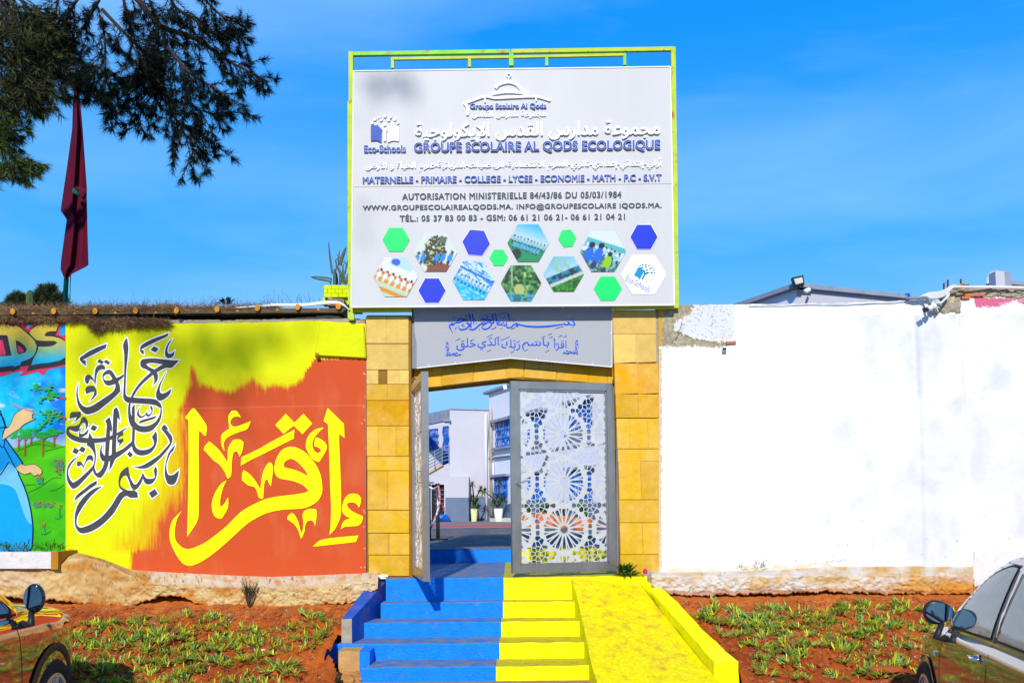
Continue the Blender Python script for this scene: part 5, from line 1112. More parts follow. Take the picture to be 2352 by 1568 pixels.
def pic_tree(x, y, r):
    c = full(x.shape, (222,232,222)); c[(y > .42) & (x > -.1)] = V(140,80,55); n = vnoise(x*9, y*9, 3, 2); m_ = (np.hypot((x+.1)/.5, (y+.05)/.85) < 1) & (n > -.35); c[m_] = V(45,65,50)
    c[m_ & (vnoise(x*14, y*14, 8, 1) > .5)] = V(200,190,120); people(c, x, y, r, [(.72,.05),(.42,.12),(.15,.2),(-.7,.55),(-.45,.4)], (20,150,225), .15); c[(np.abs(x-.12) < .17) & (np.abs(y+.75) < .17)] = V(90,110,90); return c
def pic_team(x, y, r):
    c = lerp(V(60,190,235), V(225,240,240), (y+.9)/1.1); c[y > .05] = V(20,150,90); c[(y > -.12) & (y <= .05)] = V(200,195,170)
    people(c, x, y, r, [(i*.17-.75, -.02+.03*(i % 2)) for i in range(10)], (120,200,235), .085); people(c, x, y, r, [(i*.17-.6, .28) for i in range(8)], (90,180,235), .085); blob(c, x, y, -.35, .75, .25, .3, (15,55,50)); return c
def pic_foot(x, y, r):
    c = full(x.shape, (225,238,240)); c[(y > -.45) & (y < -.2)] = V(90,190,200); c[y > .25] = V(70,110,90); c[(np.abs(vnoise(x*6, y*6, 4, 2)) > .45) & (y > -.2)] = V(120,190,190)
    people(c, x, y, r, [(.75,.1),(.5,.0),(.3,-.05),(.1,0)], (160,215,225), .1); people(c, x, y, r, [(-.15,.25),(-.55,.35)], (15,110,225), .26, (30,35,40)); people(c, x, y, r, [(.35,.45)], (150,215,30), .22, (40,45,45)); return c
def pic_judo(x, y, r):
    c = full(x.shape, (238,240,238)); c[(y > -.05) & (y < .12)] = V(225,120,40); c[(y > .12) & (y < .28)] = V(190,215,170); c[(y > .28) & (y < .5)] = V(235,150,40); c[(y >= .5)] = V(200,225,190); c[(y > .72) & (y < .92)] = V(235,150,40)
    c[(y < -.5) & (np.abs(x) < .55)] = V(190,225,245); blob(c, x, y, -.3, -.7, .2, .18, (40,110,210)); people(c, x, y, r, [(i*.3-.75, .15) for i in range(6)], (245,245,245), .12, (70,60,50)); return c
def pic_pool(x, y, r):
    c = full(x.shape, (200,232,250)); n = vnoise(x*5, y*16, 5, 2); c[(n > .2) & (y < 0)] = V(40,150,230); c[(np.abs(y+.35) < .06)] = V(20,120,210); c[y > .2] = V(0,190,245); c[(y > .35) & (vnoise(x*8, y*20, 6, 2) > .3)] = V(150,225,250)
    people(c, x, y, r, [(i*.2-.85, .15) for i in range(9)], (120,190,240), .09, (30,70,130)); return c
def pic_garden(x, y, r):
    n = vnoise(x*7, y*7, 7, 3); c = lerp(V(15,60,35), V(90,170,90), n+.4); c = lerp(c, V(200,225,150), np.clip(n*2-.9, 0, 1)); blob(c, x, y, -.05, .35, .26, .3, (190,195,110)); c[(y > .55) & (vnoise(x*9, y*9, 9, 2) > 0)] = V(60,170,210)
    blob(c, x, y, -.1, .85, .2, .22, (40,120,130)); c[(np.abs(x+.45-y*.1) < .04) & (y < .1)] = V(160,190,140); return c
def pic_field(x, y, r):
    c = lerp(V(90,190,235), V(200,235,240), (y+1)/1.2); n = vnoise(x*8, y*8, 10, 2); c[(np.hypot(x-.1, y+.55) < .45) & (n > -.1)] = V(150,200,180); c[(y > -.15) & (y < .25)] = V(20,140,170); c[(y > -.15) & (y < .25) & (n > .1)] = V(30,60,70)
    c[(y >= .25) & (y < .42)] = V(205,215,205); g = y >= .42; c[g] = lerp(V(20,90,35), V(60,160,50), n+.4)[g]; return c
for a_ in ((650,494,150,130,pic_tree,.32),(1283,430,142,128,pic_team,.35),(1793,486,157,139,pic_foot,.35),(380,661,150,134,pic_judo,.42),(911,685,144,131,pic_pool,.5),(1234,703,139,122,pic_garden,.1),(1525,641,138,119,pic_field,-.45)):
    picture(*a_[:5], 3, a_[5])
# ------------------------------------------------------------------ white wall on the right
wallR = empty('white_wall', P(1900, 1310, 10.0), 'long whitewashed wall right of the gate with grey cement patches near the top', 'wall')
topR = [(1510,703),(1560,701),(1586,700),(1700,699),(1850,697),(2000,694),(2100,689),(2150,690),(2180,676),(2196,664),(2215,658),(2300,658),(2420,657)]
cempoly = [(1500,690),(1588,698),(1592,708),(1586,722),(1566,732),(1546,745),(1549,757),(1571,768),(1600,778),(1640,783),(1673,786),(1670,797),(1640,797),(1600,795),(1560,797),(1530,796),(1500,800)]
brkpoly = [(2168,640),(2500,640),(2500,684),(2400,683),(2330,686),(2290,682),(2262,684),(2240,672),(2205,690),(2207,715),(2198,722),(2175,716),(2160,706),(2140,700),(2150,690),(2165,680)]
pinkpoly = [(2237,680),(2262,682),(2290,684),(2330,682),(2352,684),(2420,684),(2420,706),(2352,700),(2330,688),(2305,702),(2285,706),(2250,706),(2239,704)]
def col_white(X, Y):
    n = vnoise(X*.05, Y*.05, 60, 4); base = lerp(V(255,255,255,1.28), V(238,238,248,1.4), np.clip(n-.25, 0, 1))
    old = sdf([(1545,698),(1690,697),(1686,780),(1640,781),(1560,765),(1540,745)], X, Y); base = lerp(base, V(228,228,228), (old < vnoise(X*.3,Y*.3,61,3)*5)*.8)
    spk = vnoise(X*.45, Y*.45, 62, 2); base = lerp(base, V(150,140,110), ((old < 0) & (spk > .62))*.7)
    base = lerp(base, V(205,200,180), ((spk > .72) & (Y < 720) & (X > 2000))*.6)
    base = lerp(base, V(226,228,242), np.clip(vnoise(X*.012, Y*.02, 64, 3)*.8, 0, .5)*(X > 1900))
    c = sdf(cempoly, X, Y)+vnoise(X*.35, Y*.35, 65, 3)*5; base = lerp(base, lerp(V(168,152,120), V(196,190,165), vnoise(X*.2,Y*.2,66,3)+.4), (c < 0)*1.)
    base = lerp(base, V(222,175,60), ((X < 1522+vnoise(X*.3,Y*.1,67,2)*4) & (Y < 800) & (c < 0))*.9)
    base = lerp(base, V(222,190,120), ((X < 1520+vnoise(X*.3,Y*.2,68,2)*3.5) & (Y >= 800))*.8)
    cr = np.abs(X-(1555+vnoise(Y*.06, Y*0, 69, 3)*16)); base = lerp(base, V(60,50,40), ((cr < 1.1) & (Y > 740) & (Y < 790))*.9)
    p_ = sdf(pinkpoly, X, Y)+vnoise(X*.3, Y*.3, 70, 3)*4; base = lerp(base, V(228,100,140), (p_ < 0)*.95)
    b_ = sdf(brkpoly, X, Y)+vnoise(X*.2, Y*.2, 71, 3)*6; base = lerp(base, lerp(V(165,135,90), V(225,210,175), vnoise(X*.15,Y*.15,72,3)+.5), (b_ < 0)*1.)
    lo_ = interp([(1510,1300),(1680,1302),(1850,1290),(2060,1296),(2210,1300),(2240,1272),(2420,1266)], X)
    t = (Y-lo_+vnoise(X*.06, Y*.15, 73, 4)*9)/5; base = lerp(base, lerp(V(244,225,185), V(246,238,222), vnoise(X*.05,Y*.1,74,3)+.3), np.clip(t, 0, 1))
    crk = np.abs(Y-(1292+vnoise(X*.05, X*0, 75, 4)*10)); base = lerp(base, V(120,90,60), ((crk < .8) & (X > 1780) & (X < 2150) & (vnoise(X*.04,Y*0,76,2) > -.1))*.8)
    st = np.clip(1-np.abs(X-1905)/14, 0, 1)*np.clip(1-np.abs(Y-800-0*X)/22, 0, 1)*.0; 
    base = lerp(base, V(200,200,215), ((np.abs(X-1864) < 9) & (np.abs(Y-792) < 8) & (vnoise(X*.3,Y*.3,77,2) > 0))*.25)
    rz = np.clip((X-1880-vnoise(Y*.01, X*0, 81, 3)*60)/90, 0, 1)*(Y > 722)
    base = lerp(base, lerp(V(253,252,254,1.50), V(236,236,247,1.50), np.clip(vnoise(X*.02, Y*.014, 82, 4)*1.4, 0, 1)), rz)
    sm_ = interp([(700,2102),(900,2110),(1300,2118)], Y); base = lerp(base, V(222,222,238,1.50), np.clip(1-np.abs(X-sm_)/6, 0, 1)*(Y > 724)*(Y < 915)*.8)
    base = lerp(base, V(240,240,249,1.50), np.clip(1-np.abs(vnoise(X*.008, Y*.03, 83, 4)-.3)/.05, 0, 1)*.5*(X > 1560))
    fl2 = vnoise(X*.22, Y*.22, 84, 3); base = lerp(base, V(190,185,170,1.6), ((fl2 > .80) & (Y > 1235))*.6); base = lerp(base, V(215,210,205,1.7), ((fl2 > .9))*.5)
    base = lerp(base, V(225,225,236), np.clip(1-np.abs(Y-1110-vnoise(X*.01,Y*0,78,2)*60)/60, 0, 1)*(X > 2050)*.25)
    return base
def bulgeR(X, Y):
    b = np.zeros(X.shape)
    ed = interp([(700,2102),(900,2110),(1300,2118)], Y); b += .035*np.clip((X-ed)/9, 0, 1)*(Y > 722)*np.clip((2200+ (Y-720)*.06-X)/3+1, 0, 1)
    b += .03*np.exp(-((X-2185)/22)**2-((Y-708)/14)**2)
    b -= .06*np.clip(-(sdf(brkpoly, X, Y))/6, 0, 1)*(X > 2195)
    b -= .012*np.clip(-(sdf(cempoly, X, Y))/3, 0, 1)
    return b
mb = MB(); tp = [P(x, y-.3, 10.03) for x, y in topR]+[P(2420, 1330, 10.03), P(1510, 1330, 10.03)]; mb.prism(tp[::-1], (0,.3,0)); mb.build('wall_core', M['cement'], wallR)
wall_sheet('plaster', 1513, 2420, topR, 1330, 10.0, 2.4, col_white, M['white'], wallR, .007, 5, bulgeR)
mb = MB()
for i, (x, y, l_) in enumerate(((2215,678,46),(1668,787,22),(2208,684,20))):
    mb.bar(P(x, y, 9.99), P(x+l_, y-1, 9.99), .035, .03)
mb.build('exposed_brick', M['brick'], wallR)
# crumbling mortar lumps along the broken upper right edge
rl = random.Random(5)
def lump(mb, c, r, seed, fl_=(1,1,1), sub=1):
    bm = bmesh.new(); bmesh.ops.create_icosphere(bm, subdivisions=sub, radius=1); r2 = random.Random(seed); v = []
    for q in bm.verts: k = r*(.75+.5*r2.random()); v.append(Vector(c)+Vector((q.co.x*k*fl_[0], q.co.y*k*fl_[1], q.co.z*k*fl_[2])))
    mb.add(v, [tuple(x.index for x in f.verts) for f in bm.faces]); bm.free()
mb = MB()
for i in range(90):
    x = rl.uniform(2175, 2400); y = interp([(2175,680),(2200,662),(2240,672),(2300,680),(2400,682)], x)+rl.uniform(-14, 3)
    lump(mb, P(x, y, 10.02), rl.uniform(.02,.06), i, (1.5,.7,.6))
for i in range(16): lump(mb, P(2160+rl.uniform(0,42), 705+rl.uniform(-14,14), 9.99), rl.uniform(.03,.06), i+200, (1,.5,1), 2)
o = mb.build('crumbling_mortar', M['cement'], wallR); o['kind'] = 'stuff'
for (x, y0, y1) in ((2168,668,650),(2177,668,643),(2207,664,641)):
    mb = MB(); mb.tube([P(x, y0, 10.15), P(x, y1, 10.15)], .012, 6); mb.build('rebar', M['rust'], wallR)

# ------------------------------------------------------------------ concrete plinths and planter
def plinth(name, label, X0, X1, topy, edgey, boty, Yf, colf, seed, right_end=True):
    """profile from the wall out to the front edge, down to the ragged bottom, then back under"""
    nx = int(abs(X1-X0)/2.4); xs = np.linspace(X0, X1, nx); prof = []
    t_, e_, b_ = interp(topy, xs), interp(edgey, xs), interp(boty, xs)
    b_ = b_ + vnoise(xs*.09, xs*0+seed, seed, 4)*5 + np.abs(vnoise(xs*.35, xs*0+seed, seed+1, 3))*3
    rows = []
    def row(y, Y): rows.append(([*zip(xs, y)], Y))
    for k in range(7): t = k/6; row(t_*(1-t)+e_*t, 10.03*(1-t)+(Yf+.02)*t)
    n_ = 22
    for k in range(n_+1): t = k/n_; row(e_*(1-t)+b_*t+.6, np.full(nx, Yf)+.01*t)
    row(b_+2.5, np.full(nx, Yf+.05)); row(b_+1.5, np.full(nx, Yf+.28))
    G = np.zeros((len(rows), nx, 3)); D = np.zeros((len(rows), nx, 2))
    for j, (pp, Y) in enumerate(rows):
        for i, (x, y) in enumerate(pp):
            Yv = Y[i] if hasattr(Y, '__len__') else Y
            G[j, i] = P(x, y, Yv); D[j, i] = (x, y)
    ny = len(rows); tt = np.linspace(0, 1, ny)[:, None]
    nrm = vnoise(D[..., 0]*.035, D[..., 1]*.05, seed+2, 4)*.02+vnoise(D[..., 0]*.16, D[..., 1]*.2, seed+3, 3)*.02*(.3+tt)
    mask = np.ones((ny, nx)); mask[:3] = .1; mask[-1] = 0
    G[..., 1] += nrm*mask; G[3:7, :, 2] += (nrm*.5)[3:7]
    col = colf(D[..., 0], D[..., 1], tt*np.ones((ny, nx)))
    o = gridmesh(name, G, col, M['concrete']); 
    return tag(o, label, 'plinth', None, 'thing'), G
def col_plL(X, Y, t):
    n = vnoise(X*.03, Y*.05, 90, 4); m_ = vnoise(X*.12, Y*.12, 91, 3)
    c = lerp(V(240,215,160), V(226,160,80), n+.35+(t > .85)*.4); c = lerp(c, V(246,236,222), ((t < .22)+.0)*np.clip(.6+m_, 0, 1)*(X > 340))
    c = lerp(c, V(252,238,210), np.clip((X-760)/60, 0, 1)*.6*(t > .25)); c = lerp(c, V(210,150,80), np.clip(1-np.abs(X-235)/70, 0, 1)*.6)
    c = lerp(c, V(238,230,215), np.clip((110-X)/60, 0, 1)*.5*(t < .7)); c = lerp(c, V(150,95,50), (m_ > .75)*.35); ck_ = np.abs(vnoise(X*.05, Y*.07, 95, 4)); c = lerp(c, V(110,60,25), (ck_ < .022)*.75*(X > 200)); return c*np.array((.96,.88,.74))
def col_plR(X, Y, t):
    n = vnoise(X*.03, Y*.06, 92, 4); m_ = vnoise(X*.15, Y*.15, 93, 3)
    c = lerp(V(248,240,228), V(240,190,110), n*.9+.15+np.clip((X-1700)/900, 0, 1)); c = lerp(c, V(236,160,55), np.clip((X-1980)/220, 0, 1)*np.clip((t-.25)*3, 0, 1)*.9)
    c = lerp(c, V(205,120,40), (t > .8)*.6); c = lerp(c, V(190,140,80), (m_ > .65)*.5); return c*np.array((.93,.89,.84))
plinth('concrete_plinth', 'crumbling cream concrete plinth under the painted left wall', -60, 868,
  [(-60,1262),(134,1262),(180,1268),(232,1281),(300,1306),(350,1309),(480,1316),(620,1322),(868,1313)],
  [(-60,1296),(134,1300),(160,1283),(200,1279),(240,1292),(290,1316),(350,1340),(500,1348),(640,1349),(760,1343),(868,1330)],
  [(-60,1362),(100,1372),(200,1384),(290,1392),(330,1378),(370,1366),(415,1364),(440,1378),(480,1396),(560,1398),(700,1389),(830,1376),(845,1362),(868,1345)], 9.64, col_plL, 21)
plinth('concrete_plinth', 'pale concrete plinth with orange stains under the white wall', 1496, 2236,
  [(1496,1312),(1530,1313),(1700,1311),(1900,1300),(2236,1296)], [(1496,1320),(1600,1323),(1800,1321),(2000,1319),(2236,1318)],
  [(1496,1345),(1520,1358),(1600,1364),(1750,1360),(1900,1356),(2050,1361),(2236,1362)], 9.66, col_plR, 22)
mb = MB(); mb.prism([P(2238,1268,9.988), P(2238,1380,9.988), P(2480,1380,9.988), P(2480,1262,9.988)], (0,.1,0)); o = mb.build('low_render_band', M['concrete'], wallR)
a = o.data.color_attributes.new('paint', 'FLOAT_COLOR', 'POINT')
for i in range(len(o.data.vertices)): a.data[i].color = (*V(254,250,244,1.5), 1)
pl = empty('planter_box', P(60, 1300, 9.6), 'whitewashed concrete planter box under the robe mural at the left edge', 'planter')
def slab(name, parent, a, b, Y0, Y1, ytop, ybot, matr):
    mb = MB(); p = [P(a, ytop, Y0), P(a, ybot, Y0), P(b, ybot, Y0), P(b, ytop, Y0)]; d = Y1-Y0
    mb.prism(p, (0, d, 0)); return mb.build(name, matr, parent)
plm = mat('planter_paint', V(246,240,236), .8, var=.1, vs=6, col2=V(222,170,110), c2s=4, c2lo=.56, c2hi=.75, bump=.7, bs=30, bump2=.3)
slab('front_panel', pl, -60, 133, 9.58, 9.66, 1267, 1305, plm)
s1 = [P(133.6,1267,9.581), P(133.6,1307,9.581)]; 
mb = MB(); q = [P(133.6,1266.6,9.575), P(133.6,1307,9.575)]; bk = [Vector((q[0].x, 10.02, q[0].z)), Vector((q[1].x, 10.02, q[1].z))]
mb.prism([q[0], q[1], bk[1], bk[0]], (-.08,0,0)); mb.build('end_panel', mat('planter_end_paint', V(205,140,40), .85, var=.2, vs=8, bump=.6, bs=30), pl)
slab('soil_fill', pl, -60, 132, 9.661, 9.99, 1270, 1290, M['clod'])
for i in range(26):
    x = random.Random(i).uniform(-30, 150); weed('weed', P(x, 1262, random.Random(i+50).uniform(9.7, 9.95)), random.Random(i).randint(5, 14), random.Random(i+9).uniform(.05,.16), .012, 'green weed tuft growing in the planter box under the mural', seed=i, group='weeds in the planter box')

# ------------------------------------------------------------------ staircase
TOPS = [.14, .30, .46, .633, LAND]; RY = [8.44, 8.85, 9.26, 9.58, 9.80]
def X_at(x, y, Y): return P(x, y, Y).x
LX = [X_at(828,1540,8.44), X_at(800,1480,8.85), X_at(836,1430,9.26), X_at(876,1380,9.63), X_at(890,1335,9.93)]
MX = [X_at(1139,1540,8.44), X_at(1147,1480,8.85), X_at(1151,1430,9.26), X_at(1155,1380,9.63), X_at(1157,1335,9.93)]
RX = [X_at(1349,1540,8.44), X_at(1341,1480,8.85), X_at(1331,1430,9.26), X_at(1321,1380,9.63), X_at(1310,1335,9.93)]
stair = empty('staircase', (0, 8.44, 0), 'five wide entrance steps, left half painted blue and right half yellow', 'steps')
def rough_box(mb, x0, x1, y0, y1, z0, z1, mf, mt, n=24, seed=0, lip=.012):
    """a step with a slightly worn, wavering nosing"""
    xs = np.linspace(x0, x1, n+1); v = []; f = []; m_ = []
    w1 = vnoise(xs*6, xs*0+seed, seed, 3)*.006; w2 = vnoise(xs*5, xs*0+seed, seed+7, 3)*.005
    for i, x in enumerate(xs):
        v += [(x, y0+w2[i]*.5, z0), (x, y0+w2[i]*.7, z1-lip+w1[i]*.5), (x, y0+lip*.8, z1+w1[i]), (x, y1, z1+w1[i]*.3)]
    for i in range(n):
        a = i*4; b = a+4
        f += [(a, b, b+1, a+1), (a+1, b+1, b+2, a+2), (a+2, b+2, b+3, a+3)]; m_ += [mf, mf, mt]
    k = len(mb.v); mb.v += [Vector(q) for q in v]; mb.f += [tuple(i+k for i in q) for q in f]; mb.m += m_
    mb.add([(x0,y0,z0),(x0,y1,z0),(x0,y1,z1),(x0,y0,z1)], [(0,3,2,1)], mf); mb.add([(x1,y0,z0),(x1,y1,z0),(x1,y1,z1),(x1,y0,z1)], [(0,1,2,3)], mf)
SM = [M['bluepaint'], M['bluetread'], M['yellowpaint'], M['yellowtread']]
for i in range(4):
    z0 = -.02 if i == 0 else TOPS[i-1]-.03; mb = MB(); y1 = RY[i+1]+.04
    rough_box(mb, LX[i]-(.25 if i == 1 else 0), MX[i], RY[i], y1, z0, TOPS[i], 0, 1, 40, i)
    rough_box(mb, MX[i]+.0005, RX[i]+.05, RY[i], y1, z0, TOPS[i]-.001, 2, 3, 30, i+10)
    mb.build('step', SM, stair)
mb = MB(); rough_box(mb, LX[4], MX[4], 9.80, 12.49, .6, LAND, 0, 1, 50, 20); rough_box(mb, MX[4]+.0005, 1.5, 9.80, 12.49, .6, LAND-.001, 2, 3, 50, 21); mb.build('landing', SM, stair)
mb = MB(); rough_box(mb, -1.62, X_at(1176,1270,12.5), 12.5, 12.8, LAND-.05, YARD+.002, 0, 0, 40, 30); rough_box(mb, X_at(1176,1270,12.5), 1.7, 12.5, 12.8, LAND-.05, YARD+.002, 2, 2, 40, 31)
mb.add([(-1.62,12.5,YARD+.006),(1.7,12.5,YARD+.006),(1.7,12.85,YARD+.006),(-1.62,12.85,YARD+.006)], [(0,1,2,3)], 4)
mb.build('courtyard_step', SM+[M['paving']], stair)
mb = MB(); mb.box((-1.62,10.37,LAND-.3),(-1.44,12.5,YARD-.002),0); mb.build('passage_kerb', SM, stair)
mb = MB(); mb.box((1.501,10.37,LAND-.3),(1.7,12.5,YARD-.002),2); mb.build('passage_kerb', SM, stair)
# blue cheek wall
ck = empty('blue_parapet', (LX[4], 9.9, .8), 'low sloping blue parapet along the left side of the steps', 'parapet')
p1 = P(888,1333,9.97); p2 = P(808,1420,8.93); p1o = P(855,1331,9.97); p2o = P(784,1421,8.93)
v = [p1o, p1, p2, p2o]; bt = [Vector((q.x, q.y, .12 if i > 1 else .5)) for i, q in enumerate(v)]
mb = MB(); mb.add(v+bt, [(0,1,2,3)[::-1],(1,5,6,2)[::-1],(0,3,7,4)[::-1],(0,4,5,1)[::-1]], 0); mb.add([v[3],v[2],bt[2],bt[3]], [(0,3,2,1)], 1)
mb.build('parapet_wall', [mat('dusty_blue_paint', (.01,.085,.40), .5, var=.25, vs=7, col2=(.16,.10,.26), c2s=3, c2lo=.5, c2hi=.75, bump=.4, bs=40), M['cement']], ck)
mb = MB(); xa, xb = P(777,1500,8.6).x, P(826,1500,8.6).x; xc = P(850,1500,8.6).x
brk = empty('broken_kerb_block', (xa, 8.6, 0), 'broken block at the foot of the steps, peeling blue paint over cream mortar', 'kerb block')
mb = MB(); mb.box((xa,8.6,-.02),(xb,8.86,.275)); mb.build('mortar_block', mat('cream_mortar', V(226,175,110), .9, var=.25, vs=8, col2=(.01,.16,.66), c2s=5, c2lo=.6, c2hi=.63, bump=1, bs=25, bump2=.5), brk)
mb = MB(); mb.box((xb+.002,8.57,-.02),(xc,8.87,.272)); mb.build('blue_block', [M['bluepaint']], brk)
mb = MB(); rk = random.Random(3)
for i in range(26): lump(mb, (rk.uniform(xa-.12,xb+.02), rk.uniform(8.35,8.62), rk.uniform(-.01,.05)), rk.uniform(.03,.08), i, (1.3,1,.7), 2)
o = mb.build('broken_mortar', mat('rubble', V(215,150,80), .95, var=.3, vs=12, bump=.8, bs=40)); tag(o, 'heap of broken cream mortar at the foot of the blue steps', 'rubble', None, 'stuff')

# ------------------------------------------------------------------ ramp with kerb
rp = empty('wheelchair_ramp', (1.0, 9.9, .8), 'steep worn yellow ramp beside the steps', 'ramp')
def ruled(A_, B_, n, mt, name, parent, relief=.0, seed=0, m=14):
    """A_, B_: lists of points along two edges, surface between them"""
    G = np.zeros((n+1, m+1, 3)); la = np.linspace(0, len(A_)-1, n+1)
    for j, t in enumerate(la):
        i = min(int(t), len(A_)-2); f = t-i; a = Vector(A_[i]).lerp(Vector(A_[i+1]), f); b = Vector(B_[i]).lerp(Vector(B_[i+1]), f)
        for k in range(m+1): G[j, k] = a.lerp(b, k/m)
    if relief: G[..., 2] += vnoise(G[..., 0]*3, G[..., 1]*3, seed, 4)*relief
    return gridmesh(name, G, None, mt, parent)
TZ = LAND
A_ = [(RX[4], 9.84, TZ-.001), (RX[4]+.005, 9.74, TZ-.02), (.5*(RX[3]+RX[2])+.01, 9.2, .585), (RX[0]+.02, 8.2, .19), (RX[0]+.05, 7.9, .06)]
xo = lambda Y: np.interp(Y, [8.0, 8.5, 9.93], [P(1640,1530,8.1).x, P(1597,1480,8.6).x, P(1447,1330,9.93).x])
RAMP_ = lambda B_: ruled(B_, A_, 60, M['ramp'], 'ramp_surface', rp, .012, 3, 30)
mb = MB(); Am = [Vector(q) for q in A_]
for i in range(len(Am)-1): mb.add([Am[i], Am[i+1], Vector((Am[i+1].x, Am[i+1].y, -.05)), Vector((Am[i].x, Am[i].y, -.05))], [(0,1,2,3)])
mb.build('ramp_side', M['yellowpaint'], rp)
kr = empty('ramp_kerb', (1.9, 8.1, 0), 'raised yellow kerb curving down the right edge of the ramp', 'kerb')
ks = [(9.99, 1449, 1326, 1476, 1327), (9.6, 1496, 1360, 1521, 1352), (9.2, 1528, 1392, 1556, 1382), (8.9, 1555, 1423, 1584, 1412), (8.5, 1592, 1465, 1622, 1452), (8.2, 1622, 1500, 1668, 1497), (8.02, 1640, 1518, 1697, 1517)]
I_, O_ = [], []
for Y, x0, y0, x1, y1 in ks: I_.append(P(x0, y0, Y)); O_.append(P(x1, y1, Y))
top_z = 0 and [LAND+.01, .80, .695, .615, .50, .33, .27]
bs_ = [P(1447,1327,9.84), P(1500,1375,9.5), P(1530,1410,9.2), P(1566,1455,8.8), P(1600,1500,8.4), P(1634,1545,8.1), P(1655,1575,7.9)]
def at_y(pts, Y):
    ys = [p.y for p in pts][::-1]; return (float(np.interp(Y, ys, [p.x for p in pts][::-1])), Y, float(np.interp(Y, ys, [p.z for p in pts][::-1])))
B_ = []
for q in A_:
    x, y, z = at_y(I_, q[1]); dz = min(.12, max(0, (9.84-q[1])*.16)); B_.append((x-.003, q[1], z-dz-.004))
B_[-1] = (B_[-1][0]+.03, B_[-1][1], .06)
RAMP_(B_)
mb = MB()
for i in range(len(I_)-1):
    a, b, c, d = I_[i], O_[i], O_[i+1], I_[i+1]; g = lambda q: Vector((q.x, q.y, -.05))
    mb.add([a, b, c, d], [(3,2,1,0)], 0); mb.add([a, d, g(d), g(a)], [(3,2,1,0)], 0); mb.add([b, g(b), g(c), c], [(3,2,1,0)], 0)
a, b = I_[-1], O_[-1]; mb.add([a, b, Vector((b.x,b.y,-.05)), Vector((a.x,a.y,-.05))], [(0,3,2,1)], 0)
bm = bmesh.new(); o = mb.build('kerb_wall', [M['yellowpaint']], kr)
bm.from_mesh(o.data); bmesh.ops.remove_doubles(bm, verts=bm.verts, dist=.0005); bmesh.ops.recalc_face_normals(bm, faces=bm.faces)
bmesh.ops.subdivide_edges(bm, edges=bm.edges, cuts=3, use_grid_fill=True)
for q in bm.verts:
    n_ = float(vnoise(q.co.x*5, q.co.y*5+q.co.z*4, 55, 3)); q.co.x += n_*.008; q.co.z += n_*.006
bm.to_mesh(o.data); bm.free()

# ------------------------------------------------------------------ cars
def arch_cut(ob, cx, cz, r, w_):
    bm = bmesh.new(); bmesh.ops.create_cone(bm, cap_ends=True, segments=40, radius1=r, radius2=r, depth=w_); me = bpy.data.meshes.new('cut'); bm.to_mesh(me); bm.free()
    c = bpy.data.objects.new('cut', me); C.collection.objects.link(c); c.rotation_euler = (math.pi/2, 0, 0); c.location = (cx, 0, cz)
    md = ob.modifiers.new('b', 'BOOLEAN'); md.object = c; md.operation = 'DIFFERENCE'; md.solver = 'EXACT'
    dg = bpy.context.evaluated_depsgraph_get(); dg.update(); nm = bpy.data.meshes.new_from_object(ob.evaluated_get(dg)); ob.modifiers.clear(); ob.data = nm; bpy.data.objects.remove(c)
def loft(rows):
    """rows: cross-sections from front to back, each a list of (x, y, z) on one half; mirrored across y"""
    n = len(rows[0]); v = []; f = []
    for r_ in rows:
        full_ = [(x, -y, z) for x, y, z in r_]+[(x, y, z) for x, y, z in r_[::-1]]; v += full_
    m_ = 2*n
    for i in range(len(rows)-1):
        for j in range(m_): a = i*m_+j; b = i*m_+(j+1) % m_; f.append((a, b, b+m_, a+m_))
    f.append(tuple(range(m_))[::-1]); f.append(tuple((len(rows)-1)*m_+j for j in range(m_))); return v, f
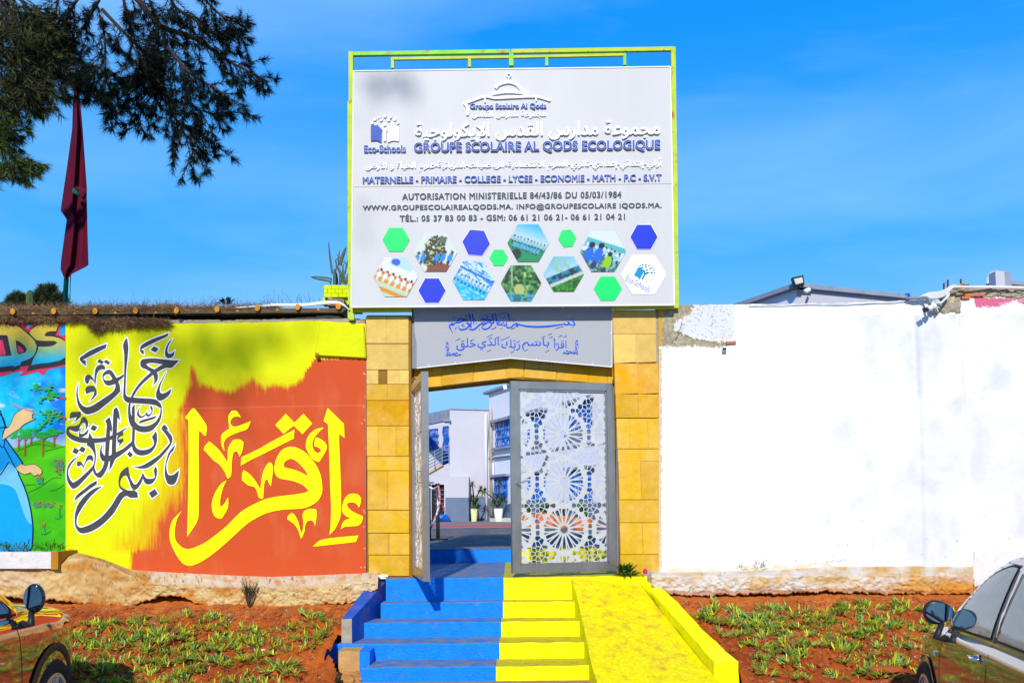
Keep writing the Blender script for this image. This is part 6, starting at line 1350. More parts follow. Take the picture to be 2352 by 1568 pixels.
def make_car(label, pos, d, side, L_, W, H, belt0, belt1, hood, ax, R_, paint, suv=False, hybrid=False):
    """local x = distance behind the nose (forward is -x), y = across, z up from the road; side = +1/-1: the side seen"""
    root = empty('parked_car', pos, label, 'car')
    d = Vector(d).normalized(); root.rotation_euler = (0, 0, math.atan2(-d.y, -d.x)); bpy.context.view_layer.update()
    def put(mb, name, mt, par=None, sm=False): o = mb.build(name, mt, None, sm); o.parent = par or root; return o
    w = W/2; g = .17 if not suv else .24
    def hw(x): return w*np.interp(x, [0,.08,.25,.6,1.0,L_-.8,L_-.1,L_], [.62,.76,.89,.975,1,1,.93,.8])
    def hz(x): return np.interp(x, [0,.12,.4,ax,1.15,1.4], [hood-.30,hood-.14,hood-.05,hood-.01,hood+.05,hood+.09])
    def bz(x): return np.interp(x, [0,.2,1.0,2.0,L_], [hood-.36,hood-.16,belt0,(belt0+belt1)/2,belt1])
    rows = []
    for x in np.concatenate([[0,.03,.08,.16,.28,.42,.6,.8,1.0,1.2], np.linspace(1.4, L_-.3, 10), [L_-.12, L_]]):
        h_ = hw(x); b = bz(x); z = hz(x) if x < 1.4 else b+.02; xb = float(x)
        rows.append([(xb, h_*.82, g), (xb, h_*.95, g+.06), (xb, h_*.985, g+.2), (xb, h_*1.0, g+.33), (xb, h_*.99, b-.14), (xb, h_*.97, b-.045), (xb, h_*.935, b+(z-b)*.35), (xb, h_*.84, z-.012), (xb, h_*.5, z+.012), (xb, 0, z+.018)])
    v, f = loft(rows); mb = MB(); mb.add(v, f); body = put(mb, 'body', paint)
    bm = bmesh.new(); bm.from_mesh(body.data); bmesh.ops.remove_doubles(bm, verts=bm.verts, dist=.001); bmesh.ops.recalc_face_normals(bm, faces=bm.faces); bm.to_mesh(body.data); bm.free()
    md = body.modifiers.new('s', 'SUBSURF'); md.levels = 2; md.render_levels = 2
    dg = bpy.context.evaluated_depsgraph_get(); dg.update(); nm = bpy.data.meshes.new_from_object(body.evaluated_get(dg)); body.modifiers.clear(); body.data = nm
    for cx_ in (ax, L_-.78): arch_cut(body, cx_, R_, R_*1.15, W*1.2)
    body.data.polygons.foreach_set('use_smooth', [True]*len(body.data.polygons)); body.data.materials.clear(); body.data.materials.append(paint)
    try: body.data.set_sharp_from_angle(angle=R(38))
    except Exception: pass
    mb = MB(); mb.box((.25,-w*.72,g+.02),(L_-.3,w*.72,belt0-.12)); put(mb, 'underbody', M['seal'])
    # cabin
    x0 = 1.02 if not suv else 1.12; rows = []
    prof = [(x0,0),(x0+.28,.36),(x0+.55,.66),(x0+.80,.87),(x0+1.02,.965),(x0+1.5,1.0),(x0+2.2,.985),(L_-.5,.86),(L_-.12,.25)]
    for x, t in prof:
        zb = bz(x)-.02; zt = zb+(H-zb)*max(t, .02); k = (zt-zb)/(H-zb)
        rows.append([(x, w*.93, zb-.22), (x, w*.955, zb), (x, w*(.95-.10*k), zb+(zt-zb)*.5), (x, w*(.93-.17*k), zb+(zt-zb)*.86), (x, w*(.86-.17*k), zt-.015*k), (x, w*.5, zt+.015*k), (x, 0, zt+.02*k)])
    v, f = loft(rows); mb = MB(); mb.add(v, f); cab = put(mb, 'cabin', paint)
    bm = bmesh.new(); bm.from_mesh(cab.data); bmesh.ops.recalc_face_normals(bm, faces=bm.faces); bm.to_mesh(cab.data); bm.free()
    md = cab.modifiers.new('s', 'SUBSURF'); md.levels = 2; md.render_levels = 2
    dg.update(); dg = bpy.context.evaluated_depsgraph_get(); nm = bpy.data.meshes.new_from_object(cab.evaluated_get(dg)); cab.modifiers.clear(); cab.data = nm
    cab.data.polygons.foreach_set('use_smooth', [True]*len(cab.data.polygons))
    # side surface lookup by casting onto the cabin and body
    def surf(x, z, off):
        ok, loc, nr, _ = cab.ray_cast(Vector((x, side*3, z)), Vector((0, -side, 0)))
        ok2, loc2, nr2, _ = body.ray_cast(Vector((x, side*3, z)), Vector((0, -side, 0)))
        ys = [abs(q.y) for k_, q in ((ok, loc), (ok2, loc2)) if k_]; y = max(ys) if ys else w*.9
        return Vector((x, side*(y+off), z))
    def skin(name, outline, mt, off, par=None, holes=(), close=None):
        """a thin panel following the side of the car"""
        o2 = [Vector((p[0], p[1])) for p in outline]; xs = [p.x for p in o2]; zs = [p.y for p in o2]
        vv = list(o2); ee = [(i, (i+1) % len(o2)) for i in range(len(o2))]; st = .035
        for x in np.arange(min(xs)+st/2, max(xs), st):
            for z in np.arange(min(zs)+st/2, max(zs), st):
                if inside((x, z), [tuple(p) for p in o2]) : vv.append(Vector((x, z)))
        V2, E2, F2, *_ = geometry.delaunay_2d_cdt(vv, ee, [], 0, 1e-6)
        fs = [tuple(t) for t in F2 if inside((sum(V2[i].x for i in t)/3, sum(V2[i].y for i in t)/3), [tuple(p) for p in o2])]
        v3 = [surf(p.x, p.y, off) for p in V2]
        # smooth out lookups that fell off the edge
        ff = []
        for t in fs:
            nn = (v3[t[1]]-v3[t[0]]).cross(v3[t[2]]-v3[t[0]]); ff.append(t if nn.y*side > 0 else t[::-1])
        m_ = MB(); m_.add(v3, ff); return put(m_, name, mt, par, True)
    b_ = lambda x: bz(x)
    def ctop(x):
        xs = [p[0] for p in prof]; zz = [b_(x_)-.02+(H-b_(x_)+.02)*t_ for x_, t_ in prof]; return float(np.interp(x, xs, zz))
    xa = x0+.26; xm = x0+1.12
    # windows with rubber seals
    def win(name, pts, off=.004):
        pts = [(p.x, p.y) for p in smooth(pts, True, 50, 4)]
        if not suv: skin('door_frame', [(p.x, p.y) for p in grow([Vector(p) for p in pts], .055)], M['doorframe'], off-.0035)
        g_ = grow([Vector(p) for p in pts], .015); skin('window_seal', [(p.x, p.y) for p in g_], M['seal'], off-.001); return skin(name, pts, M['carglass'], off+.003)
    tp_ = lambda x, k=.075: ctop(x)-k*(1.1 if x < x0+.6 else 1)
    win('front_side_window', [(xa+.07, b_(xa)+.035), (x0+.42, tp_(x0+.42,.15)), (x0+.6, tp_(x0+.6,.12)), (x0+.8, tp_(x0+.8,.11)), (x0+1.05, tp_(x0+1.05,.10)), (xm-.04+.10, tp_(xm,.10)), (xm-.03, b_(xm)+.04)])
    win('rear_side_window', [(xm+.09, b_(xm)+.045), (xm+.22, tp_(xm+.2,.10)), (xm+.85, tp_(xm+.85,.13)), (xm+1.05, b_(xm+1)+.12), (xm+.98, b_(xm+1)+.05)])
    mb = MB(); mb.add([(x0+.1,-w*.78,b_(x0)+.10),(x0+.1,w*.78,b_(x0)+.10),(x0+.74,w*.62,ctop(x0+.74)+.006),(x0+.74,-w*.62,ctop(x0+.74)+.006)], [(0,1,2,3)]); put(mb, 'windscreen', M['carglass'])
    # shut lines
    def seam(pts):
        q = smooth(pts, False, 60); mb = MB()
        v3 = [surf(p.x, p.y, .0015) for p in q]
        for i in range(len(v3)-1):
            dd = (v3[i+1]-v3[i]); 
            if dd.length < 1e-5: continue
            n_ = dd.cross(Vector((0, side, 0))).normalized()*.0035; mb.add([v3[i]-n_, v3[i]+n_, v3[i+1]+n_, v3[i+1]-n_], [(0,1,2,3)])
        put(mb, 'shut_line', M['seal'])
    xf = ax+R_*1.15+.06 if not suv else ax+R_*1.15+.12
    seam([(xf+.10, b_(xf)), (xf+.02, b_(xf)-.15), (xf, .55), (xf+.03, g+.1)]); seam([(xm+.03, b_(xm)), (xm+.0, .6), (xm-.03, g+.1)])
    seam([(xm+.05, b_(xm)+.02), (xm+.18, ctop(xm+.1)-.03)]); seam([(.12, hz(.12)-.07), (.5, hz(.5)-.055), (.95, hz(.95)-.06), (x0+.02, b_(x0)+.05)])
    mb = MB(); pr = None
    for x in np.linspace(xa-.02, xm+1.0, 16):
        p = surf(x, b_(x)+.012, .006)
        if pr is not None: mb.bar(pr, p, .008, .016)
        pr = p
    put(mb, 'belt_trim', M['chrome'] if not suv else M['seal'])
    # handle
    hx = xm-.16; h0 = surf(hx, b_(hx)-.115, 0)
    mb = MB(); mb.tube([h0+Vector((-.09,side*.0,0)), h0+Vector((-.07,side*.035,.006)), h0+Vector((.05,side*.035,.012)), h0+Vector((.07,0,.012))], .012, 8); hd = put(mb, 'door_handle', M['chrome'] if not suv else paint, None, True)
    mb = MB(); mb.add([h0+Vector((.075*math.cos(t)-.005, side*.003, .045*math.sin(t))) for t in np.linspace(0, 6.28, 15)[:-1]], [tuple(range(14))]); put(mb, 'handle_recess', M['chrome'] if not suv else M['seal'], hd)
    # mirror
    mx_ = xa-.06 if not suv else xa-.10; mb = MB(); c = surf(mx_, b_(mx_)+.12, .13 if suv else .12)
    hgt = .085 if not suv else .105; wd = .105 if not suv else .075
    bmm = bmesh.new(); bmesh.ops.create_uvsphere(bmm, u_segments=20, v_segments=14, radius=1)
    for q in bmm.verts: q.co = Vector((q.co.x*(.075 if not suv else .062)*(1 if q.co.x < 0 else .32), q.co.y*wd*(1 if True else 1), q.co.z*hgt*(1.0 if suv else (1.0-.25*q.co.y*side*-1))))
    mb.add([c+q.co for q in bmm.verts], [tuple(x.index for x in f_.verts) for f_ in bmm.faces]); bmm.free(); mo = put(mb, 'door_mirror', M['blackplastic'] if not suv else M['gloss'], None, True)
    mb = MB(); mb.add([c+Vector((.0265, math.cos(t)*wd*.86, math.sin(t)*hgt*.84)) for t in np.linspace(0, 6.28, 25)[:-1]], [tuple(range(24))]); put(mb, 'mirror_glass', M['mirrorglass'], mo)
    base = surf(mx_+.03, b_(mx_)-.06, 0); mb = MB(); mb.tube([base, base+Vector((0,side*.06,.0)), c+Vector((.0,-side*.02,-hgt*.9))], [.03,.026,.022], 8); put(mb, 'mirror_stalk', M['blackplastic'], mo, True)
    if suv: mb = MB(); mb.box((c.x-.05,c.y-.055,c.z-.03),(c.x-.01,c.y+.055,c.z-.012)); put(mb, 'indicator', M['lens'], mo)
    # wheels
    for cx_ in (ax, L_-.78):
        for sd in (side, -side):
            wh = bpy.data.objects.new('wheel', None); C.collection.objects.link(wh); wh.parent = root; wh.location = (cx_, sd*(w-.10), R_)
            bmt = []; n_ = 40; pr_ = [(.56*R_,-.10),(.60*R_,.095),(.90*R_,.105),(.985*R_,.075),(R_,.03),(R_,-.06),(.9*R_,-.1)]
            v = []; f = []
            for i in range(n_):
                t = 2*math.pi*i/n_
                for (r_, y) in pr_: v.append((r_*math.cos(t), sd*y, r_*math.sin(t)))
            k = len(pr_)
            for i in range(n_):
                for j in range(k-1): f.append((i*k+j, ((i+1) % n_)*k+j, ((i+1) % n_)*k+j+1, i*k+j+1))
            mb = MB(); mb.add(v, f); put(mb, 'tyre', M['tyre'], wh, True)
            mb = MB(); ns = 10 if suv else 14
            for i in range(ns):
                t = 2*math.pi*i/ns; dd = Vector((math.cos(t), 0, math.sin(t))); mb.bar(dd*.08*R_+Vector((0,sd*.07,0)), dd*.6*R_+Vector((0,sd*.085,0)), .05 if suv else .018, .02, upv=(0,1,0))
            for i in range(n_):
                t0, t1 = 2*math.pi*i/n_, 2*math.pi*(i+1)/n_
                mb.add([(math.cos(t)*r_, sd*y, math.sin(t)*r_) for t in (t0, t1) for r_, y in ((.58*R_,.10),(.66*R_,.098),(.58*R_,.02))], [(0,3,4,1),(2,5,3,0)])
            mb.tube([Vector((0,sd*.02,0)), Vector((0,sd*.09,0))], .1*R_*1.3, 14); put(mb, 'rim', M['alloy'], wh)
            mb = MB(); mb.tube([Vector((0,sd*.0,0)), Vector((0,sd*.02,0))], .5*R_, 20); put(mb, 'brake_disc', M['blackplastic'], wh)
    # arches
    for cx_ in (ax, L_-.78):
        mb = MB(); n_ = 26; ro = R_*(1.34 if suv else 1.19)
        pi_ = []; po_ = []
        for t in np.linspace(R(-12), R(192), n_):
            pi_.append((cx_+R_*1.15*math.cos(t), R_+R_*1.15*math.sin(t))); po_.append((cx_+ro*math.cos(t), R_+ro*math.sin(t)*(1.0 if not suv else .98)))
        vi = []
        for a_, b2 in zip(pi_, po_):
            s2 = surf(b2[0], max(b2[1], g+.02), .012); s1 = Vector((a_[0], s2.y+side*.004, a_[1])); s0 = Vector((a_[0], s2.y-side*.16, a_[1])); vi += [s0, s1, Vector((b2[0], s2.y, b2[1]))]
        f = []
        for i in range(n_-1): f += [(3*i, 3*i+3, 3*i+4, 3*i+1), (3*i+1, 3*i+4, 3*i+5, 3*i+2)]
        mb.add(vi, f); put(mb, 'wheel_arch', M['cladding'] if suv else M['seal'] if False else (M['cladding'] if suv else paint), None, True)
        mb = MB(); mb.tube([Vector((cx_, -w*.8, R_)), Vector((cx_, w*.8, R_))], R_*1.13, 24); put(mb, 'arch_liner', M['seal'])
    # lamps
    mb = MB(); mb.tube([surf(.22, hood-.22, -.02), surf(.34, hood-.17, -.022), surf(.46, hood-.13, -.012)], [.015,.035,.012], 8); put(mb, 'headlight', M['lens'], None, True)
    if not suv:
        q = surf(xf-.10, b_(xf)-.20, .006); mb = MB(); mb.bar(q+Vector((-.022,0,0)), q+Vector((.022,0,0)), .012, .03); put(mb, 'side_indicator', M['lens'])
    return root, surf, put
M['gloss'] = mat('gloss_black_mirror_cover', (.015,.02,.03), .08, metal=.3, var=0, coat=1)
M['doorframe'] = mat('taupe_door_frame', (.105,.095,.09), .35, metal=.2, var=.05)
ROAD = -.14
# right car: front wheel near (3.16, 6.75), pointing at the wall
dR = Vector((.2, .98, 0)).normalized(); nR = Vector((dR.y, -dR.x, 0))
axR = .74; noseR = Vector((3.16, 6.75, 0))+dR*axR+nR*.84
make_car('grey hatchback parked nose to the wall at the right edge, oval mirror', (noseR.x, noseR.y, ROAD), dR, -1, 4.0, 1.68, 1.53, .90, .97, .88, axR, .30, M['carpaintR'])
dL = Vector((-.08, .9968, 0)).normalized(); nL = Vector((-dL.y, dL.x, 0))
axL = .84; noseL = Vector((-3.51, 6.7, 0))+dL*axL+nL*.90
rootL, sfL, putL = make_car('dark hybrid suv parked nose to the wall at the left edge, reflecting the mural', (noseL.x, noseL.y, ROAD), dL, 1, 4.5, 1.80, 1.66, 1.07, 1.12, 1.11, axL, .35, M['carpaintL'], suv=True)
# badge
v0, f0, isl0 = text_tris('HYBRID', .02); xs = [p.x for p in v0]; ys = [p.y for p in v0]; mb = MB(); v = []
for p in v0:
    u = (p.x-min(xs))/(max(xs)-min(xs)); t = (p.y-min(ys))/(max(ys)-min(ys)); v.append(sfL(axL+.47-(1-u)*.0-u*.15, .90+t*.028+u*.01, .004))
mb.add(v, f0); putL(mb, 'badge_lettering', M['chrome'])
# ------------------------------------------------------------------ corrugated canopy over the left wall
cn = empty('canopy', P(400, 716, 10.2), 'old wooden canopy on poles along the top of the painted wall', 'canopy')
e0, e1 = (-60, 715), (802, 711)
ey = lambda x: interp([(-60,716),(380,714),(802,708)], x)
Yc = 9.93
mb = MB(); a, b = P(-60, 722, Yc), P(790, 716, Yc)
mb.prism([P(-60, 712.5, Yc), P(-60, 723, Yc), P(785, 717, Yc), P(798, 707, Yc)], (0,.03,0)); mb.build('fascia_board', M['plank'], cn)
mb = MB(); v = [P(-60, 722, Yc+.031), P(785, 716.5, Yc+.031)]; v2 = [Vector((q.x, 12.3, q.z-.10)) for q in v]; up2 = [q+Vector((0,0,.03)) for q in v+v2]
mb.add([v[0], v[1], v2[1], v2[0]]+[up2[0], up2[1], up2[3], up2[2]], [(0,1,2,3),(4,7,6,5),(1,5,6,2)[::-1],(0,3,7,4)[::-1],(0,4,5,1)[::-1]]); mb.build('roof_sheet', M['canopy'], cn)
for x, y in [(-65,716),(28.7,714.6),(123,714),(218,714),(311,713.2),(405,712.2),(498.5,709.7),(591,707),(683.5,704.7),(777,703.5)]:
    c = P(x, y, Yc-.035); mb = MB(); mb.tube([c, c+Vector((.02,2.2,.02))], .031, 12); mb.build('pole', M['plank'], cn)
    mb = MB(); mb.add([c+Vector((.029*math.cos(t), -.002, .036*math.sin(t))) for t in np.linspace(0, 6.28, 13)[:-1]], [tuple(range(12))]); mb.build('pole_end', M['wood'], cn)
for x, y in [(76,719),(171,719),(265,718),(358,717),(452,714),(545,713),(637,711),(731,710)]:
    f2 = Flat(Yc-.004); f2.poly([(x-4,y+2),(x,y-3),(x+4,y+2)]); f2.build('orange_patch', M['wood'], cn)
# rear masonry that the canopy rests on
mb = MB(); mb.prism([P(-60,705,10.5), P(-60,760,10.5), P(800,760,10.5), P(800,722,10.5)], (0,.1,0)); mb.build('back_board', M['canopy'], cn)

def fibres(name, label, n, fn, ln, wd, matr, seed, cols, parent=None, cat=None, kind='stuff', part=False):
    """many thin blades: fn(rng) -> base point, direction"""
    r_ = np.random.RandomState(seed); V_ = []; T_ = []; Cc = []
    for i in range(n):
        p, d = fn(r_); p = np.array(p, float); d = np.array(d, float); d /= np.linalg.norm(d)+1e-9
        s_ = np.cross(d, r_.normal(size=3)); s_ /= np.linalg.norm(s_)+1e-9; l_ = ln*r_.uniform(.5, 1.2)
        k = len(V_); bend = r_.normal(size=3)*l_*.18
        V_ += [p-s_*wd/2, p+s_*wd/2, p+d*l_*.55+bend-s_*wd*.4, p+d*l_*.55+bend+s_*wd*.4, p+d*l_]
        T_ += [(k,k+1,k+3),(k,k+3,k+2),(k+2,k+3,k+4)]; c = cols[r_.randint(len(cols))]; Cc += [c]*5
    o = trimesh(name, V_, T_, matr, parent, np.array(Cc)); 
    if not part: tag(o, label, cat, None, kind)
    elif kind: o['kind'] = kind
    return o
DRY = [(.20,.10,.045),(.28,.16,.07),(.12,.065,.035),(.33,.22,.11)]
def fn_top(r_):
    x = r_.uniform(-60, 420) if r_.rand() < .72 else r_.uniform(300, 640); d = abs(r_.normal())
    y = ey(x)-5+r_.uniform(-4, 4)*(1 if x < 300 else .5); p = P(x, y, Yc+r_.uniform(-.04, .5)); return p, (r_.normal(), r_.normal()*.5, r_.normal()*.32+.1)
fibres('dry_needle_litter', 'brown dry pine needles heaped on the canopy edge', 9000, fn_top, .11, .004, M['straw'], 1, DRY)
def fn_rim(r_):
    x = r_.uniform(-60, 225) if r_.rand() < .45 else r_.uniform(205, 385)
    y = interp([(-60,731),(205,730),(215,745),(226,752),(240,744),(300,739),(385,741)], x)+r_.uniform(-6, 7)*interp([(-60,.7),(205,.7),(216,1.6),(226,1.5),(235,1),(385,.4)], x)
    return P(x, y, 9.975+r_.uniform(-.03,.0)), (r_.normal(), r_.normal()*.2-.1, r_.normal()*.4-.15)
fibres('dry_needle_litter', 'matted brown needles hanging over the top of the yellow wall', 9000, fn_rim, .09, .004, M['straw'], 2, DRY)
def fn_tw(r_): x = r_.uniform(120, 800); return P(x, ey(x)-8, Yc+r_.uniform(.1,.6)), (r_.normal()*.6, r_.normal()*.3, abs(r_.normal())+.2)
fibres('dry_grass', 'thin dry stalks standing along the canopy roof', 260, fn_tw, .16, .0035, M['straw'], 3, [(.05,.04,.03)])

def cable(pts, Y, r_, name, label, m_='cable', cat='cable', group=None):
    q = smooth(pts, False, 80, 5); YY = Y if hasattr(Y, '__len__') else [Y]*len(pts); yy = np.interp(np.linspace(0, len(pts)-1, len(q)), range(len(pts)), YY)
    mb = MB(); mb.tube([P(p.x, p.y, y) for p, y in zip(q, yy)], r_, 6); return tag(mb.build(name, M[m_], None, True), label, cat, group)
for k in range(5):
    cable([(540+k*25,707-k*.6),(620,702-k*.9),(700,702-k),(740,698-k*1.2),(776,697-k),(792,703-k*.5),(803,712+k*2)], 9.92+.01*k, .009, 'white_cable', 'white cables bundled along the right end of the left canopy', group='cables on the canopy')

# ------------------------------------------------------------------ agave planter, cement block
ag = empty('brick_planter', P(770, 700, 10.9), 'lime yellow painted brick planter behind the left post of the billboard', 'planter')
def brickwall(parent, x0, x1, y0, y1, Y, rows, cols, matr, name='brick'):
    for j in range(rows):
        for i in range(cols):
            o_ = .5 if j % 2 else 0; a = x0+(x1-x0)*max(0, (i-o_))/cols; b = min(x1, x0+(x1-x0)*(i+1-o_)/cols)
            if j % 2 and i == cols-1:
                c_ = b; mb = MB(); mb.prism([P(c_+.3, y0+(y1-y0)*j/rows, Y), P(c_+.3, y0+(y1-y0)*(j+1)/rows-.3, Y), P(x1, y0+(y1-y0)*(j+1)/rows-.3, Y), P(x1, y0+(y1-y0)*j/rows, Y)], (0,.12,0), 0, .004, .003); mb.build(name, matr, parent)
            if b-a < 1: continue
            mb = MB(); ya = y0+(y1-y0)*j/rows; yb = y0+(y1-y0)*(j+1)/rows-.4
            mb.prism([P(a+.3, ya, Y), P(a+.3, yb, Y), P(b-.3, yb, Y), P(b-.3, ya, Y)], (0,.12,0), 0, .004, .003); mb.build(name, matr, parent)
brickwall(ag, 744, 812, 655, 683, 10.8, 3, 4, M['limewall']); brickwall(ag, 741, 806, 683.5, 700, 10.85, 2, 3, M['limewall'])
mb = MB(); mb.box((P(746,0,10.95).x, 10.93, P(770,700,10.95).z),(P(812,0,10.95).x, 11.5, P(770,660,10.95).z)); mb.build('planter_fill', M['clod'], ag)
cb = empty('cement_block', P(770, 705, 10.55), 'grey hollow cement block standing in front of the lime planter', 'block')
mb = MB(); q = [(753,684),(757,681),(764,685),(783,686),(790,688),(789,703),(752,701)]; mb.prism([P(x, y, 10.5) for x, y in q][::-1], (0,.2,0)); mb.build('block_body', M['block'], cb)
for a_ in ((757,689,770,700),(773,690,787,701)):
    f2 = Flat(10.497); f2.poly([(a_[0],a_[1]),(a_[2],a_[1]+.5),(a_[2],a_[3]),(a_[0],a_[3])]); f2.build('block_recess', M['plank'], cb)
sv = empty('snake_plant', P(775, 662, 10.95), 'tall mottled sansevieria leaves rising from the lime planter', 'plant')
Sv = Zm(1200, 940, 3.92)
LV = [([(505,610),(490,480),(465,300),(448,95)],34,10.9),([(545,780),(545,650),(540,520)],60,10.92),([(500,690),(400,668),(260,655),(155,660)],30,10.85),([(480,730),(380,705),(280,690),(180,665)],34,10.86),([(630,480),(650,380),(690,270),(722,185)],62,10.95),
 ([(690,770),(650,640),(600,520),(575,470)],46,10.88),([(600,480),(600,380),(612,300),(622,240)],22,10.96),([(560,600),(570,480),(560,390),(590,370),(600,400)],22,10.94),([(700,620),(715,540),(740,440),(752,380)],30,10.9),([(620,780),(640,680),(620,560)],54,10.93),
 ([(720,780),(700,700),(670,560),(680,450)],40,10.97),([(640,370),(600,330),(565,285)],16,10.97),([(680,410),(720,450),(750,495)],20,10.95),([(480,780),(480,730),(500,690)],26,10.87),([(740,760),(735,680),(745,600)],30,10.9),([(575,780),(580,690),(560,560)],40,10.99)]
for pts, w_, Y in LV:
    q = smooth([Sv(p) for p in pts], False, 90, 4); n_ = len(q); mb = MB(); v = []; f = []
    for i, p in enumerate(q):
        t = i/(n_-1); d = (q[min(i+1,n_-1)]-q[max(i-1,0)]).normalized(); nn = Vector((-d.y, d.x))*(w_*.1465/2)*(.75+.5*math.sin(t*2.2))*(1-t)**.45
        v += [P(*(p+nn), Y), P(*p, Y+.03), P(*(p-nn), Y), P(*p, Y-.012)]
    for i in range(n_-1):
        for k in range(4): f.append((4*i+k, 4*i+(k+1)%4, 4*i+4+(k+1)%4, 4*i+4+k))
    mb.add(v, f); mb.build('leaf', M['sansev'], sv, True)

# ------------------------------------------------------------------ flagpole and flag
fp = empty('flagpole', P(148, 706, 12), 'green flagpole behind the wall with a furled dark red flag', 'flagpole')
YF = 12.0
mb = MB(); mb.tube([P(147,740,YF), P(163,440,YF), P(177,195,YF)], [.033,.028,.022], 10); mb.build('pole_tube', M['pole'], fp, True)
mb = MB(); mb.tube([P(160,710,YF-.05), P(167,430,YF-.06), P(181,200,YF)], .006, 5); mb.build('halyard', M['pole'], fp)
D3 = Zm(200, 300, 1.668)
fz = D3
flg = empty('flag', P(172, 200, YF), 'dark red flag hanging limp and folded from the green pole', 'flag')
outl = [(160,50),(195,92),(215,330),(247,765),(246,800),(257,1270),(150,1325),(112,1365),(90,1350),(70,1290),(72,1240),(112,965),(70,900),(75,880),(115,600),(148,360),(152,200)]
# folded cloth: rows across between a left and a right edge, with pleats
LE = [(50,162),(200,153),(360,148),(600,115),(880,74),(905,71),(965,112),(966,111),(1240,73),(1295,70),(1350,92),(1365,110)]
RE = [(50,166),(92,195),(330,216),(765,247),(800,245),(1270,257),(1325,150),(1365,113)]
ny, nx = 110, 26; G = np.zeros((ny, nx, 3))
for j, yy in enumerate(np.linspace(52, 1362, ny)):
    l_, r_ = interp(LE, yy), interp(RE, yy)
    for i, t in enumerate(np.linspace(0, 1, nx)):
        p = fz((l_*(1-t)+r_*t, yy)); pl_ = .05*math.sin(t*9+yy*.002)+.02*math.sin(t*21+yy*.003); G[j, i] = P(p[0], p[1], YF-.08+pl_*min(1, yy/400))
gridmesh('cloth', G, None, M['flag'], flg)
f2 = Flat(YF-.235); f2.poly([fz(p) for p in [(148,765),(162,752),(172,765),(225,825),(170,795),(152,785)]]); f2.build('green_star', M['greenstar'], flg)
f2 = Flat(YF-.20); f2.poly([fz(p) for p in [(165,745),(200,742),(247,765),(215,780),(180,765)]]); f2.build('cloth_fold', mat('flag_fold', (.10,.003,.02), .8), flg)

# ------------------------------------------------------------------ trees beyond the wall, cactus
def needles(n_t, centre, rad, seed, ln, wd, per=26, cols=((.03,.05,.02),(.05,.07,.03)), flat=1.0):
    r_ = np.random.RandomState(seed); V_ = []; T_ = []; Cc = []
    for i in range(n_t):
        u = r_.normal(size=3); u /= np.linalg.norm(u); c = np.array(centre)+u*np.array(rad)*r_.uniform(.35, 1.0)
        for k in range(per):
            d = r_.normal(size=3)+u*.8+np.array((0,0,.3)); d /= np.linalg.norm(d); s_ = np.cross(d, r_.normal(size=3)); s_ /= np.linalg.norm(s_)
            k0 = len(V_); l_ = ln*r_.uniform(.6, 1.1); V_ += [c-s_*wd/2, c+s_*wd/2, c+d*l_]; T_.append((k0,k0+1,k0+2)); Cc += [cols[r_.randint(len(cols))]]*3
    return V_, T_, Cc
def bush_tree(label, blobs, Y, seed, base, trunk):
    root = empty('pine_tree', P(base[0], base[1], Y), label, 'tree')
    V_, T_, Cc = [], [], []
    for k, (x, y, r_) in enumerate(blobs):
        c = P(x, y, Y); rr_ = r_*Y/F; v, t, cc = needles(int(16+r_*2.0), c, (rr_, rr_*.8, rr_*.75), seed+k, .20, .035, 22, ((.06,.085,.03),(.09,.115,.05),(.04,.06,.03)))
        o_ = len(V_); V_ += v; T_ += [(a+o_, b+o_, c_+o_) for a, b, c_ in t]; Cc += cc
    trimesh('crown', V_, T_, M['needle_far'], root, np.array(Cc))
    mb = MB(); mb.tube([P(base[0], base[1]+30, Y), P(trunk[0], trunk[1], Y)], [.14,.06], 8)
    for k, (x, y, r_) in enumerate(blobs[::2]): mb.tube([P(base[0], base[1]-2, Y), P(x, y, Y)], [.05,.02], 6)
    mb.build('trunk', M['bark'], root)
M['needle_far'] = mat('pale_pine_needle', (1,1,1), .6, attr=True, var=.25, vs=2)
bush_tree('small pine crown above the canopy left of the cactus', [(32,692,9),(45,688,8),(38,682,5),(55,690,7),(64,696,8),(24,699,7),(48,697,9)], 22, 40, (46,705), (42,685))
bush_tree('taller bushy pine crown between the cactus and the flagpole', [(90,680,7),(88,690,9),(100,668,6),(104,676,8),(116,664,5),(110,685,10),(120,690,9),(100,697,10),(132,690,8),(140,684,6),(84,700,8),(118,672,6),(145,695,6)], 22, 70, (112,708), (110,670))
ct = empty('cactus', P(69, 706, 12.4), 'ribbed columnar cactus standing behind the canopy', 'cactus')
mb = MB(); n_ = 14; v = []; prof = [(0,.052),(.10,.055),(.17,.054),(.22,.047),(.255,.03),(.27,.008)]; c0 = P(69, 709, 12.4)
for (h_, r_) in prof:
    for i in range(28):
        t = 2*math.pi*i/28; rr_ = r_*(1 if i % 4 else .80)*(1.06 if i % 4 == 2 else 1); v.append(c0+Vector((rr_*math.cos(t), rr_*math.sin(t), h_)))
f = [(j*28+i, j*28+(i+1)%28, (j+1)*28+(i+1)%28, (j+1)*28+i) for j in range(len(prof)-1) for i in range(28)]+[tuple(range((len(prof)-1)*28, len(prof)*28))]
mb.add(v, f); mb.build('stem', M['cactus'], ct, True)
ct2 = MB(); 
for k in range(5): lump(ct2, P(4+k*1.5, 699+(k%2)*3, 12.3), .03, k, (1,.6,1.2), 2)
tag(ct2.build('prickly_pear', M['cactus']), 'small prickly pear pad at the far left above the canopy', 'cactus')
weed('twig_bush', P(519, 700, 11.5), 70, .13, .022, 'small dark leafy twig bush poking above the canopy middle', cat='bush', matr=M['bark'], seed=9)

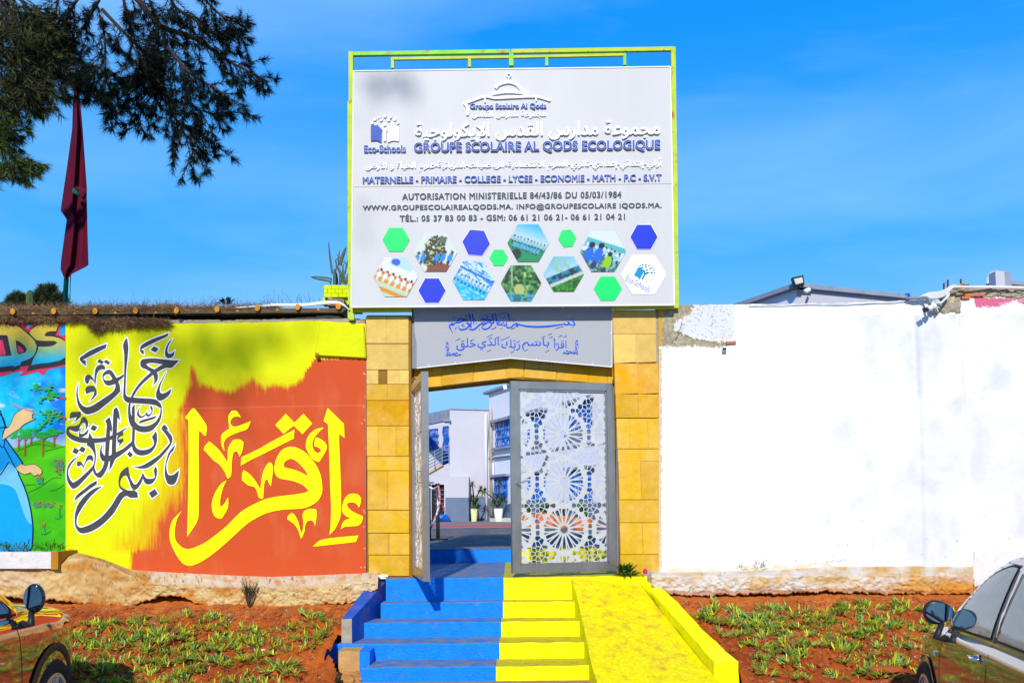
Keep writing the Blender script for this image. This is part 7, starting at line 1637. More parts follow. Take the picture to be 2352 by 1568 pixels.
# ------------------------------------------------------------------ courtyard buildings
def quadpanel(name, matr, parent, pts, thick=(0,.08,0)):
    mb = MB(); nn = (Vector(pts[1])-Vector(pts[0])).cross(Vector(pts[2])-Vector(pts[0]))
    p_ = list(pts); 
    if nn.y > 0: p_ = p_[::-1]
    mb.prism(p_, thick); return mb.build(name, matr, parent)
YB = 37.0
b1 = empty('school_building', P(1060, 1195, YB), 'pale lilac school block with outside stair seen left through the gate', 'building')
z0_ = YARD-.02
def pl_(x, y, Y): return P(x, y, Y)
def ground(x, Y): q = P(x, 1200, Y); return Vector((q.x, Y, z0_))
def wallpiece(name, matr, x0, yt0, x1, yt1, Y, parent, yb=None, dep=.3):
    a = P(x0, yt0, Y); b = P(x1, yt1, Y); c = ground(x1, Y) if yb is None else P(x1, yb, Y); d = ground(x0, Y) if yb is None else P(x0, yb, Y)
    return quadpanel(name, matr, parent, [a, d, c, b], (0,dep,0))
wallpiece('wall', M['build'], 1033, 939, 1126, 941.5, YB, b1)
quadpanel('parapet_cap', M['slab'], b1, [P(1033,937.5,YB-.05), P(1033,939.5,YB-.05), P(1126,942,YB-.05), P(1126,940,YB-.05)], (0,.4,0))
# receding wing to the left, with balcony and stair
YW = 41.5
wallpiece('wing_wall', M['build'], 900, 968, 1036, 952, YW, b1)
mb = MB(); a, b = P(1033,939,YB+.1), P(1033,964,YB+.1); c, d = P(930,985,YW-.1), P(930,960,YW-.1); mb.prism([a, b, c, d][::-1], (.2,.1,0)); mb.build('parapet', M['slab'], b1)
quadpanel('balcony_canopy', M['slab'], b1, [P(1018,963,YB-.2), P(1018,967,YB-.2), P(1035,967,YB-.2), P(1035,963,YB-.2)], (0,.8,0))
def grille_window(parent, corners, Y0=None, bars=9, name='window'):
    """corners in space: top-left, bottom-left, bottom-right, top-right"""
    tl, bl, br_, tr = [Vector(q) for q in corners]; nn = (bl-tl).cross(tr-tl).normalized()
    if nn.y > 0: nn = -nn
    mb = MB(); mb.add([tl, bl, br_, tr], [(0,1,2,3)]); w_ = mb.build(name, M['glass'], parent)
    mb = MB(); lo_ = nn*.03
    for i in range(bars+1):
        t = i/bars; a = tl.lerp(tr, t)+lo_; b = bl.lerp(br_, t)+lo_; q = [a.lerp(b, k/6)+(tr-tl).normalized()*((-1)**k)*.035*(0 if k in (0,6) else 1) for k in range(7)]; mb.tube(q, .016, 4)
        if i < bars and i % 2 == 0: a2 = tl.lerp(tr, t+.5/bars)+lo_*.5; b2 = bl.lerp(br_, t+.5/bars)+lo_*.5; mb.bar(a2, b2, .035, .01)
    for t in (.02, .33, .66, .98): mb.tube([tl.lerp(bl, t)+lo_, tr.lerp(br_, t)+lo_], .018, 4)
    g_ = mb.build('grille', M['blueiron'], w_); return w_
G8 = Zm(1700, 1500, 2.305)
g8 = lambda x, y, Y: P(*G8((x, y)), Y)
grille_window(b1, [g8(15,500,YW-.05), g8(15,700,YW-.05), g8(118,675,YW-.05), g8(118,490,YW-.05)], bars=8)
grille_window(b1, [g8(168,472,YW-.05), g8(168,830,YW-.05), g8(216,815,YW-.05), g8(216,465,YW-.05)], bars=5, name='door')
quadpanel('stair_wall', M['build'], b1, [g8(0,905,YB+.6), g8(0,940,YB+.6), g8(230,940,YB+.6), g8(228,806,YB+.6)], (0,.3,0))
quadpanel('stair_string', mat('ochre_stair_edge', (.5,.38,.2), .8), b1, [g8(20,885,YB+.5), g8(20,915,YB+.5), g8(160,835,YB+.5), g8(150,815,YB+.5)], (0,.1,0))
mb = MB()
for k in range(5): mb.tube([g8(15, 750+k*28, YB+.4), g8(158, 665+k*32, YB+.4), g8(222, 645+k*32, YB+.4)], .022, 5)
for x in (20,90,158,222): mb.tube([g8(x, 740-(x-20)*.6 if x < 160 else 645, YB+.4), g8(x, 890-(x-20)*.5 if x < 160 else 800, YB+.4)], .025, 5)
mb.build('stair_railing', mat('grey_railing', (.25,.30,.36), .4, metal=.4), b1)
an = [g8(0,940,YB-.7), g8(403,932,YB-.7)]
wallpiece('store_room', M['build'], *G8((178,938)), *G8((403,934)), YB-.7, b1, None, .9)
quadpanel('dado', M['dado'], b1, [g8(183,1127,YB-.73), Vector((g8(183,1300,YB-.73).x, YB-.73, z0_)), Vector((g8(403,1300,YB-.73).x, YB-.73, z0_)), g8(403,1127,YB-.73)], (0,.02,0))
wallpiece('store_room_top', M['build'], *G8((-40,940)), *G8((178,938)), YB-.7, b1, G8((0,1005))[1], .3)
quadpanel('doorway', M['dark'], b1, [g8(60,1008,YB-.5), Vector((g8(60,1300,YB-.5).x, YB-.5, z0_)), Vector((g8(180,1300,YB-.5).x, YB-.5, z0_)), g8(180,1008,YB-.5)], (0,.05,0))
quadpanel('door_frame', M['pipe'], b1, [g8(178,1005,YB-.74), Vector((g8(178,1300,YB-.74).x, YB-.74, z0_)), Vector((g8(186,1300,YB-.74).x, YB-.74, z0_)), g8(186,1005,YB-.74)], (0,.05,0))
for k in range(4): quadpanel('shelf', M['slab'], b1, [g8(88,1055+k*42,YB-.56), g8(88,1059+k*42,YB-.56), g8(172,1059+k*42,YB-.56), g8(172,1055+k*42,YB-.56)], (0,.05,0))
quadpanel('dado', M['dado'], b1, [g8(403,1130,YB-.03), Vector((g8(403,1300,YB-.03).x, YB-.03, z0_)), Vector((g8(600,1300,YB-.03).x, YB-.03, z0_)), g8(600,1130,YB-.03)], (0,.02,0))
mb = MB(); mb.tube([g8(558,355,YB-.1), g8(562,780,YB-.1), Vector((g8(568,1300,YB-.1).x, YB-.1, z0_))], .065, 8); mb.build('drainpipe', M['pipe'], b1, True)
mb = MB(); mb.tube([g8(590,420,YB-.1), g8(580,600,YB-.1), g8(572,720,YB-.1)], .015, 5); mb.tube([g8(560,1125,YB-.1), g8(520,1112,YB-.1), g8(440,1115,YB-.1)], .02, 5); mb.build('loose_wire', M['greycable'], b1)
lau = MB(); lump(lau, g8(150,1318,YB-1.0), .30, 4, (1.1,.6,.6), 2); tag(lau.build('blue_bundle', M['blueiron']), 'blue bundle on the ground at the store room doorway', 'bundle')
lau = MB(); lau.prism([g8(162,1195,YB-.9), g8(160,1215,YB-.9), g8(168,1225,YB-.9), g8(168,1252,YB-.9), g8(176,1250,YB-.9), g8(175,1200,YB-.9)], (0,.1,0)); tag(lau.build('pink_cloth', M['pink']), 'pink cloth hanging on the store room door post', 'cloth')

b2 = empty('school_building', (2.7, 28.6, z0_), 'two storey lilac school building with blue window grilles behind the gate', 'building')
A2 = Vector((P(1124,1000,YB).x, YB, 0)); D2 = Vector((6.42-A2.x, 19.4-A2.y, 0)); CN = A2+D2      # facade line ends at the corner
ZT = 1.68+4.80; n2 = Vector((D2.y, -D2.x, 0)).normalized(); 
if n2.x > 0: n2 = -n2
def fac(t, z, off=0): q = A2+D2*t+n2*off; return Vector((q.x, q.y, z))
def tx(x):
    """position along the facade seen at picture x"""
    lo, hi = -.3, 1.2
    for _ in range(40):
        m_ = (lo+hi)/2; q = fac(m_, 3); sx = 1176+F*q.x/q.y
        if sx < x: lo = m_
        else: hi = m_
    return (lo+hi)/2
def fpanel(name, matr, t0, t1, z0, z1, off=0, th=.12, parent=b2):
    a, b = fac(t0, z1, off), fac(t1, z1, off); c, d = fac(t1, z0, off), fac(t0, z0, off); mb = MB(); mb.prism([a, d, c, b], n2*-th)
    nn = (d-a).cross(c-a)
    return mb.build(name, matr, parent)
fpanel('wall', M['build_brightened'], 0, 1, z0_, ZT, 0, .3)
fpanel('dado', M['dado'], 0, 1, z0_, 1.68+.10, .02, .02)
ov = [fac(-.02, ZT, .14), fac(1.01, ZT, .14), fac(1.01, ZT, -.3), fac(-.02, ZT, -.3)]; mb = MB(); mb.add(ov+[q+Vector((0,0,.10)) for q in ov], [(0,3,2,1),(4,5,6,7),(0,1,5,4),(1,2,6,5),(2,3,7,6),(3,0,4,7)]); mb.build('roof_slab', M['slab'], b2)
def zz(x, y):
    q = fac(tx(x), 0); return 1.68+(HORIZ-y)/F*q.y
up_z0, up_z1 = 1.68+2.45, 1.68+3.45; lo_z0, lo_z1 = 1.68+.19, 1.68+1.19
fpanel('string_course', M['slab'], 0, 1, 3.68, 3.75, .05, .05)
for (x0, x1, up_, lo_, tag_) in ((1142,1196,1,0,0),(1139,1167,0,1,0),(1216,1254,1,1,0),(1313,1363,1,1,0)):
    ta, tb = tx(x0), tx(x1)
    if up_:
        grille_window(b2, [fac(ta, up_z1, .015), fac(ta, up_z0, .015), fac(tb, up_z0, .015), fac(tb, up_z1, .015)], bars=10)
        fpanel('window_hood', M['slab'], ta-.012, tb+.012, up_z1+.02, up_z1+.13, .22, .22); fpanel('window_sill', M['slab'], ta-.012, tb+.012, up_z0-.12, up_z0-.02, .16, .16)
    if lo_:
        grille_window(b2, [fac(ta, lo_z1, .03), fac(ta, lo_z0, .03), fac(tb, lo_z0, .03), fac(tb, lo_z1, .03)], bars=9)
        fpanel('window_hood', M['slab'], ta-.012, tb+.012, lo_z1+.02, lo_z1+.12, .2, .2)
t0, t1 = tx(1176), tx(1200)
nb = 5; mr = 12
for i in range(nb):
    for j in range(mr):
        a_ = t0+(t1-t0)*i/nb; b_2 = t0+(t1-t0)*(i+.9)/nb; zz0 = z0_+.5+j*.2; fpanel('glass_block', M['glassblock'], a_, b_2, zz0, zz0+.18, .04, .04)
mb = MB(); mb.tube([fac(.02,5.9,.1), fac(.022,5.6,.1), fac(.022,z0_+.1,.1)], [.06,.07,.07], 8); mb.build('drainpipe', M['rustpipe'], b2, True)
mb = MB(); mb.tube([fac(.035,3.5,.1), fac(.035,z0_+1.2,.1)], .045, 8); mb.tube([fac(.04,3.72,.1), fac(.2,3.72,.1)], .03, 6); mb.build('branch_pipe', M['pipe'], b2, True)
fpanel('door_step', M['whitepot'], tx(1150), tx(1215), z0_, z0_+.16, .5, .5)
# diagonal dark grey pipe on the facade
mb = MB(); mb.tube([fac(tx(1265), 3.6, .08), fac(tx(1248), 3.0, .08)], .035, 6); mb.build('short_pipe', M['greycable'], b2)
# right face of the same building above the white wall
R0 = CN; R1_ = Vector((P(2092,700,20.6).x, 20.6, 0))
def rfac(name, matr, z0, z1, th, off=0, a=R0, b=R1_, par=b2):
    d = (b-a).normalized(); n_ = Vector((d.y, -d.x, 0)); mb = MB(); v = [a+n_*off+Vector((0,0,z1)), a+n_*off+Vector((0,0,z0)), b+n_*off+Vector((0,0,z0)), b+n_*off+Vector((0,0,z1))]
    mb.prism(v, n_*-th); return mb.build(name, matr, par)
rfac('end_wall', M['build'], z0_, ZT, .3)
d_ = (R1_-R0).normalized(); n_ = Vector((d_.y, -d_.x, 0)); ov = [R0+n_*.12-d_*.05, R1_+n_*.12, R1_-n_*.5, R0-n_*.5]; ov = [q+Vector((0,0,ZT)) for q in ov]
mb = MB(); mb.add(ov+[q+Vector((0,0,.10)) for q in ov], [(0,3,2,1),(4,5,6,7),(0,1,5,4),(1,2,6,5),(2,3,7,6),(3,0,4,7)]); mb.build('roof_slab', M['slab'], b2)
# low link and the next block to the right
b3 = empty('school_building', P(2250, 690, 20), 'grey roofed block with satellite dish behind the right end of the white wall', 'building')
def pan(name, matr, pts, Y, par, th=.3): return quadpanel(name, matr, par, [P(x, y, Y) for x, y in pts], (0, th, 0))
pan('link_wall', M['build'], [(2085,692),(2085,760),(2210,760),(2210,690)], 21, b3); pan('link_roof', M['slab'], [(2090,683),(2090,690),(2200,690),(2200,683)], 20.8, b3)
pan('wall', M['build'], [(2214,672),(2214,760),(2460,760),(2460,668),(2352,662),(2300,652)], 18.5, b3)
pan('roof_edge', M['slab'], [(2195,676),(2215,676),(2296,654),(2305,650),(2305,642),(2290,645),(2210,668)], 18.2, b3)
pan('roof_edge', M['slab'], [(2300,643),(2300,651),(2460,662),(2460,655)], 18.1, b3)
pan('chimney_box', M['build'], [(2286,623),(2288,662),(2309,656),(2307,623)], 17.8, b3, .25); pan('chimney_side', M['slab'], [(2307.3,623),(2309.3,672),(2326,672),(2321,625)], 17.85, b3, .25)
dsh = empty('satellite_dish', P(2285, 640, 18.8), 'pale satellite dish rising behind the roof edge at the far right', 'satellite dish')
mb = MB(); c = P(2287, 645, 18.9); rr_ = 24*18.9/F
v = [c+Vector((0,.08,0))]+[c+Vector((rr_*math.cos(t), -.05, rr_*math.sin(t))) for t in np.linspace(0, 6.283, 33)[:-1]]; mb.add(v, [(0, 1+i, 1+(i+1) % 32) for i in range(32)]); mb.build('reflector', M['dish'], dsh, True)
mb = MB(); mb.tube([c+Vector((-.18,-.1,-.12)), c+Vector((0,-.35,.0))], .012, 6); mb.build('feed_arm', M['greycable'], dsh)
# floodlight and small camera on the corner
fl_ = empty('floodlight', P(1834, 655, 19.1), 'square black floodlight tilted on the roof corner above the white wall', 'floodlight')
mb = MB(); q = [(1820,637),(1845,632),(1848,652),(1826,658)]; mb.prism([P(x, y, 19.1) for x, y in q][::-1], (0,.12,0)); mb.build('housing', M['blackplastic'], fl_)
f2 = Flat(19.085); f2.poly([(1823.5,640.5),(1842.5,636.5),(1845,648.5),(1828,653)]); f2.build('lamp_face', M['lampface'], fl_)
mb = MB(); mb.bar(P(1840,650,19.2), P(1846,657,19.2), .03); mb.bar(P(1833,656,19.2), P(1834,661,19.2), .03); mb.build('bracket', M['rust'], fl_)
cm = empty('security_camera', P(1856, 668, 19.1), 'small white security camera on the lilac building corner', 'camera')
mb = MB(); mb.tube([P(1849,670,19.0), P(1859,665,19.05)], .055, 10); mb.build('camera_body', M['plastic'], cm, True); mb = MB(); mb.bar(P(1858,666,19.05), P(1861,664,19.3), .04); mb.build('camera_arm', M['plastic'], cm)
f3 = empty('floodlight', P(1160, 888, 33), 'small lamp on the roof corner of the school seen under the lintel', 'floodlight'); mb = MB(); mb.bar(P(1156,890,33), P(1164,888,33), .13, .16); mb.build('housing', M['plastic'], f3)

# ------------------------------------------------------------------ security camera, box and cables on the white wall
sc_ = empty('security_camera', P(2140, 704, 9.8), 'white bullet camera with black face on a junction box on the white wall', 'camera')
Cz = Zm(3500, 1060, 3.564)
cz = lambda x, y, Y: P(*Cz((x, y)), Y)
mb = MB(); mb.prism([cz(*p, 9.88) for p in ((780,530),(845,500),(905,610),(835,650))][::-1], (0,.06,0), 0, .004, .003); mb.prism([cz(*p, 9.89) for p in ((848,500),(915,488),(955,590),(908,612))][::-1], (0,.06,0), 0, .004, .003); mb.build('junction_box', M['greybox'], sc_)
mb = MB(); mb.tube([cz(905,540,9.87), cz(945,528,9.84)], .012, 8); mb.build('cable_gland', M['plastic'], sc_)
mb = MB(); mb.tube([cz(838,585,9.88), cz(828,588,9.85)], .034, 16); mb.tube([cz(828,588,9.85), cz(800,602,9.82)], .012, 8); mb.build('ball_mount', M['plastic'], sc_, True)
mb = MB(); mb.tube([cz(805,605,9.83), cz(768,620,9.80)], [.024,.033], 16); mb.build('camera_body', M['plastic'], sc_, True)
mb = MB(); mb.prism([cz(*p, 9.775) for p in ((690,612),(745,598),(772,630),(762,655),(715,668))][::-1], (0,.04,0), 0, .006, .004); mb.build('camera_face', M['blackplastic'], sc_)
mb = MB(); mb.bar(cz(845,640,9.90), cz(860,700,9.98), .035, .02); mb.build('back_bracket', M['rustpipe'], sc_)
cable([*[Cz(p) for p in [(440,470),(560,478),(660,465),(730,462),(770,500),(785,545)]]], [9.95,9.93,9.92,9.9,9.86,9.8], .016, 'grey_conduit', 'dark grey conduit curving down to the wall camera', 'greycable')
mb = MB(); mb.bar(cz(480,408,9.95), cz(480,492,9.95), .02, .03); mb.bar(cz(430,418,9.95), cz(490,412,9.95), .015); tag(mb.build('blue_clip', M['blueclip']), 'bright blue clamp holding the conduit on the white wall', 'clamp')
for k in range(6):
    cable([Cz(p) for p in [(490,476+k*2),(620,460+k*4),(760,400+k*14),(900,385+k*16),(1000,350+k*16),(1060,312+k*12),(1110,292+k*6),(1200,300+k*3),(1330,304+k*3),(1600,300+k*4),(2200,312+k*3)]], [9.97,9.95,9.93,9.92,9.9,9.88,9.88,9.9,9.92,9.94,9.96], .008, 'white_cable', 'white cables looping over the broken right corner of the white wall', group='cables on the white wall')
for k in range(3): cable([Cz(p) for p in [(1040+k*8,370),(1030+k*10,430+k*8),(985+k*8,490),(930+k*6,545)]], [9.9,9.88,9.84,9.77], .008, 'white_cable', 'white cable dropping from the bundle to the junction box', group='cables to the junction box')
cable([(1720,701.5),(1800,699.5),(1880,698),(1960,697.5),(2040,694),(2090,690)], 9.98, .006, 'white_cable', 'thin pale cable lying along the top of the white wall')
sm = empty('small_sensor', P(1664, 801, 9.97), 'tiny black sensor box under the brick ledge on the white wall', 'sensor')
mb = MB(); mb.bar(P(1659,801,9.96), P(1669,800.5,9.96), .05, .04); mb.build('sensor_body', M['plastic'], sm); f2 = Flat(9.93); f2.poly([(1660,798.5),(1668,798.2),(1668,803),(1660,803.5)]); f2.build('sensor_window', M['blackplastic'], sm)
# long shallow pilaster edge strip
mb = MB(); mb.prism([P(2196,722,9.965), P(2201,722,9.965), P(2238,1268,9.965), P(2234,1268,9.965)], (0,.04,0)); mb.build('render_edge', M['white_plain'] if 'white_plain' in M else mat('white_edge', (.8,.8,.83), .8), wallR)

# ------------------------------------------------------------------ courtyard things
def barrier(x, y0, y1, Y, label):
    r_ = empty('barrier_post', P(x, y1, Y), label, 'barrier post'); b = P(x, y1, Y); z = YARD
    mb = MB(); mb.tube([(b.x, Y, z+.02), (b.x, Y, z+1.02)], .035, 12); mb.build('post_tube', M['steel2'], r_, True)
    mb = MB(); mb.tube([(b.x, Y, z), (b.x, Y, z+.025)], .19, 20); mb.build('base_plate', M['blackplastic'], r_)
    mb = MB(); mb.tube([(b.x, Y, z+.97), (b.x, Y, z+1.05)], .042, 12); mb.build('post_cap', M['blackplastic'], r_)
M['steel2'] = mat('dark_steel_post', (.16,.17,.18), .25, metal=.8, var=.2)
barrier(1006, 1110, 1237, 16.3, 'dark steel barrier post with round base just inside the gate'); barrier(986, 1110, 1237, 16.6, 'second barrier post half hidden behind the left gate leaf')
cable([(986,1118),(996,1122),(1007,1116),(1010,1150),(1000,1190),(990,1210),(985,1205)], [16.5,16.4,16.2,16.2,16.3,16.4,16.5], .02, 'barrier_tape', 'red and white tape wound between the two barrier posts', 'tape', 'tape')
def pot(x, Y, r0, r1, h_, matr, label, cat='pot'):
    b = P(x, 1195, Y); r_ = empty('plant_pot', (b.x, Y, YARD), label, cat); n_ = 20; v = []
    for (z, r2) in ((0, r0), (h_, r1), (h_, r1*.88), (h_-.08, r1*.86)): v += [Vector((b.x+r2*math.cos(t), Y+r2*math.sin(t), YARD+.005+z)) for t in np.linspace(0, 6.283, n_+1)[:-1]]
    f = [(j*n_+i, j*n_+(i+1) % n_, (j+1)*n_+(i+1) % n_, (j+1)*n_+i) for j in range(3) for i in range(n_)]+[tuple(3*n_+i for i in range(n_))]; mb = MB(); mb.add(v, f); mb.build('pot_body', matr, r_, True)
    mb = MB(); mb.tube([(b.x, Y, YARD+h_-.09), (b.x, Y, YARD+h_-.06)], r1*.84, 16); mb.build('potting_soil', M['clod'], r_)
    return Vector((b.x, Y, YARD+h_-.05))
def yucca(base, heads, label, seed):
    r_ = empty('yucca_plant', base, label, 'plant'); rr_ = random.Random(seed); mb = MB(); st = MB()
    for (dx, dz, s_) in heads:
        top_ = base+Vector((dx, rr_.uniform(-.1,.1), dz)); st.tube([base, base+Vector((dx*.35, 0, dz*.6)), top_], [.04,.03,.02], 6)
        for i in range(46):
            a = rr_.uniform(0, 6.28); e = rr_.uniform(-.7, 1.4); leaf_blade(mb, top_, (math.cos(a)*math.cos(e), math.sin(a)*math.cos(e), math.sin(e)), s_*rr_.uniform(.7,1.1), .045, 3, .35)
    st.build('stem', M['bark'], r_); mb.build('leaves', M['leaf'], r_)
q = pot(1089, 35.6, .11, .14, .52, M['pot'], 'tall lime green pot against the blue grey dado'); yucca(q, [(-.1,.5,.28),(.28,.85,.26),(-.05,1.05,.24),(.12,.35,.28),(0,.15,.28)], 'spiky yucca in the lime green pot', 1)
q = pot(1145, 34.6, .13, .185, .52, M['whitepot'], 'tall cream pot by the corner of the school building'); yucca(q, [(-.55,.75,.30),(0,.5,.34),(.05,1.1,.24),(.2,.4,.32),(-.2,.3,.3)], 'branching yucca in the cream pot', 2)
for k, (x, Y, r1, h_) in enumerate(((1213,25.0,.38,.62),(1248,25.5,.42,.66),(1262,24.3,.34,.6),(1290,23.2,.40,.55),(1336,21.6,.52,.50))):
    r1 *= .55; h_ *= .62; q = pot(x, Y, r1*.62, r1, h_, M['terracotta'], ['small terracotta pot behind the gate lattice, leftmost','wide terracotta pot with a white stripe behind the lattice','rounded terracotta pot at the centre of the lattice','terracotta pot with yellow flowers behind the lattice','broad terracotta bowl behind the right of the lattice'][k])
    r_ = empty('potted_shrub', q, ['low green shrub in the leftmost terracotta pot','low green shrub in the striped terracotta pot','spiky green plant in the rounded terracotta pot','leafy plant with yellow tips in a terracotta pot','bushy plant in the broad terracotta bowl'][k], 'plant'); mb = MB(); rr_ = random.Random(k+20)
    for i in range(90):
        a = rr_.uniform(0, 6.28); e = rr_.uniform(.1, 1.5); leaf_blade(mb, q+Vector((rr_.uniform(-.13,.13), rr_.uniform(-.13,.13), rr_.uniform(0,.3))), (math.cos(a)*math.cos(e), math.sin(a)*math.cos(e), math.sin(e)), rr_.uniform(.12,.3), .05, 3, .3)
    mb.build('leaves', M['leaf3'], r_)

# ------------------------------------------------------------------ succulents in the soil beds
def sprig(seed):
    r_ = random.Random(seed); V_ = []; T_ = []; Cc = []
    ns = r_.randint(3, 5)
    def fleshy(p, d, l_, w_, c):
        d = d.normalized(); s_ = d.cross(Vector((0,0,1))); s_ = s_.normalized() if s_.length > .05 else Vector((1,0,0)); u = s_.cross(d); k = len(V_)
        for t, ww in ((0,.55),(.45,1),(.8,.75)):
            q = p+d*l_*t+Vector((0,0,1))*l_*.28*t*t; V_.extend([q-s_*w_*ww/2, q+s_*w_*ww/2, q-u*w_*ww*.55]); Cc.extend([c]*3)
        V_.append(p+d*l_+Vector((0,0,1))*l_*.30); Cc.append((min(1,c[0]*1.5), c[1]*1.1, c[2]*.8))
        for j in range(2):
            for i in range(3): a = k+j*3+i; b = k+j*3+(i+1)%3; T_.extend([(a,b,b+3),(a,b+3,a+3)])
        for i in range(3): T_.append((k+6+i, k+6+(i+1)%3, k+9))
    for s in range(ns):
        a = r_.uniform(0, 6.28); p = Vector((r_.uniform(-.02,.02), r_.uniform(-.02,.02), 0)); d = Vector((math.cos(a), math.sin(a), .7)).normalized(); L_ = r_.uniform(.07,.17); steps = 4
        for i in range(steps):
            q = p+d*L_/steps; sd = (d.cross(Vector((0,0,1)))).normalized()*.003; k = len(V_)
            V_.extend([p-sd, p+sd, q+sd, q-sd]); Cc.extend([(.35,.16,.07)]*4); T_.extend([(k,k+1,k+2),(k,k+2,k+3)])
            d = (d+Vector((r_.uniform(-.35,.35), r_.uniform(-.35,.35), -.28))).normalized(); p = q; p.z = max(p.z, .012)
            for m_ in range(3 if i < steps-1 else 6):
                dd = (d*.8+Vector((r_.uniform(-.8,.8), r_.uniform(-.8,.8), r_.uniform(.1,1.0)))); g_ = r_.choice([(.20,.32,.03),(.36,.48,.02),(.12,.24,.06),(.52,.56,.02),(.16,.30,.07)]); fleshy(p, dd, r_.uniform(.045,.085), .011, g_)
    me = bpy.data.meshes.new('succulent'); me.from_pydata([tuple(v) for v in V_], [], T_); me.materials.append(M['leaf2']); a_ = me.color_attributes.new('paint', 'FLOAT_COLOR', 'POINT')
    c4 = np.ones((len(V_), 4), np.float32); c4[:, :3] = np.array(Cc); a_.data.foreach_set('color', c4.reshape(-1)); me.polygons.foreach_set('use_smooth', [False]*len(me.polygons)); return me
SP = [sprig(k) for k in range(12)]
def plant_bed(x0, x1, n, seed, sd_z, okf, label, group):
    r_ = random.Random(seed); pts = []; tries = 0
    while len(pts) < n and tries < 20000:
        tries += 1; Y = r_.uniform(7.72, 9.35); X = r_.uniform(x0, x1)
        if not okf(X, Y) or float(vnoise(X*1.7, Y*2.2, seed+40, 2)) < -.38 or any((X-a)**2+(Y-b)**2 < .12**2 for a, b in pts): continue
        pts.append((X, Y))
    for i, (X, Y) in enumerate(pts):
        o = bpy.data.objects.new('succulent_sprig', SP[r_.randrange(12)]); C.collection.objects.link(o)
        z = float(soil_z(np.array([X]), np.array([Y]), sd_z)[0]); o.location = (X, Y, z-.008); s_ = r_.uniform(.8, 1.35); o.scale = (s_, s_, s_*r_.uniform(.62,.9)); o.rotation_euler = (R(-12), r_.uniform(-.15,.15), r_.uniform(0, 6.28))
        tag(o, label, 'succulent', group, 'thing')
ok_l = lambda X, Y: X < np.interp(Y, [7.7, 8.6, 9.4], [-1.95, -2.0, -1.75])-.02 and Y < 9.2+.15*math.sin(X*3)
ok_r = lambda X, Y: X > np.interp(Y, [7.7, 8.9, 9.99], [2.35, 2.0, 1.7]) and Y < 9.42+.1*math.sin(X*4) and Y > 7.95
plant_bed(-4.6, -1.7, 135, 1, 3, ok_l, 'freshly planted green succulent sprig in the red soil left of the steps', 'succulents in the left bed')
plant_bed(1.7, 4.7, 125, 2, 40, ok_r, 'freshly planted green succulent sprig in the red soil right of the ramp', 'succulents in the right bed')
# clods
def clods(x0, x1, n, seed, sdz, okf, label):
    r_ = random.Random(seed); mb = MB()
    for i in range(n):
        X = r_.uniform(x0, x1); Y = r_.uniform(7.7, 9.6)
        if not okf(X, Y): continue
        z = float(soil_z(np.array([X]), np.array([Y]), sdz)[0]); lump(mb, (X, Y, z+.004), r_.choice([.008,.011,.014,.02,.03]) , i+seed, (1.2,1,.7), 1)
    tag(mb.build('soil_clods', M['clod']), label, None, None, 'stuff')
clods(-5, -1.6, 2300, 5, 3, lambda X, Y: X < interp(lb, Y)-.08, 'crumbly clods of red soil in the left bed'); clods(1.6, 5, 2100, 6, 40, lambda X, Y: X > interp(rb, Y)+.05, 'crumbly clods of red soil in the right bed')
mb = MB(); lump(mb, P(2030, 1535, 8.0), .10, 3, (1.5,1,.35), 2); tag(mb.build('flat_stone', M['clod']), 'flat slab of hard red earth at the front of the right bed', 'stone')
def pebbles(x0, x1, n, seed, sdz, okf, label):
    r_ = random.Random(seed); mb = MB()
    for i in range(n):
        X = r_.uniform(x0, x1); Y = r_.uniform(7.75, 9.62)
        if okf(X, Y): lump(mb, (X, Y, float(soil_z(np.array([X]), np.array([Y]), sdz)[0])+.003), r_.choice([.005,.007,.009,.014]), i+seed, (1.3,1,.7), 1)
    tag(mb.build('pebbles', M['block']), label, None, None, 'stuff')
pebbles(-5, -1.6, 420, 15, 3, lambda X, Y: X < interp(lb, Y)-.08, 'pale pebbles strewn over the left soil bed'); pebbles(1.6, 5, 380, 16, 40, lambda X, Y: X > interp(rb, Y)+.05, 'pale pebbles strewn over the right soil bed')
def fn_dl(x0, x1, sdz, okf):
    def f(r_):
        while True:
            X, Y = r_.uniform(x0, x1), r_.uniform(7.8, 9.6)
            if okf(X, Y): break
        return (X, Y, float(soil_z(np.array([X]), np.array([Y]), sdz)[0])+.012), (r_.normal(), r_.normal(), abs(r_.normal())*.25)
    return f
fibres('dead_leaves', 'dry stalks and dead leaves lying on the left soil bed', 420, fn_dl(-4.8, -1.7, 3, lambda X, Y: X < interp(lb, Y)-.1), .07, .004, M['straw'], 21, [(.45,.30,.12),(.30,.14,.06),(.5,.38,.2)])
fibres('dead_leaves', 'dry stalks and dead leaves lying on the right soil bed', 380, fn_dl(1.8, 4.8, 40, lambda X, Y: X > interp(rb, Y)+.1), .07, .004, M['straw'], 22, [(.45,.30,.12),(.30,.14,.06),(.5,.38,.2)])
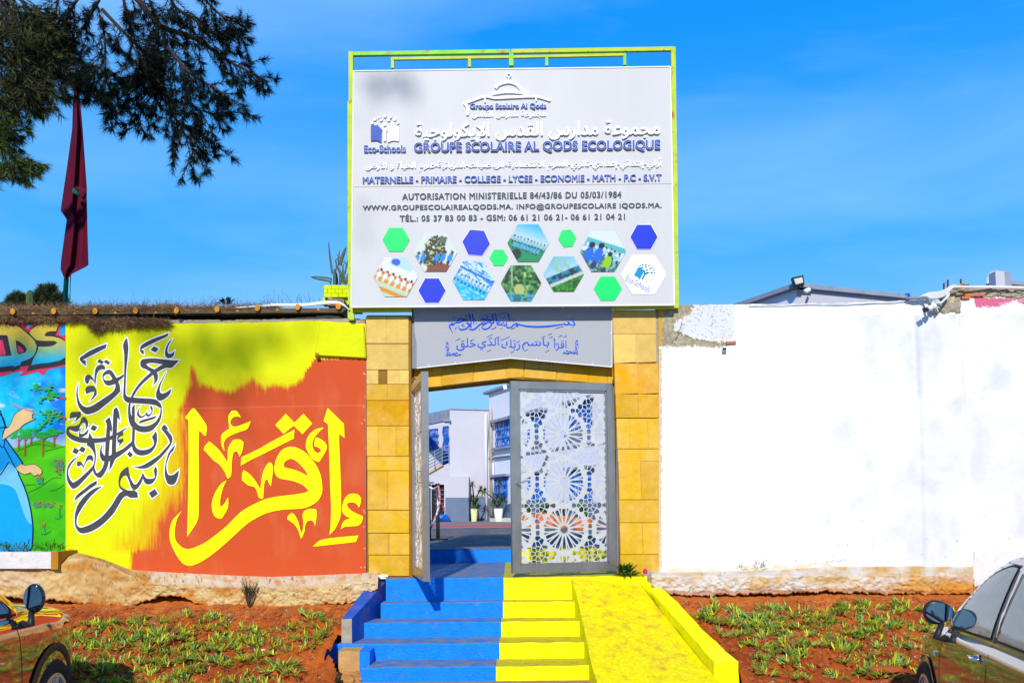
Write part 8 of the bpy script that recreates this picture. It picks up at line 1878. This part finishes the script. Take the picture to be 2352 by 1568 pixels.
# single plants and litter
tw = P(572, 1385, 9.58)
sh_ = empty('dry_shrub', tw, 'small dry grey green shrub growing from the base of the left plinth', 'shrub')
mb = MB(); lv = MB(); rr_ = random.Random(8)
for i in range(22):
    a = rr_.uniform(-.9, .9); p1_ = tw+Vector((a*.05, -.02, .10)); p2_ = tw+Vector((a*.11, rr_.uniform(-.07,.04), rr_.uniform(.15,.25))); mb.tube([tw+Vector((0,-.03,-.03)), p1_, p2_], [.005,.003,.0015], 4)
    for k in range(16): c = p1_.lerp(p2_, k/15); leaf_blade(lv, c, (rr_.uniform(-1,1), rr_.uniform(-1,1), rr_.uniform(.2,1.2)), .035, .006, 2, .1)
mb.build('twigs', M['bark'], sh_); lv.build('leaves', mat('dry_leaf', (.10,.12,.035), .7, var=.3), sh_)
weed('green_bush', P(1437, 1318, 9.88), 130, .16, .032, 'leafy green bush growing at the foot of the right gate pillar', cat='bush', seed=31)
weed('weed', P(1748, 1303, 9.93), 60, .13, .006, 'dry brown weed tuft on top of the right plinth', matr=M['straw2'] if 'straw2' in M else mat('dry_weed', (.30,.22,.06), .8, var=.3), seed=12)
weed('weed', P(1702, 1303, 9.93), 26, .08, .006, 'small green and brown weed on the right plinth near the pillar', seed=13)
mb = MB()
for i in range(9): lump(mb, P(868+rl.uniform(-14,18), 1325+rl.uniform(-4,3), 9.86), rl.uniform(.02,.04), i, (1.6,.8,.5), 1)
tag(mb.build('crumpled_tape', M['tape']), 'crumpled red and white tape lying at the foot of the left pillar', 'litter')
mb = MB(); lump(mb, P(1487,1323,9.9), .06, 3, (.8,.7,1.6), 2); lump(mb, P(1494,1335,9.86), .045, 5, (.8,.7,1.3), 2); tag(mb.build('tied_root', M['cement']), 'dry gnarled root at the top of the ramp kerb', 'root')
mb = MB(); lump(mb, P(1482,1311,9.87), .025, 8, (1,1,1.2), 2); tag(mb.build('pink_rag', M['pink']), 'pink rag tied round the dry root beside the right pillar', 'rag')
for (x, y, Y, lab) in ((1277,2555,8.9,'small white paper scrap on the soil by the blue steps'),(306,2475,9.2,'crumpled orange wrapper on the left soil bed'),(1053,2583,8.5,'pale blue scrap on the red soil')):
    p = P(x*.574219, y*.574219, Y); z = float(soil_z(np.array([p.x]), np.array([p.y]), 3)[0]); mb = MB(); lump(mb, (p.x, p.y, z+.01), .022, int(x), (1.3,1,.5), 1); tag(mb.build('litter', M['plastic'] if x > 500 else M['wood']), lab, 'litter')
for (x, y, Y, lab) in ((797,1460,9.1,'white paper scrap on the fourth blue step'),(806,1453,9.15,'second white scrap on the fourth blue step')):
    p = P(x+12, y, Y); mb = MB(); lump(mb, (p.x, p.y, TOPS[2]+.006), .016, int(x), (1.6,1,.4), 1); tag(mb.build('litter', M['plastic']), lab, 'litter')
p = P(1738, 1495, 8.7); mb = MB(); lump(mb, P(1736,1473,8.75), .014, 5, (1,1,1), 1); tag(mb.build('litter', M['plastic']), 'small white scrap among the succulents right of the ramp', 'litter')

# ------------------------------------------------------------------ the pine tree over the upper left
class Needle:
    def __init__(s): s.V = []; s.C = []
def grow_tree(root, mains, seed, Ybase, dens, ln, wd, cols, name='foliage', wood='branches', side=(.16,.42), sp=.10):
    r_ = np.random.RandomState(seed); Vn = []; Cn = []; wdm = MB()
    def tufts(p, q, n, l_):
        p = np.array(p); q = np.array(q); ax_ = (q-p); L0 = np.linalg.norm(ax_)+1e-9; ax_ /= L0
        t = r_.rand(n)[:, None]; c = p+(q-p)*t
        d = r_.normal(size=(n, 3)); d -= (d@ax_)[:, None]*ax_; d /= np.linalg.norm(d, axis=1)[:, None]; d = d*.75+ax_*.75+np.array((0,0,-.12)); d /= np.linalg.norm(d, axis=1)[:, None]
        s_ = np.cross(d, r_.normal(size=(n, 3))); s_ /= np.linalg.norm(s_, axis=1)[:, None]; l2 = (l_*r_.uniform(.55,1.1,(n,1)))
        Vn.append(np.stack([c-s_*wd/2, c+s_*wd/2, c+d*l2], 1).reshape(-1, 3)); cc = np.array(cols)[r_.randint(len(cols), size=n)]*r_.uniform(.7,1.3,(n,1)); Cn.append(np.repeat(cc, 3, 0))
    for (pts, w0, YY, leafy) in mains:
        q = smooth([(x*.2686, y*.2686) for x, y in pts], False, 80, 6); n_ = len(q); y_ = np.interp(np.linspace(0, 1, n_), np.linspace(0, 1, len(YY)), YY)
        w3 = [P(p.x, p.y, y) for p, y in zip(q, y_)]; wdm.tube(w3, [w0*(1-.85*i/n_)+.003 for i in range(n_)], 6)
        Ltot = sum((w3[i+1]-w3[i]).length for i in range(n_-1)); acc = 0
        for i in range(n_-1):
            seg = w3[i+1]-w3[i]; k = max(1, int(round(seg.length/sp*dens)))
            for j in range(k):
                t0 = (i+j/k)/n_
                if t0 < leafy and r_.rand() > .35: continue
                p = w3[i]+seg*((j+r_.rand())/k); dd = seg.normalized()
                rv = Vector(r_.normal(size=3)); rv -= dd*rv.dot(dd); rv.normalize(); rv.y *= .7
                tw_ = (dd*.75+rv*.85+Vector((0,0,-.35))).normalized(); l_ = r_.uniform(*side)*(1-.45*t0); prev = p
                for m_ in range(3):
                    nx_ = prev+tw_*l_/3; wdm.bar(prev, nx_, .007-.0015*m_, .007-.0015*m_); tufts(prev, nx_, int(16+12*r_.rand()), ln); tw_ = (tw_+Vector(r_.normal(size=3))*.28+Vector((0,0,-.12))).normalized()
                    if m_ > 0 and r_.rand() < .7:
                        b_d = (tw_+Vector(r_.normal(size=3))*.7).normalized(); e_ = nx_+b_d*l_*.35; wdm.bar(nx_, e_, .004); tufts(nx_, e_, 36, ln)
                    prev = nx_
                tufts(prev, prev+tw_*.035, 58, ln*1.05)
    Va = np.concatenate(Vn); Ca = np.concatenate(Cn); Ta = np.arange(len(Va)).reshape(-1, 3); o = trimesh(name, Va, Ta, M['needle'], root, Ca); o['kind'] = 'stuff'; wdm.build(wood, M['bark'], root)
DK = [(.008,.016,.012),(.005,.010,.010),(.014,.022,.010)]; OL = [(.10,.13,.025),(.05,.075,.03),(.16,.12,.06),(.03,.045,.03)]  # dark greens hold the shade of the crown above in their colour
pt = empty('pine_tree', (-9.6, 8.8, 0), 'big dark pine tree leaning in over the upper left corner', 'tree')
mb = MB(); mb.tube([(-9.6,8.8,-.1),(-9.5,8.8,2.5),(-9.0,8.9,5.2),(-8.0,9.0,7.6),(-7.2,9.1,9.4)], [.26,.22,.19,.13,.06], 12)
mb.tube([(-9.0,8.9,5.4),(-7.0,9.0,7.4),(-5.2,9.1,7.9),P(1180*.2686,-60,9.2)], [.12,.08,.055,.045], 8); mb.tube([(-9.0,8.9,5.2),(-7.6,9.0,7.0),(-5.9,9.0,7.6),P(850*.2686,-40,9.1)], [.1,.07,.05,.04], 8)
mb.build('trunk', M['bark'], pt, True)
mains = [([(1100,-90),(1180,0),(1380,230),(1600,300),(1780,400),(1950,520),(2100,600),(2240,680)],.032,[7,7.1,7.3,7.4],.12),
 ([(1380,230),(1430,400),(1560,560),(1700,680),(1850,760),(1990,870)],.02,[7.1,7.0,6.9],.2), ([(1400,300),(1420,500),(1390,740),(1450,900),(1530,1050),(1680,1150),(1820,1220)],.02,[7.1,7.2,7.3],.12),
 ([(870,80),(1080,300),(1250,480),(1330,640),(1380,760)],.018,[6.9,7.0,7.2],.1), ([(850,0),(780,120),(650,330),(560,440)],.014,[6.9,7.0,7.1],.1), ([(1530,1050),(1590,1180),(1630,1340)],.008,[7.2,7.2],.0),
 ([(870,150),(900,400),(900,620),(940,800),(960,900)],.012,[6.9,6.8,6.9],.1), ([(1400,750),(1250,880),(1180,1060)],.009,[7.2,7.1],.0), ([(1700,-60),(1850,100),(1980,200),(2060,330)],.014,[7.2,7.3],.0),
 ([(700,-60),(600,100),(560,250),(600,450),(700,600),(780,740)],.014,[7.0,7.1,7.1],.05), ([(1450,-60),(1500,60),(1640,150),(1800,260),(1950,350)],.014,[7.0,7.2],.0), ([(500,-80),(480,100),(440,300),(470,500),(520,660)],.012,[7,7.1],.0),
 ([(1050,-60),(1080,120),(1150,330),(1180,560),(1120,700)],.014,[6.8,6.9],.05), ([(1560,560),(1600,760),(1650,900),(1760,960),(1900,980)],.010,[7,7.1],.0), ([(1390,740),(1280,640),(1150,700),(1060,800)],.008,[7.1,7.0],.0), ([(900,620),(820,560),(740,640)],.008,[6.9,7],.0),
 ([(1250,-60),(1330,150),(1360,400),(1300,560)],.012,[7.2,7.3],.0)]
grow_tree(pt, [(a_, b_, [y+2.15 for y in c_], d_) for a_, b_, c_, d_ in mains], 3, 7, 1.45, .105, .0064, DK, side=(.16,.46))
SCL = 1
mains2 = [([(-80,-80),(60,60),(200,180),(330,300),(400,450)],.02,[8.9,9.1],.0), ([(-80,100),(40,250),(160,380),(300,470),(380,640)],.016,[8.9,9.1],.0), ([(-80,350),(60,480),(200,600),(330,720),(420,800)],.014,[8.9,9.1],.0), ([(100,-80),(230,60),(330,150),(400,260)],.014,[8.9,9.1],.0),
 ([(-80,560),(20,640),(110,740),(200,700)],.012,[9,9],.0), ([(-80,200),(0,350),(60,520),(60,650)],.014,[8.9,9.1],.0), ([(-60,0),(100,220),(180,420),(240,520)],.014,[8.9,9.1],.0), ([(0,-80),(80,80),(120,260),(200,330)],.014,[8.9,9.1],.0)]
grow_tree(pt, mains2, 4, 6, .95, .12, .0068, OL+DK, 'foliage', 'branches', side=(.22,.55), sp=.12)
mains3 = [([(-120,900),(0,900),(120,860),(240,830)],.010,[8.9,9.1],.0), ([(-120,1060),(-20,1100),(60,1130)],.010,[8.9,9.1],.0), ([(-100,1180),(20,1260),(120,1330),(210,1370)],.010,[8.9,9.1],.0), ([(120,1330),(120,1400),(170,1440)],.006,[8.9,9.1],.0), ([(-120,980),(-30,1000),(20,1060)],.008,[8.9,9.1],.0)]
grow_tree(pt, mains3, 5, 5.5, .9, .11, .0066, [(.11,.14,.02),(.06,.09,.02),(.03,.05,.03)], 'foliage', 'branches', side=(.16,.34))
# a second pine behind the photographer, out of the picture; its soft shade dapples the wall and the sign
bt = empty('pine_tree', (-8.2, -2.4, 0), 'tall thin pine standing behind the viewer, shading the painted wall', 'tree')
r_ = np.random.RandomState(77); Vn = []; Cn2 = []; tips = []
for (x, y, r2, Yw) in [(190,800,18,10),(225,765,20,10),(205,860,14,10),(330,770,26,10),(370,790,28,10),(420,815,32,10),(465,780,30,10),(500,830,34,10),(545,790,34,10),(565,845,24,10),(605,775,22,10),(645,790,16,10),(700,762,12,10),(445,885,20,10),(452,945,13,10),(535,905,18,10),(548,965,13,10),(395,860,16,10),(565,1010,8,10),(300,850,12,10),
   (848,190,16,9.86),(880,205,20,9.86),(918,190,18,9.86),(948,212,14,9.86),(838,478,9,9.86),(836,545,8,9.86),(60,790,30,10),(20,850,26,10)]:
    p = P(x, y, Yw); Yc_ = -2.0+r_.uniform(-.4,.4); c = np.array(p)-np.array(SUN)*((Yw-Yc_)/SUN.y); rad = r2*Yw/F*.95; tips.append(c)
    n = int(30*(r2/30)**2*3.2)+5
    for i in range(n):
        q = c+r_.normal(size=3)*rad*.62; d = r_.normal(size=3); d /= np.linalg.norm(d); s_ = np.cross(d, r_.normal(size=3)); s_ /= np.linalg.norm(s_); Vn += [q-s_*.012, q+s_*.012, q+d*.16]; Cn2 += [DK[i % 3]]*3
o = trimesh('foliage', Vn, np.arange(len(Vn)).reshape(-1, 3), M['needle'], bt, np.array(Cn2)); o['kind'] = 'stuff'
mb = MB(); mb.tube([(-8.2,-2.4,-.1),(-8.1,-2.4,6),(-7.8,-2.3,11),(-7.4,-2.2,13)], [.22,.18,.1,.03], 10)
mb.tube([(-7.9,-2.3,9.6),(-5.8,-2.2,10.6),(-3.6,-2.0,10.6)], [.06,.025,.008], 6); mb.tube([(-7.6,-2.3,12),(-5.0,-2.2,13.2),(-2.6,-2.0,13.7)], [.05,.022,.006], 6); mb.build('trunk', M['bark'], bt, True)
